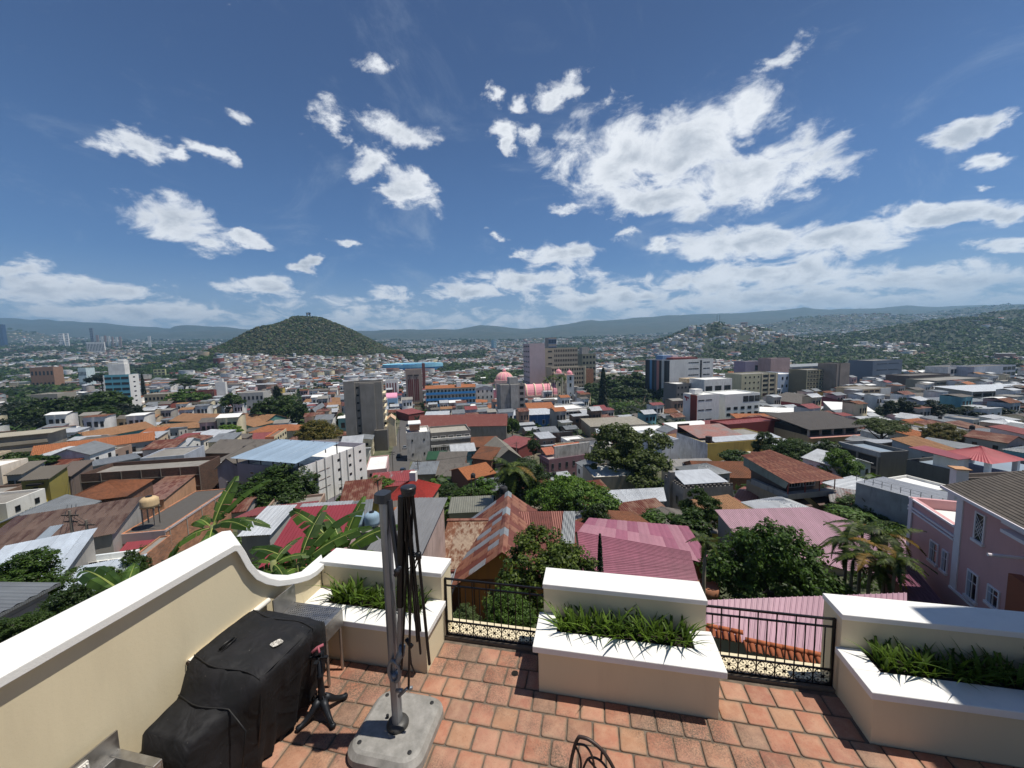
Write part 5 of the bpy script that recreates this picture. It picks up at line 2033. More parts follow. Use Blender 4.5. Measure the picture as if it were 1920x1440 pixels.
BLD('church', 'small cream church with pale dome at the edge of the park', 'church', box3(1132, 1133, 1158, 700, 718, D=14, corner='L', Y=600), pCr, ('flat', rWh, .5), [wn(2, 3, w_=.3, h_=.5, frame='dark')],
    extra=lambda ob, W_, D, H: [bb for bb in [MB()] if not bb.lathe([(5 * math.cos(u), 5 * math.sin(u)) for u in [i * math.pi / 2 / 6 for i in range(6)]], 16, (W_ - 3, D / 2, H))][0].build('dome', pWh, ob))
# stadium
st_ = aty(765, 672, 980)
st_.z = g1(st_.x, st_.y)
sd = empty('stadium', st_, R(3), 'wide blue football stadium at the foot of the wooded hill', 'stadium')
ANCH.append((765, 662, 'blue stadium'))
SB, SL = plaster('#3f78a6', .2, .2), plaster('#7fb4c6', .2, .2)
for (nm, r0, r1, z0_, z1_, mt_) in (('lower_stand', 52, 60, 0, 6, SB), ('upper_stand', 60, 72, 7, 15, SB), ('outer_wall', 71, 74, -8, 16, SB), ('rim', 72, 75, 16.1, 18, SL)):
    b_ = MB()
    vs, n = [], 48
    for k_ in range(n):
        a0 = 2 * math.pi * k_ / n
        for r_, z_ in ((r0, z0_), (r1, z1_), (r1, z0_ - 6), (r0, z0_ - 6)):
            vs.append((math.cos(a0) * r_ * 1.05, math.sin(a0) * r_ * .8 + 60, z_))
    b_.add(vs, [(4 * k_ + i, 4 * ((k_ + 1) % n) + i, 4 * ((k_ + 1) % n) + (i + 1) % 4, 4 * k_ + (i + 1) % 4) for k_ in range(n) for i in range(4)])
    b_.build(nm, mt_, sd)
for k_ in range(26):
    a0 = math.pi + math.pi * k_ / 25
    b_ = MB()
    x, y = math.cos(a0) * 73 * 1.05, math.sin(a0) * 73 * .8 + 60
    b_.tube([(x, y, -3), (x * .99, y, 15)], .9, 5)
    b_.build('pillar', SL, sd)

# ---- right part of town
def stripes(ob, W_, D, H):
    cols_ = ['#1d1d20', '#2b3138', '#5f93b8', '#23262b', '#3a4a5c', '#c08076', '#2a2426', '#d0ccc4', '#1d1d20', '#33363c']
    for i, c0 in enumerate(cols_):
        b_ = MB()
        b_.box(-.35 - .1 * (i % 2), 0, D * (1 - (i + 1) / 10) + .03, D * (1 - i / 10), 0, H * .98)
        b_.build('stripe', plain(c0, .5), ob)
    for x0, x1 in ((.30, .68),):
        windows(ob, 'f', W_, W_, H, 6, 5, w_=.9, h_=.16, frame='dark', x_lo=.42, x_hi=.66, z_lo=4)
    windows(ob, 'f', W_, W_, H, 6, 2, w_=.9, h_=.16, frame='dark', x_lo=.76, x_hi=.92, z_lo=4)
    panel(DARK, 'f', .69, .73, .05, .97, .05, 'slot')(ob, W_, D, H)
    b_ = MB()
    b_.box(W_ * .10, W_ * .66, D * .05, D * .5, H + .01, H + 1.8)
    b_.build('red_roof', tRr, ob)
    b_ = MB()
    b_.box(W_ * .02, W_ * .2, D * .3, D * .6, H, H + 4)
    b_.build('penthouse', plaster('#6f8bab', .2), ob)
    b_ = MB()
    b_.box(W_ * .30, W_ * .42, D * .4, D * .7, H, H + 4)
    b_.build('roof_tank_room', pWh, ob)
BLD('office_building', 'wide office block with coloured vertical stripes on its left face', 'office block', box3(1210, 1255, 1337, 675, 724, Y=370), plaster('#c9c7c1', .35, .3), ('flat', rBr, .8), None, extra=stripes, anchor='striped office block')
BLD('office_building', 'long white block with thin windows standing behind the red logo office', 'building', box3(1262, 1268, 1322, 720, 768, D=16, Y=300), plaster('#6f6d6a', .4), ('flat', rWh, .7), [wn(4, 4, w_=.4, h_=.3, frame='dark', x_hi=.5)],
    extra=seq(xbox('roof_room', pTan, .45, .98, .2, .8, 1.001, 1.15)), anchor='grey block behind the logo office')
BLD('building', 'pale slab roofed upper floors above the white windowed building', 'building', box3(1319, 1320, 1372, 712, 745, D=16, Y=290, corner='L'), pW, ('flat', rWh, .5), [wn(1, 3, w_=.7, h_=.4, frame='dark', z_lo=9)])
def logo(ob, W_, D, H):
    fins(plaster('#8f4438', .2), 9, .0, 1.0, .45, .35, 'l', .0, .42)(ob, W_, D, H)
    b_ = MB()
    yc, zc = D * .72, H * .86
    # a red mark: two spread lobes over a short stem
    for (u0, u1, v0, v1) in ((-1.9, -.5, .3, 1.2), (-1.5, -.1, -.1, .7), (-.2, 1.3, .0, .7), (.9, 1.9, -.3, .5), (-.5, .3, -1.6, .0)):
        b_.box(-.25, -.06, yc - u1, yc - u0, zc + v0, zc + v1)
    b_.build('red_logo', plain('#a11f2b', .4), ob)
BLD('office_building', 'white office with a red logo and dark red slats on its left face', 'office block', box3(1280, 1306, 1348, 741, 788, Y=225), pWh, ('flat', rWh, .6), [wn(3, 2, w_=.82, h_=.12, frame='grey', x_hi=.7, x_lo=.02, z_lo=1.5)],
    extra=seq(logo, xbox('roof_room', pWh, .15, .5, .4, .8, 1.001, 1.14)), anchor='red logo office')
BLD('apartment_building', 'white four storey building with square windows right of the red logo office', 'building', box3(1352, 1359, 1424, 740, 786, D=18, Y=235), plaster('#d3d3cc', .2), ('flat', rWh, .8),
    [wn(3, 5, w_=.55, h_=.5, frame='dark', bars=2, z_hi=11), wn(1, 3, w_=.9, h_=.6, frame='dark', bars=3, x_lo=.5, x_hi=1, z_lo=11.5)], anchor='white square windowed building')
def capt(ob, W_, D, H):
    windows(ob, 'f', W_, W_, H, 5, 4, w_=.3, h_=.3, frame='dark', x_lo=.05, x_hi=.52, z_lo=2)
    windows(ob, 'f', W_, W_, H, 6, 2, w_=.85, h_=.5, frame='dark', x_lo=.56, x_hi=.92, z_lo=2)
    fins(pCr, 2, 0, 1, .14, .4, 'f', .56, .95)(ob, W_, D, H)
BLD('apartment_building', 'cream apartment building with dark balconies above the white windowed building', 'apartment building', box3(1384, 1389, 1457, 702, 752, D=18, Y=330), plaster('#aaa588', .25), ('flat', rGr, .8), None, extra=capt, anchor='cream apartment building')
BLD('building', 'pale blue white building with small arched windows right of the cream apartments', 'building', box3(1462, 1494, 1512, 700, 735, D=30, Y=380, corner='R'), plaster('#b9c4d2', .2), ('flat', rWh, .7), [wn(3, 4, face='f', w_=.4, h_=.4, frame='grey'), wn(3, 6, face='r', w_=.5, h_=.4, frame='dark')], anchor='pale blue white building')
BLD('office_building', 'brown tower with cream grid of louvred windows', 'office block', box3(1509, 1511, 1556, 694, 744, D=18, Y=360, corner='L'), plaster('#6b6450', .3), ('flat', rGr, .8), [wn(7, 8, w_=.9, h_=.6, frame='cream', bars=1, z_lo=1)],
    extra=fins(plaster('#a39b7c', .2), 2, 0, 1, .05, .3, 'f', 0., 1.), anchor='louvred tower')
BLD('tower_block', 'raw stained concrete core tower right of the louvred tower', 'tower', box3(1553, 1563, 1590, 682, 754, D=16, Y=355), plaster('#82786e', .6, .3), ('flat', rDk, .8), None, extra=fins(plaster('#6c6259', .5), 1, 0, 1, .1, .4, 'f', 0.06, .3), anchor='stained concrete core')
BLD('building', 'pinkish concrete block with blank front behind the cream apartments', 'building', box3(1440, 1444, 1480, 672, 712, D=18, Y=480), plaster('#967f7a', .45, .3), ('flat', rGr, .8), None, anchor='pinkish concrete block')
BLD('building', 'low purple grey building with open upper floor left of the pinkish block', 'building', box3(1395, 1397, 1441, 678, 700, D=18, Y=500), plaster('#7e7688', .3), ('flat', rGr, .8), [wn(2, 4, w_=.8, h_=.4, frame='dark', x_lo=.4)])
BLD('market_hall', 'row of grey barrel vaults on arches beyond the louvred tower', 'hall', box3(1480, 1482, 1560, 688, 700, D=20, Y=560), pGr, ('gx', tGy, 3, .5), [wn(1, 4, w_=.75, h_=.9, frame='grey', bars=0)])
BLD('apartment_building', 'beige four storey building with recessed window bands and blank white end', 'apartment building', box3(1596, 1617, 1668, 730, 764, Y=300, D=20), plaster('#b09f82', .25), ('flat', rGr, .7),
    [wn(4, 3, w_=.8, h_=.5, frame='red', x_lo=.0, x_hi=.6)], extra=panel(pWh, 'f', .62, 1, 0, 1, .15, 'white_end'), anchor='beige four storey building')
BLD('office_building', 'slate grey modern building with tall windowed end', 'building', box3(1635, 1690, 1712, 674, 706, D=26, Y=460, corner='R'), plaster('#56606c', .2), ('flat', rGr, .7), [wn(4, 1, face='f', w_=.9, h_=.12, frame='grey'), wn(3, 5, face='r', w_=.7, h_=.6, frame='grey')], anchor='slate grey building')
BLD('building', 'grey brown brick walled block below the slate grey building', 'building', box3(1702, 1704, 1780, 705, 728, D=20, Y=380), plaster('#544640', .4), ('flat', rDk, .8), None)
BLD('building', 'dark framed white building with two window rows on the far right', 'building', box3(1770, 1776, 1824, 688, 712, D=20, Y=430), pW, ('flat', rDk, .8), [wn(2, 7, w_=.8, h_=.5, frame='dark', x_lo=.1)], anchor='dark framed white building')
BLD('building', 'long bluish white wall building with dark openings at the far right', 'building', box3(1822, 1824, 1902, 688, 722, D=20, Y=420), plaster('#a3a7ae', .4), ('flat', rDk, .8), [wn(3, 3, w_=.85, h_=.6, frame='dark', x_lo=.68)])
BLD('building', 'olive grey three storey building with ribbon windows right of the dark brick block', 'building', box3(1752, 1754, 1850, 714, 742, D=22, Y=340), plaster('#77756a', .4), ('flat', rGr, .7), [wn(3, 8, w_=.85, h_=.35, frame='dark', x_hi=.5)], anchor='olive grey building')
BLD('school_building', 'long pale concrete framed block with white roof at the right edge', 'building', box3(1818, 1820, 1990, 734, 765, D=22, Y=260, corner='L', phi=-4), plaster('#8a8880', .3), ('shedf', tWh, 1.2, 1.), [wn(2, 9, w_=.9, h_=.4, frame='dark')], extra=fins(pW, 9, 0, 1, .06, .4), anchor='concrete framed block')
BLD('warehouse', 'grey hip roofed warehouse with windowed end in front of the olive grey building', 'warehouse', eave((1712, 748), (1812, 745), 7, 22), pGr, ('hip', tDk, 2.4, .5), [wn(1, 8, w_=.6, h_=.3, frame='grey', x_lo=.4)])
BLD('warehouse', 'long pale blue walled warehouse behind the dark conifers', 'warehouse', box3(1704, 1706, 1860, 758, 796, D=16, Y=215, corner='L', phi=-6), plaster('#a4a9b3', .3), ('shedf', tGy, .5, .3), None, anchor='pale blue warehouse')
BLD('school_building', 'two level beige school block with pale tin roofs near the right edge', 'building', box3(1781, 1782, 1950, 800, 842, D=14, Y=165, corner='L', phi=8), plaster('#5c4238', .3), ('shedf', tin('#a7a294', .1, wave=1.5), .6, 1.0), [wn(1, 4, w_=.6, h_=.5, frame='dark', z_hi=4)],
    extra=seq(bands(pW, 1, .0, .45, 1.0, .2), xbox('upper_floor', pCr, .1, .9, .4, 1.0, .98, 1.35), xbox('upper_roof', tin('#a7a294', .1, wave=1.5), .03, .96, .2, 1.1, 1.36, 1.42)), anchor='beige school block')
BLD('hall', 'maroon gabled hall end with dark grey roof', 'hall', box3(1478, 1503, 1577, 757, 778, D=26, Y=262), plaster('#97434a', .15), ('gy', tDk, 4.2, .5), None, anchor='maroon gabled hall')
BLD('tiled_house', 'orange tiled house left of the maroon gabled hall', 'house', eave((1452, 745), (1500, 752), 5, 12), pCr, ('gx', cOr, 2.5, .4), None)
BLD('house', 'pinkish red roofed hall with green trimmed gutter', 'hall', box3(1312, 1313, 1388, 805, 826, D=20, Y=185, corner='L', phi=16), plaster('#5c6a68', .3), ('hip', tRr, 2.8, .6), [wn(1, 8, w_=.6, h_=.3, frame='dark')], anchor='pinkish red roofed hall')
BLD('tiled_house', 'long low house with orange tiled roof under the white windowed building', 'house', eave((1384, 786), (1462, 786), 5, 10), pGr, ('shedf', cOr, 1.4, .4), None)
BLD('warehouse', 'white flat warehouse roof right of the white windowed building', 'warehouse', eave((1425, 772), (1520, 776), 6, 16), pGr, ('shedf', rWh, .8, .2), None)
BLD('warehouse', 'large white roofed building behind the dark roofed hall', 'warehouse', eave((1560, 768), (1640, 772), 7, 30), pGr, ('shedf', rWh, .8, .3), None)
def openhall(ob, W_, D, H):
    for i in range(6):
        b_ = MB()
        x = W_ * i / 5
        b_.box(x - .3, x + .3, .1, .7, H + .02, H + 2.6)
        b_.build('pillar', pGr, ob)
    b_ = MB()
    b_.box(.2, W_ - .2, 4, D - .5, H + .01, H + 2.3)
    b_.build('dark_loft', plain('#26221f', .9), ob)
    b_ = MB()
    b_.slab((-1.2, -1.2, H + 2.6), (W_ + 1, -1.2, H + 2.6), (W_ + 1, D * .9, H + 5.2), (-1.2, D * .9, H + 5.2), .2)
    b_.build('loft_roof', tin('#4c4743', .35, '#6f675e', metal=.1, rough=.85, wave=1.4), ob)
    b_ = MB()
    b_.slab((-1., -1.8, H - .35), (W_ + .6, -1.8, H - .35), (W_ + .6, 0.0, H + .05), (-1., 0.0, H + .05), .12)
    b_.build('pink_eave', plaster('#a3776c', .3), ob)
BLD('hall', 'beige building topped by an open loft under a broad dark roof', 'hall', box3(1440, 1515, 1625, 818, 870, Y=140, D=22, corner='L', phi=-8), plaster('#a59878', .35), ('flat', rBr, .1), [wn(1, 4, w_=.16, h_=.55, frame='brown', z_hi=5)], extra=openhall, anchor='dark loft roof hall')
def ochre(ob, W_, D, H):
    panel(plaster('#bfc0c2', .7, .9), 'l', 0, 1, 0, 1.0, .08, 'white_side')(ob, W_, D, H)
    b_ = MB()
    b_.slab((.5, D * .30, H + .6), (W_ * .62, D * .30, H + .6), (W_ * .62, D, H + 2.4), (.5, D, H + 2.4), .15)
    b_.build('patched_tile_roof', clay('#b9857a', '#8f8a86', .9), ob)
    b_ = MB()
    b_.slab((W_ * .10, .2, H + .25), (W_ * 1.0, .2, H + .25), (W_ * 1.0, D * .28, H + .8), (W_ * .10, D * .28, H + .8), .1)
    b_.build('white_sheet_roof', tWh, ob)
    b_ = MB()
    b_.box(.5, 1.0 + 4, D + .01, D + .5, H, H + 3)
    b_.lathe([(1.0, H), (1.0, H + 2.0)], 10, (1.4, 1.4, 0))
    b_.build('dark_tank', plain('#3a2a28', .7), ob)
    b_ = MB()
    b_.box(W_ * .5, W_ * .56, -1, -.01, H * .35, H * .6)
    b_.build('wall_box', pW, ob)
BLD('building', 'ochre yellow building with peeling white side wall and pinkish patched roof', 'building', box3(1268, 1326, 1466, 832, 868, Y=122, corner='L', phi=-10), pYe, ('flat', rGr, .3), None, extra=ochre, anchor='ochre yellow building')
BLD('house', 'dark red parapet house behind the ochre yellow building', 'house', box3(1362, 1363, 1462, 796, 830, D=9, Y=150, corner='L'), plaster('#6e2a28', .2), ('flat', tRd, .6), None)
BLD('warehouse', 'long white roofed sheds in a row right of the blue mansion', 'warehouse', eave((1108, 800), (1215, 795), 6, 18), pTan, ('shedf', tin('#b4ab98', .2, wave=2), 1.0, .3), None)
BLD('warehouse', 'white roofed shed with red panel left of the tall eucalyptus tree', 'warehouse', eave((1120, 812), (1185, 812), 5, 10), pTan, ('gx', tWh, 1.0, .3), None)
BLD('warehouse', 'second white roof behind the eucalyptus tree', 'warehouse', eave((1195, 810), (1262, 806), 5, 14), pGr, ('flat', rWh, .5), None)
BLD('warehouse', 'bright white roof wedge left of the red logo office', 'warehouse', eave((1272, 805), (1345, 800), 6, 12), pGr, ('shedf', rWh, .8, .3), None)
BLD('building', 'white ruined walls beside the peeling side of the ochre building', 'building', box3(1240, 1241, 1272, 826, 862, D=16, Y=125, corner='L'), plaster('#c0c4c8', .6), ('flat', rWh, .9), None)
BLD('warehouse', 'low pale roof in front of the ochre yellow building', 'warehouse', eave((1276, 893), (1372, 890), 4, 12), pGr, ('shedf', tin('#b3aea6', .1, wave=2), .8, .3), None)
# old corner building
def corner(ob, W_, D, H):
    b_ = MB()
    b_.slab((.5, D * .45, H + .6), (W_ * .30, D * .45, H + .6), (W_ * .30, D, H + 2), (.5, D, H + 2), .12)
    b_.slab((W_ * .32, D * .5, H + .8), (W_ * .98, D * .5, H + .8), (W_ * .98, D, H + 2.4), (W_ * .32, D, H + 2.4), .12)
    b_.build('tile_strip', clay('#c98060', '#b34a40', .5), ob)
    b_ = MB()
    b_.box(W_ * .15, W_, 0.4, .8, H, H + 3.6)
    b_.build('stained_wall', plaster('#b7b3ac', .9, .8), ob)
BLD('building', 'old pinkish corner building with grey sheet roof and stained white upper wall', 'building', box3(1012, 1030, 1108, 862, 906, Y=112, corner='L', phi=-22), plaster('#7e5f66', .45), ('flat', plaster('#9a908c', .4), .3), [wn(2, 5, face='l', w_=.4, h_=.5, frame='red'), wn(2, 6, w_=.3, h_=.5, frame='grey')], extra=corner, anchor='old pinkish corner building')
BLD('building', 'grey walled yard building behind the eucalyptus tree foot', 'building', box3(1112, 1113, 1215, 895, 935, D=10, Y=88, corner='L', phi=-4), plaster('#8e8778', .5), ('flat', rWh, .5), None)

# ------------------------------------------------------------------ near roofs and houses
def quadpx(pts, rel):
    """picture points at heights rel below the camera -> world"""
    return [onplane(x, y, CAMZ - r_) for (x, y), r_ in zip(pts, rel)]


def roofthing(name, label, cat, pts, rel, mat, sw, ribs, wallmat, kind='corr', dirx=True, group=None, wallh=6, mats=None, split=1, anchor=None, inset=.4, sname='roof_sheet'):
    """a roof plane given by four picture points (near left, near right, far right, far left) on walls that drop to the ground"""
    Q = quadpx(pts, rel)
    c_ = sum(Q, Vector()) / 4
    gz = g1(c_.x, c_.y)
    ob = empty(name, (c_.x, c_.y, gz), 0, label, cat, group)
    L = [q - Vector((c_.x, c_.y, gz)) for q in Q]
    if dirx:
        sheets(ob, mat, L[0], L[1], L[2], L[3], sw=sw, ribs=ribs, kind=kind, mats=mats, split=split, name=sname)
    else:
        sheets(ob, mat, L[1], L[2], L[3], L[0], sw=sw, ribs=ribs, kind=kind, mats=mats, split=split, name=sname)
    m_ = sum(L, Vector()) / 4
    I = [p.lerp(Vector((m_.x, m_.y, p.z)), inset / max((p - m_).length, 1)) - Vector((0, 0, .12)) for p in L]
    b_ = MB()
    lowz = [Vector((p.x, p.y, -4)) for p in I]
    b_.add(I + lowz, [(0, 1, 5, 4), (1, 2, 6, 5), (2, 3, 7, 6), (3, 0, 4, 7)])
    b_.build('wall', wallmat, ob)
    e = (Q[1] - Q[0]).normalized()
    FOOT.append((Q[0].copy(), Vector((e.x, e.y, 0)).normalized(), Vector((-e.y, e.x, 0)).normalized(), (Q[1] - Q[0]).length, (Q[3] - Q[0]).length))
    if anchor:
        p_ = toPx(c_)
        ANCH.append((p_[0], p_[1], anchor))
    return ob, L


# pink roofs on the right
PNK = tin('#96596c', .0, '#80606a', metal=.05, rough=.6, rs=.6)
PNL = tin('#a27c8a', .0, '#8b5c70', metal=.05, rough=.55)
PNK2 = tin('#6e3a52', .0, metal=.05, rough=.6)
roofthing('pink_roofed_house', 'large house with pink ribbed roof between the middle planter and the green tree', 'house', [(1095, 1100), (1312, 1100), (1294, 1034), (1082, 996)], [20.4, 20.4, 19.0, 19.0], PNK, 1.0, 4, plaster('#6d4a38', .3), 'trap', dirx=False, anchor='large pink roof')
roofthing('pink_roofed_house', 'far slope of pink roofing with pale patches behind the large pink roof', 'house', [(1084, 997), (1340, 1062), (1290, 987), (1104, 971)], [19.15, 19.8, 20.2, 20.2], PNK, 1.3, 2, plaster('#6d4a38', .3), 'corr', anchor='patched pink roof', mats=[PNK, PNK, tin('#a7747f', .0, metal=.05)], split=2)
roofthing('pink_roofed_house', 'house with pale lilac pink ribbed roof behind the big mango tree', 'house', [(1386, 1011), (1640, 1085), (1521, 951), (1340, 956)], [21.0, 22.5, 19.5, 19.5], PNL, .9, 4, plaster('#8d8580', .3), 'trap', anchor='lilac pink roof')
roofthing('pink_roofed_house', 'right hand slope of lilac pink roofing running behind the palm clump', 'house', [(1640, 1085), (1712, 1040), (1700, 1012), (1521, 951)], [22.4, 22.0, 21.2, 19.6], PNL, .9, 4, plaster('#9a6a44', .3), 'trap')
lob, LL = roofthing('pink_roofed_house', 'low pink ribbed roof close below the right railing edged with clay tiles', 'house', [(1322, 1192), (1700, 1262), (1700, 1112), (1320, 1126)], [11.6, 11.6, 10.9, 10.9], PNL, .75, 3, plaster('#6f706c', .4), 'trap', anchor='tile edged pink roof')
# clay tile course along its near edge, each tile a part
CT = clay('#bf6a3f', '#6b4130', .5, wave=0)


def ctile():
    b_ = MB()
    vs, n = [], 7
    for i in range(n):
        an = math.pi * i / (n - 1)
        for y, r_ in ((0, .095), (-.42, .075)):
            vs.append((-r_ * math.cos(an), y, r_ * math.sin(an) * .9 + y * .22))
    for i in range(n):
        an = math.pi * i / (n - 1)
        for y, r_ in ((0, .08), (-.42, .06)):
            vs.append((-r_ * math.cos(an), y, r_ * math.sin(an) * .9 + y * .22))
    fs = [(2 * i, 2 * i + 1, 2 * i + 3, 2 * i + 2) for i in range(n - 1)] + [(2 * n + 2 * i, 2 * n + 2 * i + 2, 2 * n + 2 * i + 3, 2 * n + 2 * i + 1) for i in range(n - 1)]
    fs += [(2 * i + 1, 2 * n + 2 * i + 1, 2 * n + 2 * i + 3, 2 * i + 3) for i in range(n - 1)]
    b_.add(vs, fs)
    return b_.mesh('clay_tile', CT, True)


CTM = ctile()
RID = MB()
RID.tube([(0, 0, 0), (.40, 0, .01)], [.10, .085], 10)
RDM = RID.mesh('ridge_tile', CT, True)
for (pa, pb) in (((1325, 1176), (1395, 1190)), ((1398, 1203), (1640, 1252))):
    A_, B_ = onplane(*pa, CAMZ - 11.35), onplane(*pb, CAMZ - 11.35)
    o0 = Vector(lob.location)
    d_ = (B_ - A_)
    ang = math.atan2(d_.y, d_.x)
    n = int(d_.length / .20)
    for i in range(n):
        p = A_.lerp(B_, i / n) - o0
        q_ = inst('clay_tile', CTM, lob, p + Vector((0, 0, .0)), (random.uniform(-.06, .06), random.uniform(-.04, .04), ang + random.uniform(-.05, .05)))
    n = int(d_.length / .37)
    for i in range(n):
        p = A_.lerp(B_, i / n) - o0
        inst('ridge_tile', RDM, lob, p + Vector((0, 0, .07)), (0, 0, ang + random.uniform(-.03, .03)))
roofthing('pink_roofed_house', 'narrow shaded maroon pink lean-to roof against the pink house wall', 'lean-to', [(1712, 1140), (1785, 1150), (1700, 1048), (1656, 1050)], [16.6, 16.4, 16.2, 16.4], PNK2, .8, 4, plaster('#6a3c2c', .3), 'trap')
b_ = MB()
P = onplane(1328, 1120, CAMZ - 19)
cr2 = empty('courtyard_pot', P, 0, 'round terracotta tree pot in the yard beside the large pink roof', 'pot')
b_.lathe([(.5, 0), (.75, .2), (.8, 1.0), (.74, 1.0), (.7, .85)], 18)
b_.build('pot', plaster('#8f5f44', .3, 2), cr2, smooth=True)

# pink house at the right edge
e, a = dirs(22)
FL = aty(1783, 1092, 24)
zt_ = CAMZ - 9.6
gz = FL.z - .2
PH = plaster('#b78c8c', .12, .8, .15)
PHW = plaster('#c9c2c6', .1, 1)
Dm = 15.0
O = FL - a * Dm
ph = empty('pink_house', (O.x, O.y, gz), math.atan2(e.y, e.x), 'dusty pink two storey house with white window frames at the right edge', 'house')
FOOT.append((O.copy(), e, a, 12, Dm + 5))
ANCH.append((1840, 1020, 'pink house'))
Hm = zt_ - gz
b_ = MB()
b_.box(0, 9, 0, Dm, -8, Hm)
b_.build('wall', PH, ph)
b_ = MB()
b_.box(-.06, .0, Dm - .55, Dm + .02, -.2, Hm - .1)
b_.box(-.12, .0, 0, Dm, -.15, .0)
b_.build('trim', PHW, ph)
sl_ = [(-.55, Dm + .6, Hm - .12), (-.55, -.3, Hm - .12), (4.4, -.3, Hm + 1.75), (4.4, Dm + .6, Hm + 1.75)]
SHG = clay('#5f574e', '#3f3a34', .5, wave=0)
pr = [Vector(q) for q in sl_]
rows = 26
for i in range(rows):
    u0, u1 = i / rows, (i + 1.25) / rows
    b_ = MB()
    p0, p1 = pr[0].lerp(pr[3], u0), pr[1].lerp(pr[2], u0)
    q1, q0 = pr[1].lerp(pr[2], min(u1, 1)), pr[0].lerp(pr[3], min(u1, 1))
    up = Vector((0, 0, .05))
    b_.slab(p0 + up, p1 + up, q1 + up * .2, q0 + up * .2, .05)
    b_.build('shingle_course', SHG, ph)
b_ = MB()
b_.slab((4.4, -.3, Hm + 1.82), (4.9, -.3, Hm + 1.9), (4.9, Dm + .6, Hm + 1.9), (4.4, Dm + .6, Hm + 1.82), .1)
b_.slab((4.9, -.3, Hm + 1.85), (9.6, -.3, Hm - .1), (9.6, Dm + .6, Hm - .1), (4.9, Dm + .6, Hm + 1.85), .1)
b_.build('ridge_sheet', rWh, ph)
b_ = MB()
b_.box(-.62, -.50, -.3, Dm + .62, Hm - .26, Hm - .08)
b_.build('fascia', PHW, ph)
# low wing beyond
b_ = MB()
Wl = 5.2
Hw = (CAMZ - 12.1) - gz
b_.box(.02, 6, Dm + .01, Dm + Wl, -8, Hw - .8)
b_.box(.02, .25, Dm + .01, Dm + Wl, Hw - .8, Hw)
b_.box(.25, 6, Dm + Wl - .25, Dm + Wl, Hw - .8, Hw)
b_.build('wing_wall', PH, ph)
b_ = MB()
for z in (Hw - .12, Hw - .75, Hw - 1.0):
    b_.box(-.10, .0, Dm + .01, Dm + Wl, z, z + .12)
b_.box(-.08, .0, Dm + Wl - .5, Dm + Wl - .1, 0.3, Hw)
b_.build('wing_trim', PHW, ph)
b_ = MB()
b_.box(.26, 6, Dm + .05, Dm + Wl - .3, Hw - .78, Hw - .72)
b_.build('wing_roof', rWh, ph)
# windows: find position along the wall from picture columns
P0 = Vector((ph.location.x, ph.location.y, 0))


def onwall(px, py):
    """where a sight line meets the pink house's long wall: (distance along, height)"""
    d = ray(px, py)
    c_ = Vector((0, 0, CAMZ))
    k_ = (P0 - c_).dot(e) / d.dot(e)
    q = c_ + d * k_
    return (q - P0).dot(a), q.z - gz


for (x0, x1, y0, y1, xs, lat) in ((1827, 1849, 960, 1020, 0, 1), (1812, 1836, 1070, 1128, 0, 0), (1850, 1877, 1100, 1140, 0, 0), (1742, 1760, 1014, 1058, .02, 0), (1765, 1778, 1030, 1075, .02, 0)):
    ya, za = onwall(x1, (y0 + y1) / 2)
    yb_, zb_ = onwall(x0, (y0 + y1) / 2)
    xm_ = (x0 + x1) / 2
    _, zt1 = onwall(xm_, y0)
    _, zb1 = onwall(xm_, y1)
    w_ = empty('window', (xs, (ya + yb_) / 2, (zt1 + zb1) / 2), -math.pi / 2)
    w_.parent = ph
    ww, hh_ = abs(yb_ - ya) * .92, abs(zt1 - zb1) * .95
    b_ = MB()
    f_ = .09
    b_.box(-ww / 2, -ww / 2 + f_, -.07, 0, -hh_ / 2, hh_ / 2)
    b_.box(ww / 2 - f_, ww / 2, -.07, 0, -hh_ / 2, hh_ / 2)
    b_.box(-ww / 2 + f_, ww / 2 - f_, -.07, 0, hh_ / 2 - f_, hh_ / 2)
    b_.box(-ww / 2 - .06, ww / 2 + .06, -.14, 0, -hh_ / 2 - .08, -hh_ / 2 + f_)
    b_.build('frame', PHW, w_)
    b_ = MB()
    b_.box(-ww / 2 + f_, ww / 2 - f_, -.02, 0, -hh_ / 2 + f_, hh_ / 2 - f_)
    b_.build('pane', GLASS, w_)
    b_ = MB()
    if lat:
        for q in range(-4, 10):
            for s__ in (1, -1):
                x_a, z_a = -ww / 2 + f_, -hh_ / 2 + f_ + q * .25
                iw = ww - 2 * f_
                p_, r_ = (x_a, z_a), (x_a + iw, z_a + iw * 1.2)
                if s__ < 0:
                    p_, r_ = (x_a, z_a + iw * 1.2), (x_a + iw, z_a)
                zl, zh = -hh_ / 2 + f_, hh_ / 2 - f_
                if min(p_[1], r_[1]) < zl or max(p_[1], r_[1]) > zh:
                    continue
                b_.tube([(p_[0], -.05, p_[1]), (r_[0], -.05, r_[1])], .016, 4)
        b_.build('lattice', PHW, w_)
    else:
        b_.box(-ww / 2 + f_, -ww / 2 + f_ + (ww - 2 * f_) * .32, -.05, -.03, -hh_ / 2 + f_, hh_ / 2 - f_)
        b_.build('curtain', plaster('#8f93a0', .1, 1), w_)
        b_ = MB()
        b_.box(-.02, .02, -.06, -.02, -hh_ / 2 + f_, hh_ / 2 - f_)
        b_.box(-ww / 2 + f_, ww / 2 - f_, -.055, -.025, hh_ * .12, hh_ * .12 + .04)
        b_.build('glazing_bar', PHW, w_)
ya, za = onwall(1903, 1080)
b_ = MB()
b_.box(-.5, 0, ya - 3.5, ya - .4, -5, za + .3)
b_.build('orange_porch', plaster('#7d4632', .2, 1), ph)
for z in (za + 2.2, za + 2.7):
    b_ = MB()
    b_.box(-.5, 0, ya - 4, ya + .4, z, z + .18)
    b_.build('moulding', PHW, ph)
b_ = MB()
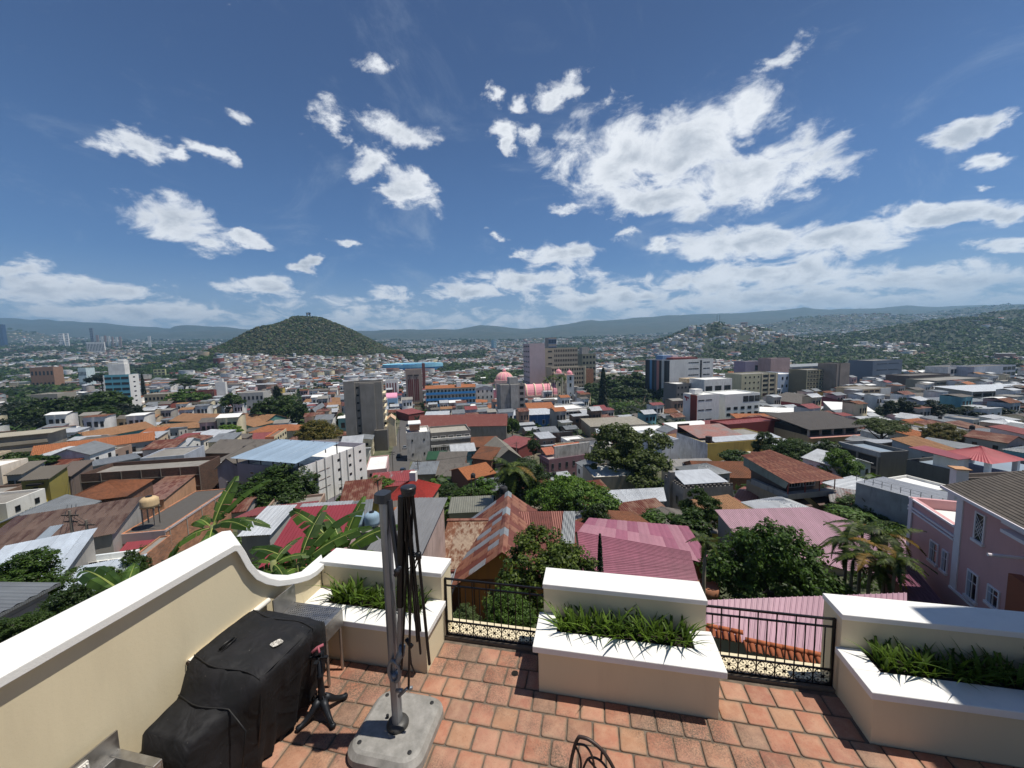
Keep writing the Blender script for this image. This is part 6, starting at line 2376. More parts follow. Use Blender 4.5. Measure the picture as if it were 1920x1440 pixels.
b_.tube([(-1.4, ya - .5, za + 1.2), (0, ya - .5, za + 1.25)], .09, 8)
b_.build('spout', PHW, ph)
ch_ = aty(1797, 905, 37)
c3 = empty('chimney', ch_, R(-20), 'white square chimney behind the pink house roof', 'chimney')
b_ = MB()
b_.box(-.45, .45, -.45, .45, -2.5, 1.4)
b_.build('shaft', pWh, c3)
b_ = MB()
b_.box(-.6, .6, -.6, .6, 1.4, 1.5)
b_.build('cap', plaster('#a9805c', .3), c3)
BLD('building', 'long dark stained parapet building behind the pink house roof', 'building', box3(1805, 1806, 1990, 897, 940, D=.8, Y=42, corner='L', phi=-3), plaster('#4f4640', .7, .8), ('flat', rWh, .5), None)

# white tin roofed shed with rail
fr = box3(1602, 1880, 1960, 983, 1025, phi=-18, W_=6.5, Y=44, corner='L')
wt = BLD('shed', 'long shed with pale ribbed tin roof and wire rail beyond the pink house', 'shed', fr, plaster('#8b8f93', .7, .8), ('shedb', tin('#b9bcc0', .12, '#8f8a85', metal=.2), .25, .1, dict(sw=1.0, ribs=4, kind='trap')), None, anchor='pale tin shed')
rl = empty('roof_rail', wt.location, wt.rotation_euler[2], 'thin wire rail with posts along the pale tin shed edge', 'railing')
Hh = fr['zt'] - fr['z0'] + .25
n = 14
for i in range(n + 1):
    b_ = MB()
    b_.box(-.03, .03, fr['D'] * i / n - .03, fr['D'] * i / n + .03, Hh, Hh + .9)
    b_.build('post', plain('#8c8c8a', .6), rl)
for z in (.45, .88):
    b_ = MB()
    b_.box(-.015, .015, 0, fr['D'], Hh + z - .015, Hh + z + .015)
    b_.build('wire', plain('#8c8c8a', .6), rl)
# modern concrete frame with blue grey roof deck and red pavilion
BLU = plaster('#74828f', .25, .4)
def frameA(ob, W_, D, H):
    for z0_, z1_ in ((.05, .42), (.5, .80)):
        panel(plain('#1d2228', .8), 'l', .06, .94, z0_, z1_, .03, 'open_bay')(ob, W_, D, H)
    for y in (.02, .5, .94):
        panel(plaster('#6a6a68', .4), 'l', y, y + .04, 0, .85, .3, 'column')(ob, W_, D, H)
    panel(plaster('#7b7f84', .4), 'l', 0, 1, .84, 1.0, .35, 'deck_edge')(ob, W_, D, H)
BLD('building', 'unfinished grey concrete frame with pale blue roof deck behind the tin shed', 'building', box3(1571, 1648, 1700, 848, 905, phi=-5, Y=88), plaster('#64625f', .45, .6), ('flat', BLU, .9), None, extra=frameA, anchor='concrete frame building')
def frameB(ob, W_, D, H):
    panel(plain('#1f2623', .9), 'l', .45, .58, .30, .75, .03, 'opening')(ob, W_, D, H)
    for y in (.5,):
        panel(plaster('#6a6a68', .4), 'l', y, y + .02, .3, .75, .1, 'column')(ob, W_, D, H)
    b_ = MB()
    b_.box(.3, 3.3, D * .55, D * .76, H + .01, H + 2.2)
    b_.build('stair_head', pWh, ob)
    b_ = MB()
    b_.slab((-.4, D * .52, H + 2.3), (4.2, D * .52, H + 2.3), (4.2, D * .98, H + 2.7), (-.4, D * .98, H + 2.7), .12)
    b_.build('red_lean_roof', tin('#93474c', .05, metal=.1), ob)
    x0, x1, y0, y1 = 3.2, 11.5, D * .38, D * .80
    for (x, y) in ((x0 + .5, y0 + .5), (x1 - .5, y0 + .5), (x0 + .5, y1 - .5), (x1 - .5, y1 - .5)):
        b_ = MB()
        b_.box(x - .35, x + .35, y - .35, y + .35, H - .5, H + 2.0)
        b_.build('pavilion_pillar', pWh, ob)
    cxx, cyy = (x0 + x1) / 2, (y0 + y1) / 2
    cs_ = [(x0 - .5, y0 - .5), (x1 + .5, y0 - .5), (x1 + .5, y1 + .5), (x0 - .5, y1 + .5)]
    for i in range(4):
        p_, q_ = cs_[i], cs_[(i + 1) % 4]
        inst('pavilion_roof', corr_mesh('pavilion_roof', tin('#a5484d', .03, metal=.1), (p_[0], p_[1], H + 2.0), (q_[0], q_[1], H + 2.0), (cxx, cyy, H + 4.0), (cxx, cyy, H + 4.0), 16, .05), ob)
BLD('building', 'grey block with blue roof deck carrying a red pavilion roof', 'building', box3(1696, 1925, 2080, 915, 965, phi=-12, Y=62, corner='L', W_=20), plaster('#5b5854', .5, .7), ('flat', BLU, .7), None, extra=frameB, anchor='red pavilion roof building')

# rusty roofed balcony house
def balc(ob, W_, D, H):
    b_ = MB()
    b_.box(-.6, W_ + .2, -1.0, .1, H - .1, H + .9)
    b_.box(-.6, .1, .1, D * .8, H - .1, H + .9)
    b_.build('balcony_wall', plaster('#8f8d88', .6, .8), ob)
    b_ = MB()
    b_.box(.8, W_ - .3, 1.6, D - .2, H + .01, H + 3.0)
    b_.build('upper_room', plaster('#5d5048', .4), ob)
    for i, x in enumerate((.28, .62)):
        inst('window', win_mesh('white', 3), ob, (W_ * x + .8, 1.59, H + 1.7), (0, 0, 0), (2.6, 1, 1.6))
    for x in (-.5, W_ * .33, W_ * .66, W_ + .1):
        b_ = MB()
        b_.box(x - .06, x + .06, -.9, -.78, H + .9, H + 3.1)
        b_.build('post', plaster('#6b2f26', .3), ob)
    rr = MB()
    sheets(ob, tin('#8a5a44', .75, '#6b3323', metal=.1, rough=.75, rs=1.2), (-1.0, -1.8, H + 3.1), (W_ + 1.0, -1.8, H + 3.1), (W_ * .62, D + .5, H + 5.6), (-1.2, D + .2, H + 5.0), sw=1.0, ribs=5)
    b_ = MB()
    b_.quad((-.8, -1.2, H + 3.0), (-.8, D, H + 4.9), (-.8, D, H + 3.0), (-.8, -.6, H + 1.8))
    b_.build('gable_sheet', plaster('#6f7a74', .6), ob)
    for i in range(2):
        b_ = MB()
        b_.slab((W_ * (.05 + .5 * i), -1.9, H - 1.2), (W_ * (.4 + .5 * i), -1.9, H - 1.2), (W_ * (.4 + .5 * i), 0, H - .5), (W_ * (.05 + .5 * i), 0, H - .5), .06)
        b_.build('awning', tin('#54403a', .4), ob)
BLD('house', 'weathered house with rusty red tin roof and wraparound balcony', 'house', box3(1416, 1472, 1553, 932, 962, phi=-10, Y=66, D=9), plaster('#a0937e', .5, .8), ('flat', rGr, .2), None, extra=balc, anchor='rusty balcony house')
# castle house
def castle(ob, W_, D, H):
    cm_ = MB()
    x = 0
    while x < W_ - .3:
        cm_.box(x, x + .45, 0, .3, H, H + .4)
        x += .85
    y = .6
    while y < D - .3:
        cm_.box(0, .3, y, y + .45, H, H + .4)
        y += .85
    tag(cm_.build('battlement', plaster('#57534f', .5, 1.5), ob), kind='stuff')
    b_ = MB()
    b_.box(-.5, .5, D * .55, D * .55 + 1.0, 0, H + 1.8)
    b_.build('turret', plaster('#7b7771', .6, 1), ob)
    b_ = MB()
    b_.slab((.6, .8, H + .45), (W_ - .4, .8, H + .45), (W_ - .6, D - .4, H + 1.1), (1.2, D - .4, H + 1.1), .1)
    b_.build('white_roof', tWh, ob)
    for y in (.3, .75):
        inst('arched_window', win_mesh('grey', 0), ob, (-.01, D * y, H * .55), (0, 0, -math.pi / 2), (.9, 1, 1.8))
    for x in (.3, .6):
        inst('arched_window', win_mesh('grey', 0), ob, (W_ * x, -.01, H * .6), (0, 0, 0), (1.0, 1, 1.4))
BLD('house', 'small grey castle-like house with battlements and white tin roof', 'house', box3(1245, 1281, 1374, 916, 952, phi=-6, Y=70), plaster('#827e78', .6, .9), ('flat', rDk, .2), None, extra=castle, anchor='castle-like house')
BLD('house', 'house with faded pink tin roof between castle house and balcony house', 'house', eave((1376, 938), (1412, 946), 3.6, 9), pTan, ('gx', tin('#a3685a', .3, '#c9b9b0', wave=2), .8, .3), None)
BLD('tiled_house', 'brown tiled old roofs behind the castle-like house', 'house', eave((1310, 893), (1412, 895), 4.5, 12), BRK, ('gx', cBr, 2.2, .4), None)
BLD('shed', 'crumpled white sheet roof shed right of the rusty balcony house', 'shed', eave((1545, 905), (1590, 920), 4.5, 7), pGr, ('shedf', tin('#c5c9cc', .2, wave=2), .6, .3), None)
BLD('shed', 'shed with torn grey roof below the crumpled white sheet roof', 'shed', eave((1560, 940), (1622, 950), 3, 6), pGr, ('shedf', tin('#8f8c88', .5), .6, .3), None)
roofthing('long_shed', 'long white ribbed tin roof left of the castle-like house', 'shed', [(1150, 944), (1250, 940), (1244, 914), (1125, 920)], [29.0, 29.0, 28.0, 28.0], tWh, 1.2, 4, pGr, 'trap')

# centre: rusty cross gabled house
RU1 = tin('#8c5f4c', .62, '#6b2f22', metal=.15, rough=.7, rs=.9)
RU2 = tin('#8f9399', .48, '#7d4530', metal=.3, rough=.6, rs=.9)
RU3 = tin('#6e3c33', .4, '#4c231c', metal=.1, rough=.75, rs=.8)
RU4 = tin('#a08c78', .7, '#7a4a2e', metal=.15, rough=.7, rs=1.6)
A_ = aty(942, 1030, 27.5)
B_ = onplane(953, 922, A_.z)
a = (B_ - A_)
Dh = a.length
a.normalize()
e = Vector((a.y, -a.x, 0))
Wh, rise = 7.4, 2.7
O = A_ - e * Wh / 2
Hg = 3.6
zg = A_.z - rise - Hg
gh = empty('rusty_roofed_house', (O.x, O.y, zg), math.atan2(e.y, e.x), 'old house with rusted cross gabled tin roof and orange brown board walls', 'house')
FOOT.append((O - e * 3, e, a, 14, Dh))
ANCH.append((945, 980, 'rusty gabled house'))
WB = plaster('#8f5c30', .4, 1)
b_ = MB()
b_.box(0.4, Wh - .4, .5, Dh, -6, Hg)
b_.add([(0.4, .5, Hg), (Wh - .4, .5, Hg), (Wh / 2, .5, Hg + rise - .2)], [(0, 1, 2)])
b_.build('wall', WB, gh)
b_ = MB()
for x in (1.4, 2.6, 3.7, 4.9, 6):
    b_.box(x, x + .08, .44, .5, -.5, Hg)
b_.box(.4, Wh - .4, .43, .5, Hg - .1, Hg + .05)
b_.build('batten', plaster('#4e2f1c', .3), gh)
inst('window', win_mesh('dark', 1), gh, (Wh / 2 - .4, .49, Hg * .62), (0, 0, 0), (1.3, 1, 1.2))
sheets(gh, RU2, (-.1, Dh, Hg - .1), (-.1, -.5, Hg - .1), (Wh / 2, -.5, Hg + rise), (Wh / 2, Dh, Hg + rise), sw=.85, ribs=6, mats=[RU1, RU2, RU1, RU3, RU2], split=3)
sheets(gh, RU3, (Wh + .1, -.5, Hg - .1), (Wh + .1, Dh, Hg - .1), (Wh / 2, Dh, Hg + rise), (Wh / 2, -.5, Hg + rise), sw=.85, ribs=6, mats=[RU3, RU3, RU1], split=2)
b_ = MB()
for i in range(9):
    y0_, y1_ = -.5 + (Dh + .5) * i / 9, -.5 + (Dh + .5) * (i + 1.08) / 9
    b_ = MB()
    zz = Hg + rise + .02 + .015 * (i % 2)
    b_.add([(Wh / 2 - .35, y0_, zz - .2), (Wh / 2, y0_, zz + .05), (Wh / 2 + .35, y0_, zz - .2), (Wh / 2 - .35, y1_, zz - .2), (Wh / 2, y1_, zz + .05), (Wh / 2 + .35, y1_, zz - .2)], [(0, 1, 4, 3), (1, 2, 5, 4)])
    b_.build('ridge_cap', [RU1, RU1, tin('#9aa0a3', .3)][i % 3], gh)
b_ = MB()
b_.box(-.25, -.02, -.6, Dh, Hg - .22, Hg - .05)
b_.build('gutter', tGy, gh)
# right wing
b_ = MB()
b_.box(Wh, Wh + 1.9, Dh * .45, Dh * .95, -6, Hg + .3)
b_.build('right_wing_wall', WB, gh)
sheets(gh, RU3, (Wh / 2 + 1.5, Dh * .40, Hg + .3), (Wh + 2.4, Dh * .40, Hg + .3), (Wh + 2.4, Dh * .72, Hg + rise * .72), (Wh / 2 + 1.0, Dh * .72, Hg + rise * .72), sw=1.0, ribs=5, mats=[RU3, RU3, tin('#7b4a3f', .3)])
sheets(gh, RU3, (Wh + 2.4, Dh * 1.02, Hg + .3), (Wh / 2 + 1.5, Dh * 1.02, Hg + .3), (Wh / 2 + 1.0, Dh * .72, Hg + rise * .72), (Wh + 2.4, Dh * .72, Hg + rise * .72), sw=1.0, ribs=5)
sheets(gh, RU3, (Wh + 1.0, Dh * .42, Hg + .55), (Wh + 2.2, Dh * .42, Hg + .55), (Wh + 2.7, Dh * .70, Hg + rise * .72 + .1), (Wh + 1.6, Dh * .70, Hg + rise * .72 + .1), sw=.9, ribs=5, mats=[tGy], name='loose_sheet')
# left wing: rust speckled shed roof with ridge cap, and silver lean-to
b_ = MB()
b_.box(-1.7, .3, Dh * .22, Dh * .62, -6, Hg - .2)
b_.build('left_wing_wall', plaster('#a8765a', .4, 1), gh)
sheets(gh, RU4, (-2.0, Dh * .18, Hg - .1), (1.2, Dh * .18, Hg - .1), (2.4, Dh * .64, Hg + 1.5), (-1.8, Dh * .64, Hg + 1.5), sw=1.0, ribs=8)
b_ = MB()
b_.box(-1.9, 2.0, Dh * .63, Dh * .67, Hg + 1.45, Hg + 1.62)
b_.build('wing_cap', RU1, gh)
sheets(gh, RU2, (-2.6, -Dh * .06, Hg - .9), (-.2, -Dh * .06, Hg - .9), (.2, Dh * .17, Hg - .35), (-2.2, Dh * .17, Hg - .35), sw=1.0, ribs=8, mats=[RU2, tWh, RU2, RU1])
b_ = MB()
b_.box(-2.2, 0, Dh * .165, Dh * .19, Hg - .6, Hg - .12)
b_.build('eave_board', RU3, gh)
BLD('shed', 'fence-like grey sheet wall shed behind the rusty gabled house', 'shed', eave((842, 962), (925, 958), 3.2, 6), plaster('#8a8578', .5), ('shedf', tin('#8b8a7c', .3, '#5d5448'), .5, .2), None)
BLD('shed', 'grey corrugated roof shed right behind the rusty gable peak', 'shed', eave((972, 962), (1020, 962), 3.5, 9), pGr, ('gy', tin('#77705f', .4, '#5d5040'), 1.2, .3), None)
# long grey tin roof left of it
BLD('warehouse', 'long grey ribbed tin roof with mottled pink side wall behind the umbrella', 'warehouse', eave((672, 1066), (770, 1066), 4.0, (937, .5)), plaster('#a58f86', .75, 1.2), ('shedf', tin('#8c8c8c', .12, metal=.3), .5, .3, dict(sw=1.1, ribs=5, kind='trap')), None, anchor='long grey tin roof')
BLD('tiled_house', 'bright red tiled hip roof with small white peak behind the umbrella top', 'house', eave((727, 937), (802, 937), 4.5, 8), pTan, ('hip', clay('#b8392e', '#7d2a24', .2, wave=2.2), 2.6, .5), None, extra=xbox('white_peak', pWh, .42, .58, .42, .58, 1.3, 1.9), anchor='bright red tiled roof')
BLD('house', 'red and silver patched sheet roof behind the bright red tiled roof', 'house', eave((692, 915), (772, 908), 4, 8), pPk, ('shedf', tin('#a04a48', .35, '#b9b6b2', wave=1.2), .8, .3), None)
BLD('house', 'pale roofed row house on the left side of the street', 'house', box3(686, 726, 736, 878, 900, D=16, Y=118), pPk, ('flat', rWh, .4), [wn(1, 2, w_=.2, h_=.4, frame='dark')], anchor='pale roofed street house')
BLD('house', 'small peach gabled house beside the foot of the grey concrete tower', 'house', box3(726, 742, 748, 786, 812, D=8, Y=180), pCr, ('gy', plaster('#b89a80', .4), 1.6, .3), None)
MRN = tin('#8f3440', .04, metal=.08, rough=.6)
BLD('house', 'maroon ribbed roof house behind the banana leaves', 'house', eave((498, 1062), (618, 1054), 4.2, (968, .9)), pPk, ('shedf', MRN, 1.2, .3, dict(sw=1.0, ribs=5, kind='trap')), None, anchor='maroon ribbed roof')
BLD('house', 'pale grey ribbed roof house left of the maroon ribbed roof', 'house', eave((452, 1003), (505, 1000), 4.2, (952, .7)), pGr, ('shedf', tWh, .7, .3, dict(sw=1.0, ribs=5, kind='trap')), None)
BLD('house', 'pale flat sheet roof house behind the maroon ribbed roof', 'house', eave((540, 980), (640, 973), 4.6, (946, .4)), pGr, ('shedf', tin('#b4b6b8', .05), .4, .2, dict(sw=1.4, ribs=3, kind='trap')), None)
tank(668, 985, 0, 'large pale blue and black water tank, left of the pair behind the umbrella', '#8298a8', 1.05, 2.0, Y=50)
tank(698, 983, 0, 'smaller pale blue and black water tank, right of the pair behind the umbrella', '#7c93a3', .95, 1.7, Y=50)
bb_t = aty(684, 990, 50)
tt_ = empty('tank_platform', bb_t, 0, 'concrete platform carrying the pair of water tanks', 'platform')
b_ = MB()
b_.box(-2.6, 2.4, -1.5, 1.5, -9, .15)
b_.build('slab', CONC, tt_)
tank(944, 924, 0, 'black water tank on a rusty frame behind the gable peak', '#232428', .45, .8, Y=42)
tank(887, 895, 0, 'small black water tank at the corner of the bright orange roof', '#232428', .5, .9, Y=80)
tank(281, 950, 0, 'beige round water tank on the brick roofs at left', '#b59d78', .9, 1.3, Y=46)
tank(313, 822, 0, 'small black water tank left of the chapel hall', '#232428', .9, 1.4, Y=160)

# left: roofs below the parapet
BLD('house', 'wide low house with dark brown sheet roof and pale skylight sheets', 'house', box3(-70, 214, 266, 1000, 1035, phi=-30, Y=42, corner='R'), pGr, ('shedf', tBr, .8, .3, dict(sw=1.15, ribs=5, mats=[tBr, tBr, tBr, tBr, tin('#5a463c', .5, '#4a2c22', metal=.1), tBr, tin('#a9b4bc', .1)], split=2)), None, anchor='dark brown sheet roof')
BLD('house', 'low house with bright white corrugated tin roof at the left edge', 'house', box3(-90, 114, 178, 1080, 1110, phi=-34, Y=30, corner='R'), pGr, ('shedf', tin('#c9d2da', .03, metal=.3), .5, .3, dict(sw=.9, ribs=8)), None, anchor='white corrugated roof')
BLD('house', 'lean-to with white corrugated roof half hidden by the left bushes', 'shed', box3(90, 214, 222, 1114, 1130, phi=-25, Y=23, D=4), pGr, ('shedf', tin('#c9d2da', .03, metal=.3), .4, .3, dict(sw=.9, ribs=8)), None)
def awn(ob, W_, D, H):
    sheets(ob, MRN, (-.2, -4.2, H - 3.6), (W_ - .6, -4.2, H - 3.6), (W_ - .3, 0, H - 1.0), (.6, 0, H - 1.0), sw=1.0, ribs=4, name='awning_sheet')
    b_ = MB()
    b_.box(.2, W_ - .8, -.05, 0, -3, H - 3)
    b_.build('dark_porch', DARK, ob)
    for i in range(5):
        b_ = MB()
        b_.box(-3.2, .2, -3.4 + i * .62, -2.85 + i * .62, H - 4.6 + i * .45, H - 4.45 + i * .45)
        b_.build('step', plaster('#4f5648', .5), ob)
    fins(plaster('#8f8a80', .3), 4, 0, 1, .03, .08, 'r', .05, .95)(ob, W_, D, H)
    b_ = MB()
    b_.box(0, W_, -.06, 0, H - 1.2, H)
    b_.box(W_, W_ + .06, 0, D, H - .25, H)
    b_.build('coping', plaster('#a39a9a', .3), ob)
BLD('house', 'long house with gravelly dark roof and orange brick side wall', 'house', box3(232, 316, 434, 994, 1052, phi=-10, Y=45), BRKo, ('flat', plaster('#4a4743', .7, 3, .6), .12), None, extra=awn, anchor='dark gravel roof')
BLD('house', 'long house with faded rust striped tin roof and salmon side wall', 'house', box3(242, 310, 373, 936, 965, phi=-20, Y=66), plaster('#b58a6c', .5, .8), ('shedf', tin('#a07a68', .6, '#7e4a3a', wave=1.5, rs=.8), .4, .2, dict(sw=1.2, ribs=5)), None, anchor='rust striped roof')
BLD('building', 'big brown brick building with concrete posts and cluttered roof', 'building', eave((150, 889), (373, 874), 6.0, (868, 0)), brickwork('#5f4032', '#6e655a'), ('flat', rGr, .8), None, extra=seq(fins(plaster('#6a635a', .4), 6, 0, 1, .03, .12), bands(plaster('#6a635a', .4), 2, .3, 1.1, .06, .1)), anchor='brown brick building')
BLD('tiled_house', 'small brown tiled hip roof in front of the brown brick building', 'house', eave((112, 944), (236, 929), 3.8, 8), BRK, ('hip', clay('#9a5f3c', '#50382c', .6, wave=2.4), 1.6, .3), None)
BLD('house', 'pale blue grey flat roofed house with dark door above the brick building', 'house', box3(265, 348, 354, 853, 884, Y=112, D=12), plaster('#9a9fa8', .5), ('flat', rGr, .4), [wn(1, 3, w_=.3, h_=.4, frame='dark', z_lo=2)], anchor='pale blue grey house')
def yel(ob, W_, D, H):
    b_ = MB()
    b_.box(W_ * .2, W_ * .85, -1.0, 0, H * .18, H * .25)
    b_.box(W_ * .2, W_ * .85, -1.0, -.9, H * .25, H * .45)
    b_.build('balcony', plaster('#b9a53f', .2), ob)
    b_ = MB()
    b_.box(W_ * .3, W_ * .8, -.8, 0, H * .80, H * .86)
    b_.build('door_hood', DARK, ob)
BLD('house', 'yellow house with a dark balcony door and grey roof at left', 'house', eave((39, 900), (91, 896), 5.5, 4), plaster('#80763c', .3, .8), ('shedf', plaster('#57524a', .4, .6), 1.2, .3), [wn(1, 1, w_=.16, h_=.55, frame='dark')], extra=yel, anchor='yellow house')
BLD('house', 'grey house with dark windows left of the yellow house', 'house', eave((12, 890), (40, 888), 5.5, 5), pGr, ('shedf', plaster('#5f5a52', .4, .6), 1.2, .3), [wn(1, 2, w_=.7, h_=.3, frame='dark', z_lo=2.4)], extra=panel(plaster('#3c7f78', .2), 'f', .1, 1, 0, .4, .1, 'teal_shutter'))
BLD('house', 'brown grey house with white framed wide window right of the yellow house', 'house', eave((92, 896), (131, 892), 5.0, 7), plaster('#6c5f58', .4), ('shedf', plaster('#554b44', .4, .6), 1.3, .3), [wn(1, 1, w_=.55, h_=.45, frame='white', bars=3)])
BLD('building', 'white rendered wall with a faded painted figure at the left edge', 'building', box3(-60, 10, 18, 873, 934, D=6, Y=78), plaster('#cbbfae', .35, .8), ('flat', rWh, .3), None,
    extra=boxes('painted_figure', plain('#55504a', .8), [(.80, .97, -.02, -.004, .12, .20), (.84, .93, -.02, -.004, .2, .27), (.78, .82, -.02, -.004, .04, .12)]))
BLD('shed', 'concrete block shed with grey roof in the lower left corner', 'shed', eave((-30, 1160), (88, 1100), 2.4, (1096, .6)), plaster('#98908a', .3, 1.2), ('shedf', tGy, .6, .3), None, extra=bands(plaster('#7f7770', .3), 5, 0, 1, .08, .02), anchor='concrete block shed')
BLD('house', 'pale terrace house front with glass block parapet by the maroon awning', 'house', box3(130, 226, 230, 1058, 1075, phi=-15, Y=36, D=3), plaster('#c3c8c9', .3), ('flat', rWh, .6), [wn(1, 5, w_=.9, h_=.25, frame='white', bars=0, z_lo=2.4)])
BLD('shed', 'narrow brick hut right of the bamboo tuft', 'shed', box3(258, 266, 286, 1040, 1090, D=4, Y=36), BRKo, ('flat', rGr, .2), None)
BLD('house', 'long thin pale sheet roof running diagonally behind the brick building', 'shed', eave((152, 878), (262, 858), 5.0, 5), pGr, ('shedf', tGy, .4, .3), None)
BLD('warehouse', 'brown open fronted row with grey roof right of the pale blue grey house', 'building', eave((392, 872), (430, 872), 3.5, 8), pMa, ('shedf', tDk, .6, .3), [wn(1, 4, frame='dark')])
for (x0, x1, y, Yb, lb, c0) in ((60, 112, 738, 300, 'grey concrete terrace building with columns above the dark trees', '#8c877c'), (108, 172, 752, 290, 'low grey concrete building with roof columns among dark trees', '#7c776d'),
                               (448, 497, 735, 330, 'white grey three storey building above the broad tiled hall', '#a3a19c'), (272, 318, 738, 350, 'beige arched courtyard wall right of the teal office block', '#9c8f78'),
                               (58, 104, 688, 600, 'long reddish roofed house far behind the left trees', '#8a6a55'), (148, 165, 690, 600, 'small white house with teal gable far behind the left trees', '#b0bfc0')):
    BLD('building', lb, 'building', box3(x0, x1 - 2, x1, y, y + 22, D=18, Y=Yb, W_=None), plaster(c0, .4), ('flat', rGr, .6), [wn(2, 6, w_=.5, h_=.35, frame='dark')])

# ------------------------------------------------------------------ trees
FD = foliage('#1c2c10', '#40561f', .25)
FM_ = foliage('#24380f', '#4f6a24', .25)
FL_ = foliage('#33501a', '#6d8c2e', .3)
FO = foliage('#4a4a1c', '#7d6a2c', .25)
FE = foliage('#2c3a1a', '#5f6a35', .3)
FK = foliage('#0f1a0e', '#22301a', .15)
FGy = foliage('#4a5138', '#77785a', .2)


def leaf_quads(C_, N_, sz, elong=1.6, seed=0):
    """one pointed leaf quad per centre, facing roughly along N_"""
    r_ = np.random.default_rng(seed)
    n = len(C_)
    N_ = N_ + r_.normal(0, .55, (n, 3))
    N_ /= np.linalg.norm(N_, axis=1)[:, None]
    T_ = r_.normal(0, 1, (n, 3))
    T_ -= (T_ * N_).sum(1)[:, None] * N_
    T_ /= np.linalg.norm(T_, axis=1)[:, None]
    B2 = np.cross(N_, T_)
    s_ = sz * r_.uniform(.65, 1.3, n)[:, None]
    V = np.stack([C_ - T_ * s_ * elong / 2, C_ + B2 * s_ / 2 + N_ * s_ * .1, C_ + T_ * s_ * elong / 2, C_ - B2 * s_ / 2 + N_ * s_ * .1], 1).reshape(-1, 3)
    return V, np.arange(n * 4).reshape(-1, 4)


def crown_mesh(name, mat, lobes, nclump, per, leaf, clump=.16, seed=0, elong=1.6, droop=0, core=True):
    """leaf clumps on and in a few overlapping lobes (unit radius overall), a dark twiggy core inside"""
    r_ = np.random.default_rng(seed)
    Cs, Ns = [], []
    for i in range(nclump):
        lx, ly, lz, lr, lh = lobes[r_.integers(len(lobes))]
        d = r_.normal(0, 1, 3)
        d[2] = abs(d[2]) * 1.0 if r_.random() < .72 else d[2]
        d /= np.linalg.norm(d)
        q = r_.uniform(.55, 1.04) if r_.random() < .3 else r_.uniform(.86, 1.08)
        c_ = np.array([lx, ly, lz]) + d * np.array([lr, lr, lh]) * q
        k_ = int(per * r_.uniform(.6, 1.4))
        o_ = r_.normal(0, 1, (k_, 3))
        o_ /= np.linalg.norm(o_, axis=1)[:, None]
        o_ *= r_.uniform(.2, 1, (k_, 1)) ** .5
        cr_ = clump * r_.uniform(.7, 1.4)
        Cs.append(c_ + o_ * np.array([cr_, cr_, cr_ * (.75 + droop)]) - np.array([0, 0, droop * cr_]))
        Ns.append(o_ * .6 + d * .5 + np.array([0, 0, .5]))
    V, Fq = leaf_quads(np.concatenate(Cs), np.concatenate(Ns), leaf, elong, seed)
    return npmesh(name, V, Fq, mat)


LOB = {'round': [(0, 0, 0, .8, .75), (.35, .1, -.1, .55, .5), (-.4, .0, -.05, .5, .5), (.05, -.4, -.05, .5, .5), (.0, .1, .3, .5, .5)],
       'wide': [(-.45, 0, 0, .5, .36), (.45, .1, .02, .5, .36), (0, -.3, .05, .5, .4), (0, .3, .1, .55, .4), (.1, 0, .15, .5, .4), (-.75, .2, -.08, .28, .2), (.75, -.2, -.1, .28, .22)],
       'lumpy': [(0, 0, -.45, .75, .4), (-.3, 0, .1, .5, .5), (.35, -.1, -.05, .48, .5), (.0, .1, .4, .42, .45), (-.05, -.35, -.1, .5, .5), (.65, .1, -.25, .35, .35), (-.68, 0, -.25, .34, .4)],
       'open': [(-.6, 0, .1, .32, .26), (.55, .1, .22, .34, .26), (0, -.35, .35, .36, .28), (.05, .3, .55, .36, .3), (-.25, -.1, .0, .3, .22), (.8, -.2, -.12, .26, .2), (-.8, .25, -.2, .24, .2), (.3, -.5, -.2, .28, .2), (-.1, .6, .1, .3, .25), (.2, 0, -.1, .3, .2)]}
_cm = {}


def get_crown(kind, mat, dens, var):
    k_ = (kind, mat.name, dens, var)
    if k_ not in _cm:
        nc, per, lf, cl = {'hi': (330, 64, .034, .115), 'mid': (120, 34, .085, .17), 'lo': (60, 16, .17, .22)}[dens]
        if kind == 'open':
            nc = int(nc * 1.1)
            cl *= .85
        _cm[k_] = crown_mesh('crown', mat, LOB[kind], nc, per, lf, cl, seed=hash((kind, dens, var)) % 1000 if False else (len(_cm) * 7 + 3), elong=1.9)
    return _cm[k_]


def trunk_mesh(h, r_, spread, seed=0, limbs=5):
    rr = random.Random(seed)
    b_ = MB()
    b_.tube([(0, 0, -1), (rr.uniform(-.1, .1), 0, h * .4), (rr.uniform(-.2, .2), rr.uniform(-.2, .2), h)], [r_ * 1.3, r_, r_ * .75], 8)
    for i in range(limbs):
        a0 = 2 * math.pi * i / limbs + rr.uniform(-.4, .4)
        l_ = spread * rr.uniform(.6, .95)
        p0 = Vector((0, 0, h * rr.uniform(.65, 1)))
        b_.tube([p0, p0 + Vector((math.cos(a0) * l_ * .4, math.sin(a0) * l_ * .4, spread * .28)), p0 + Vector((math.cos(a0) * l_, math.sin(a0) * l_, spread * rr.uniform(.4, .8)))], [r_ * .55, r_ * .35, r_ * .12], 6)
    return b_.mesh('trunk', BARK, True)


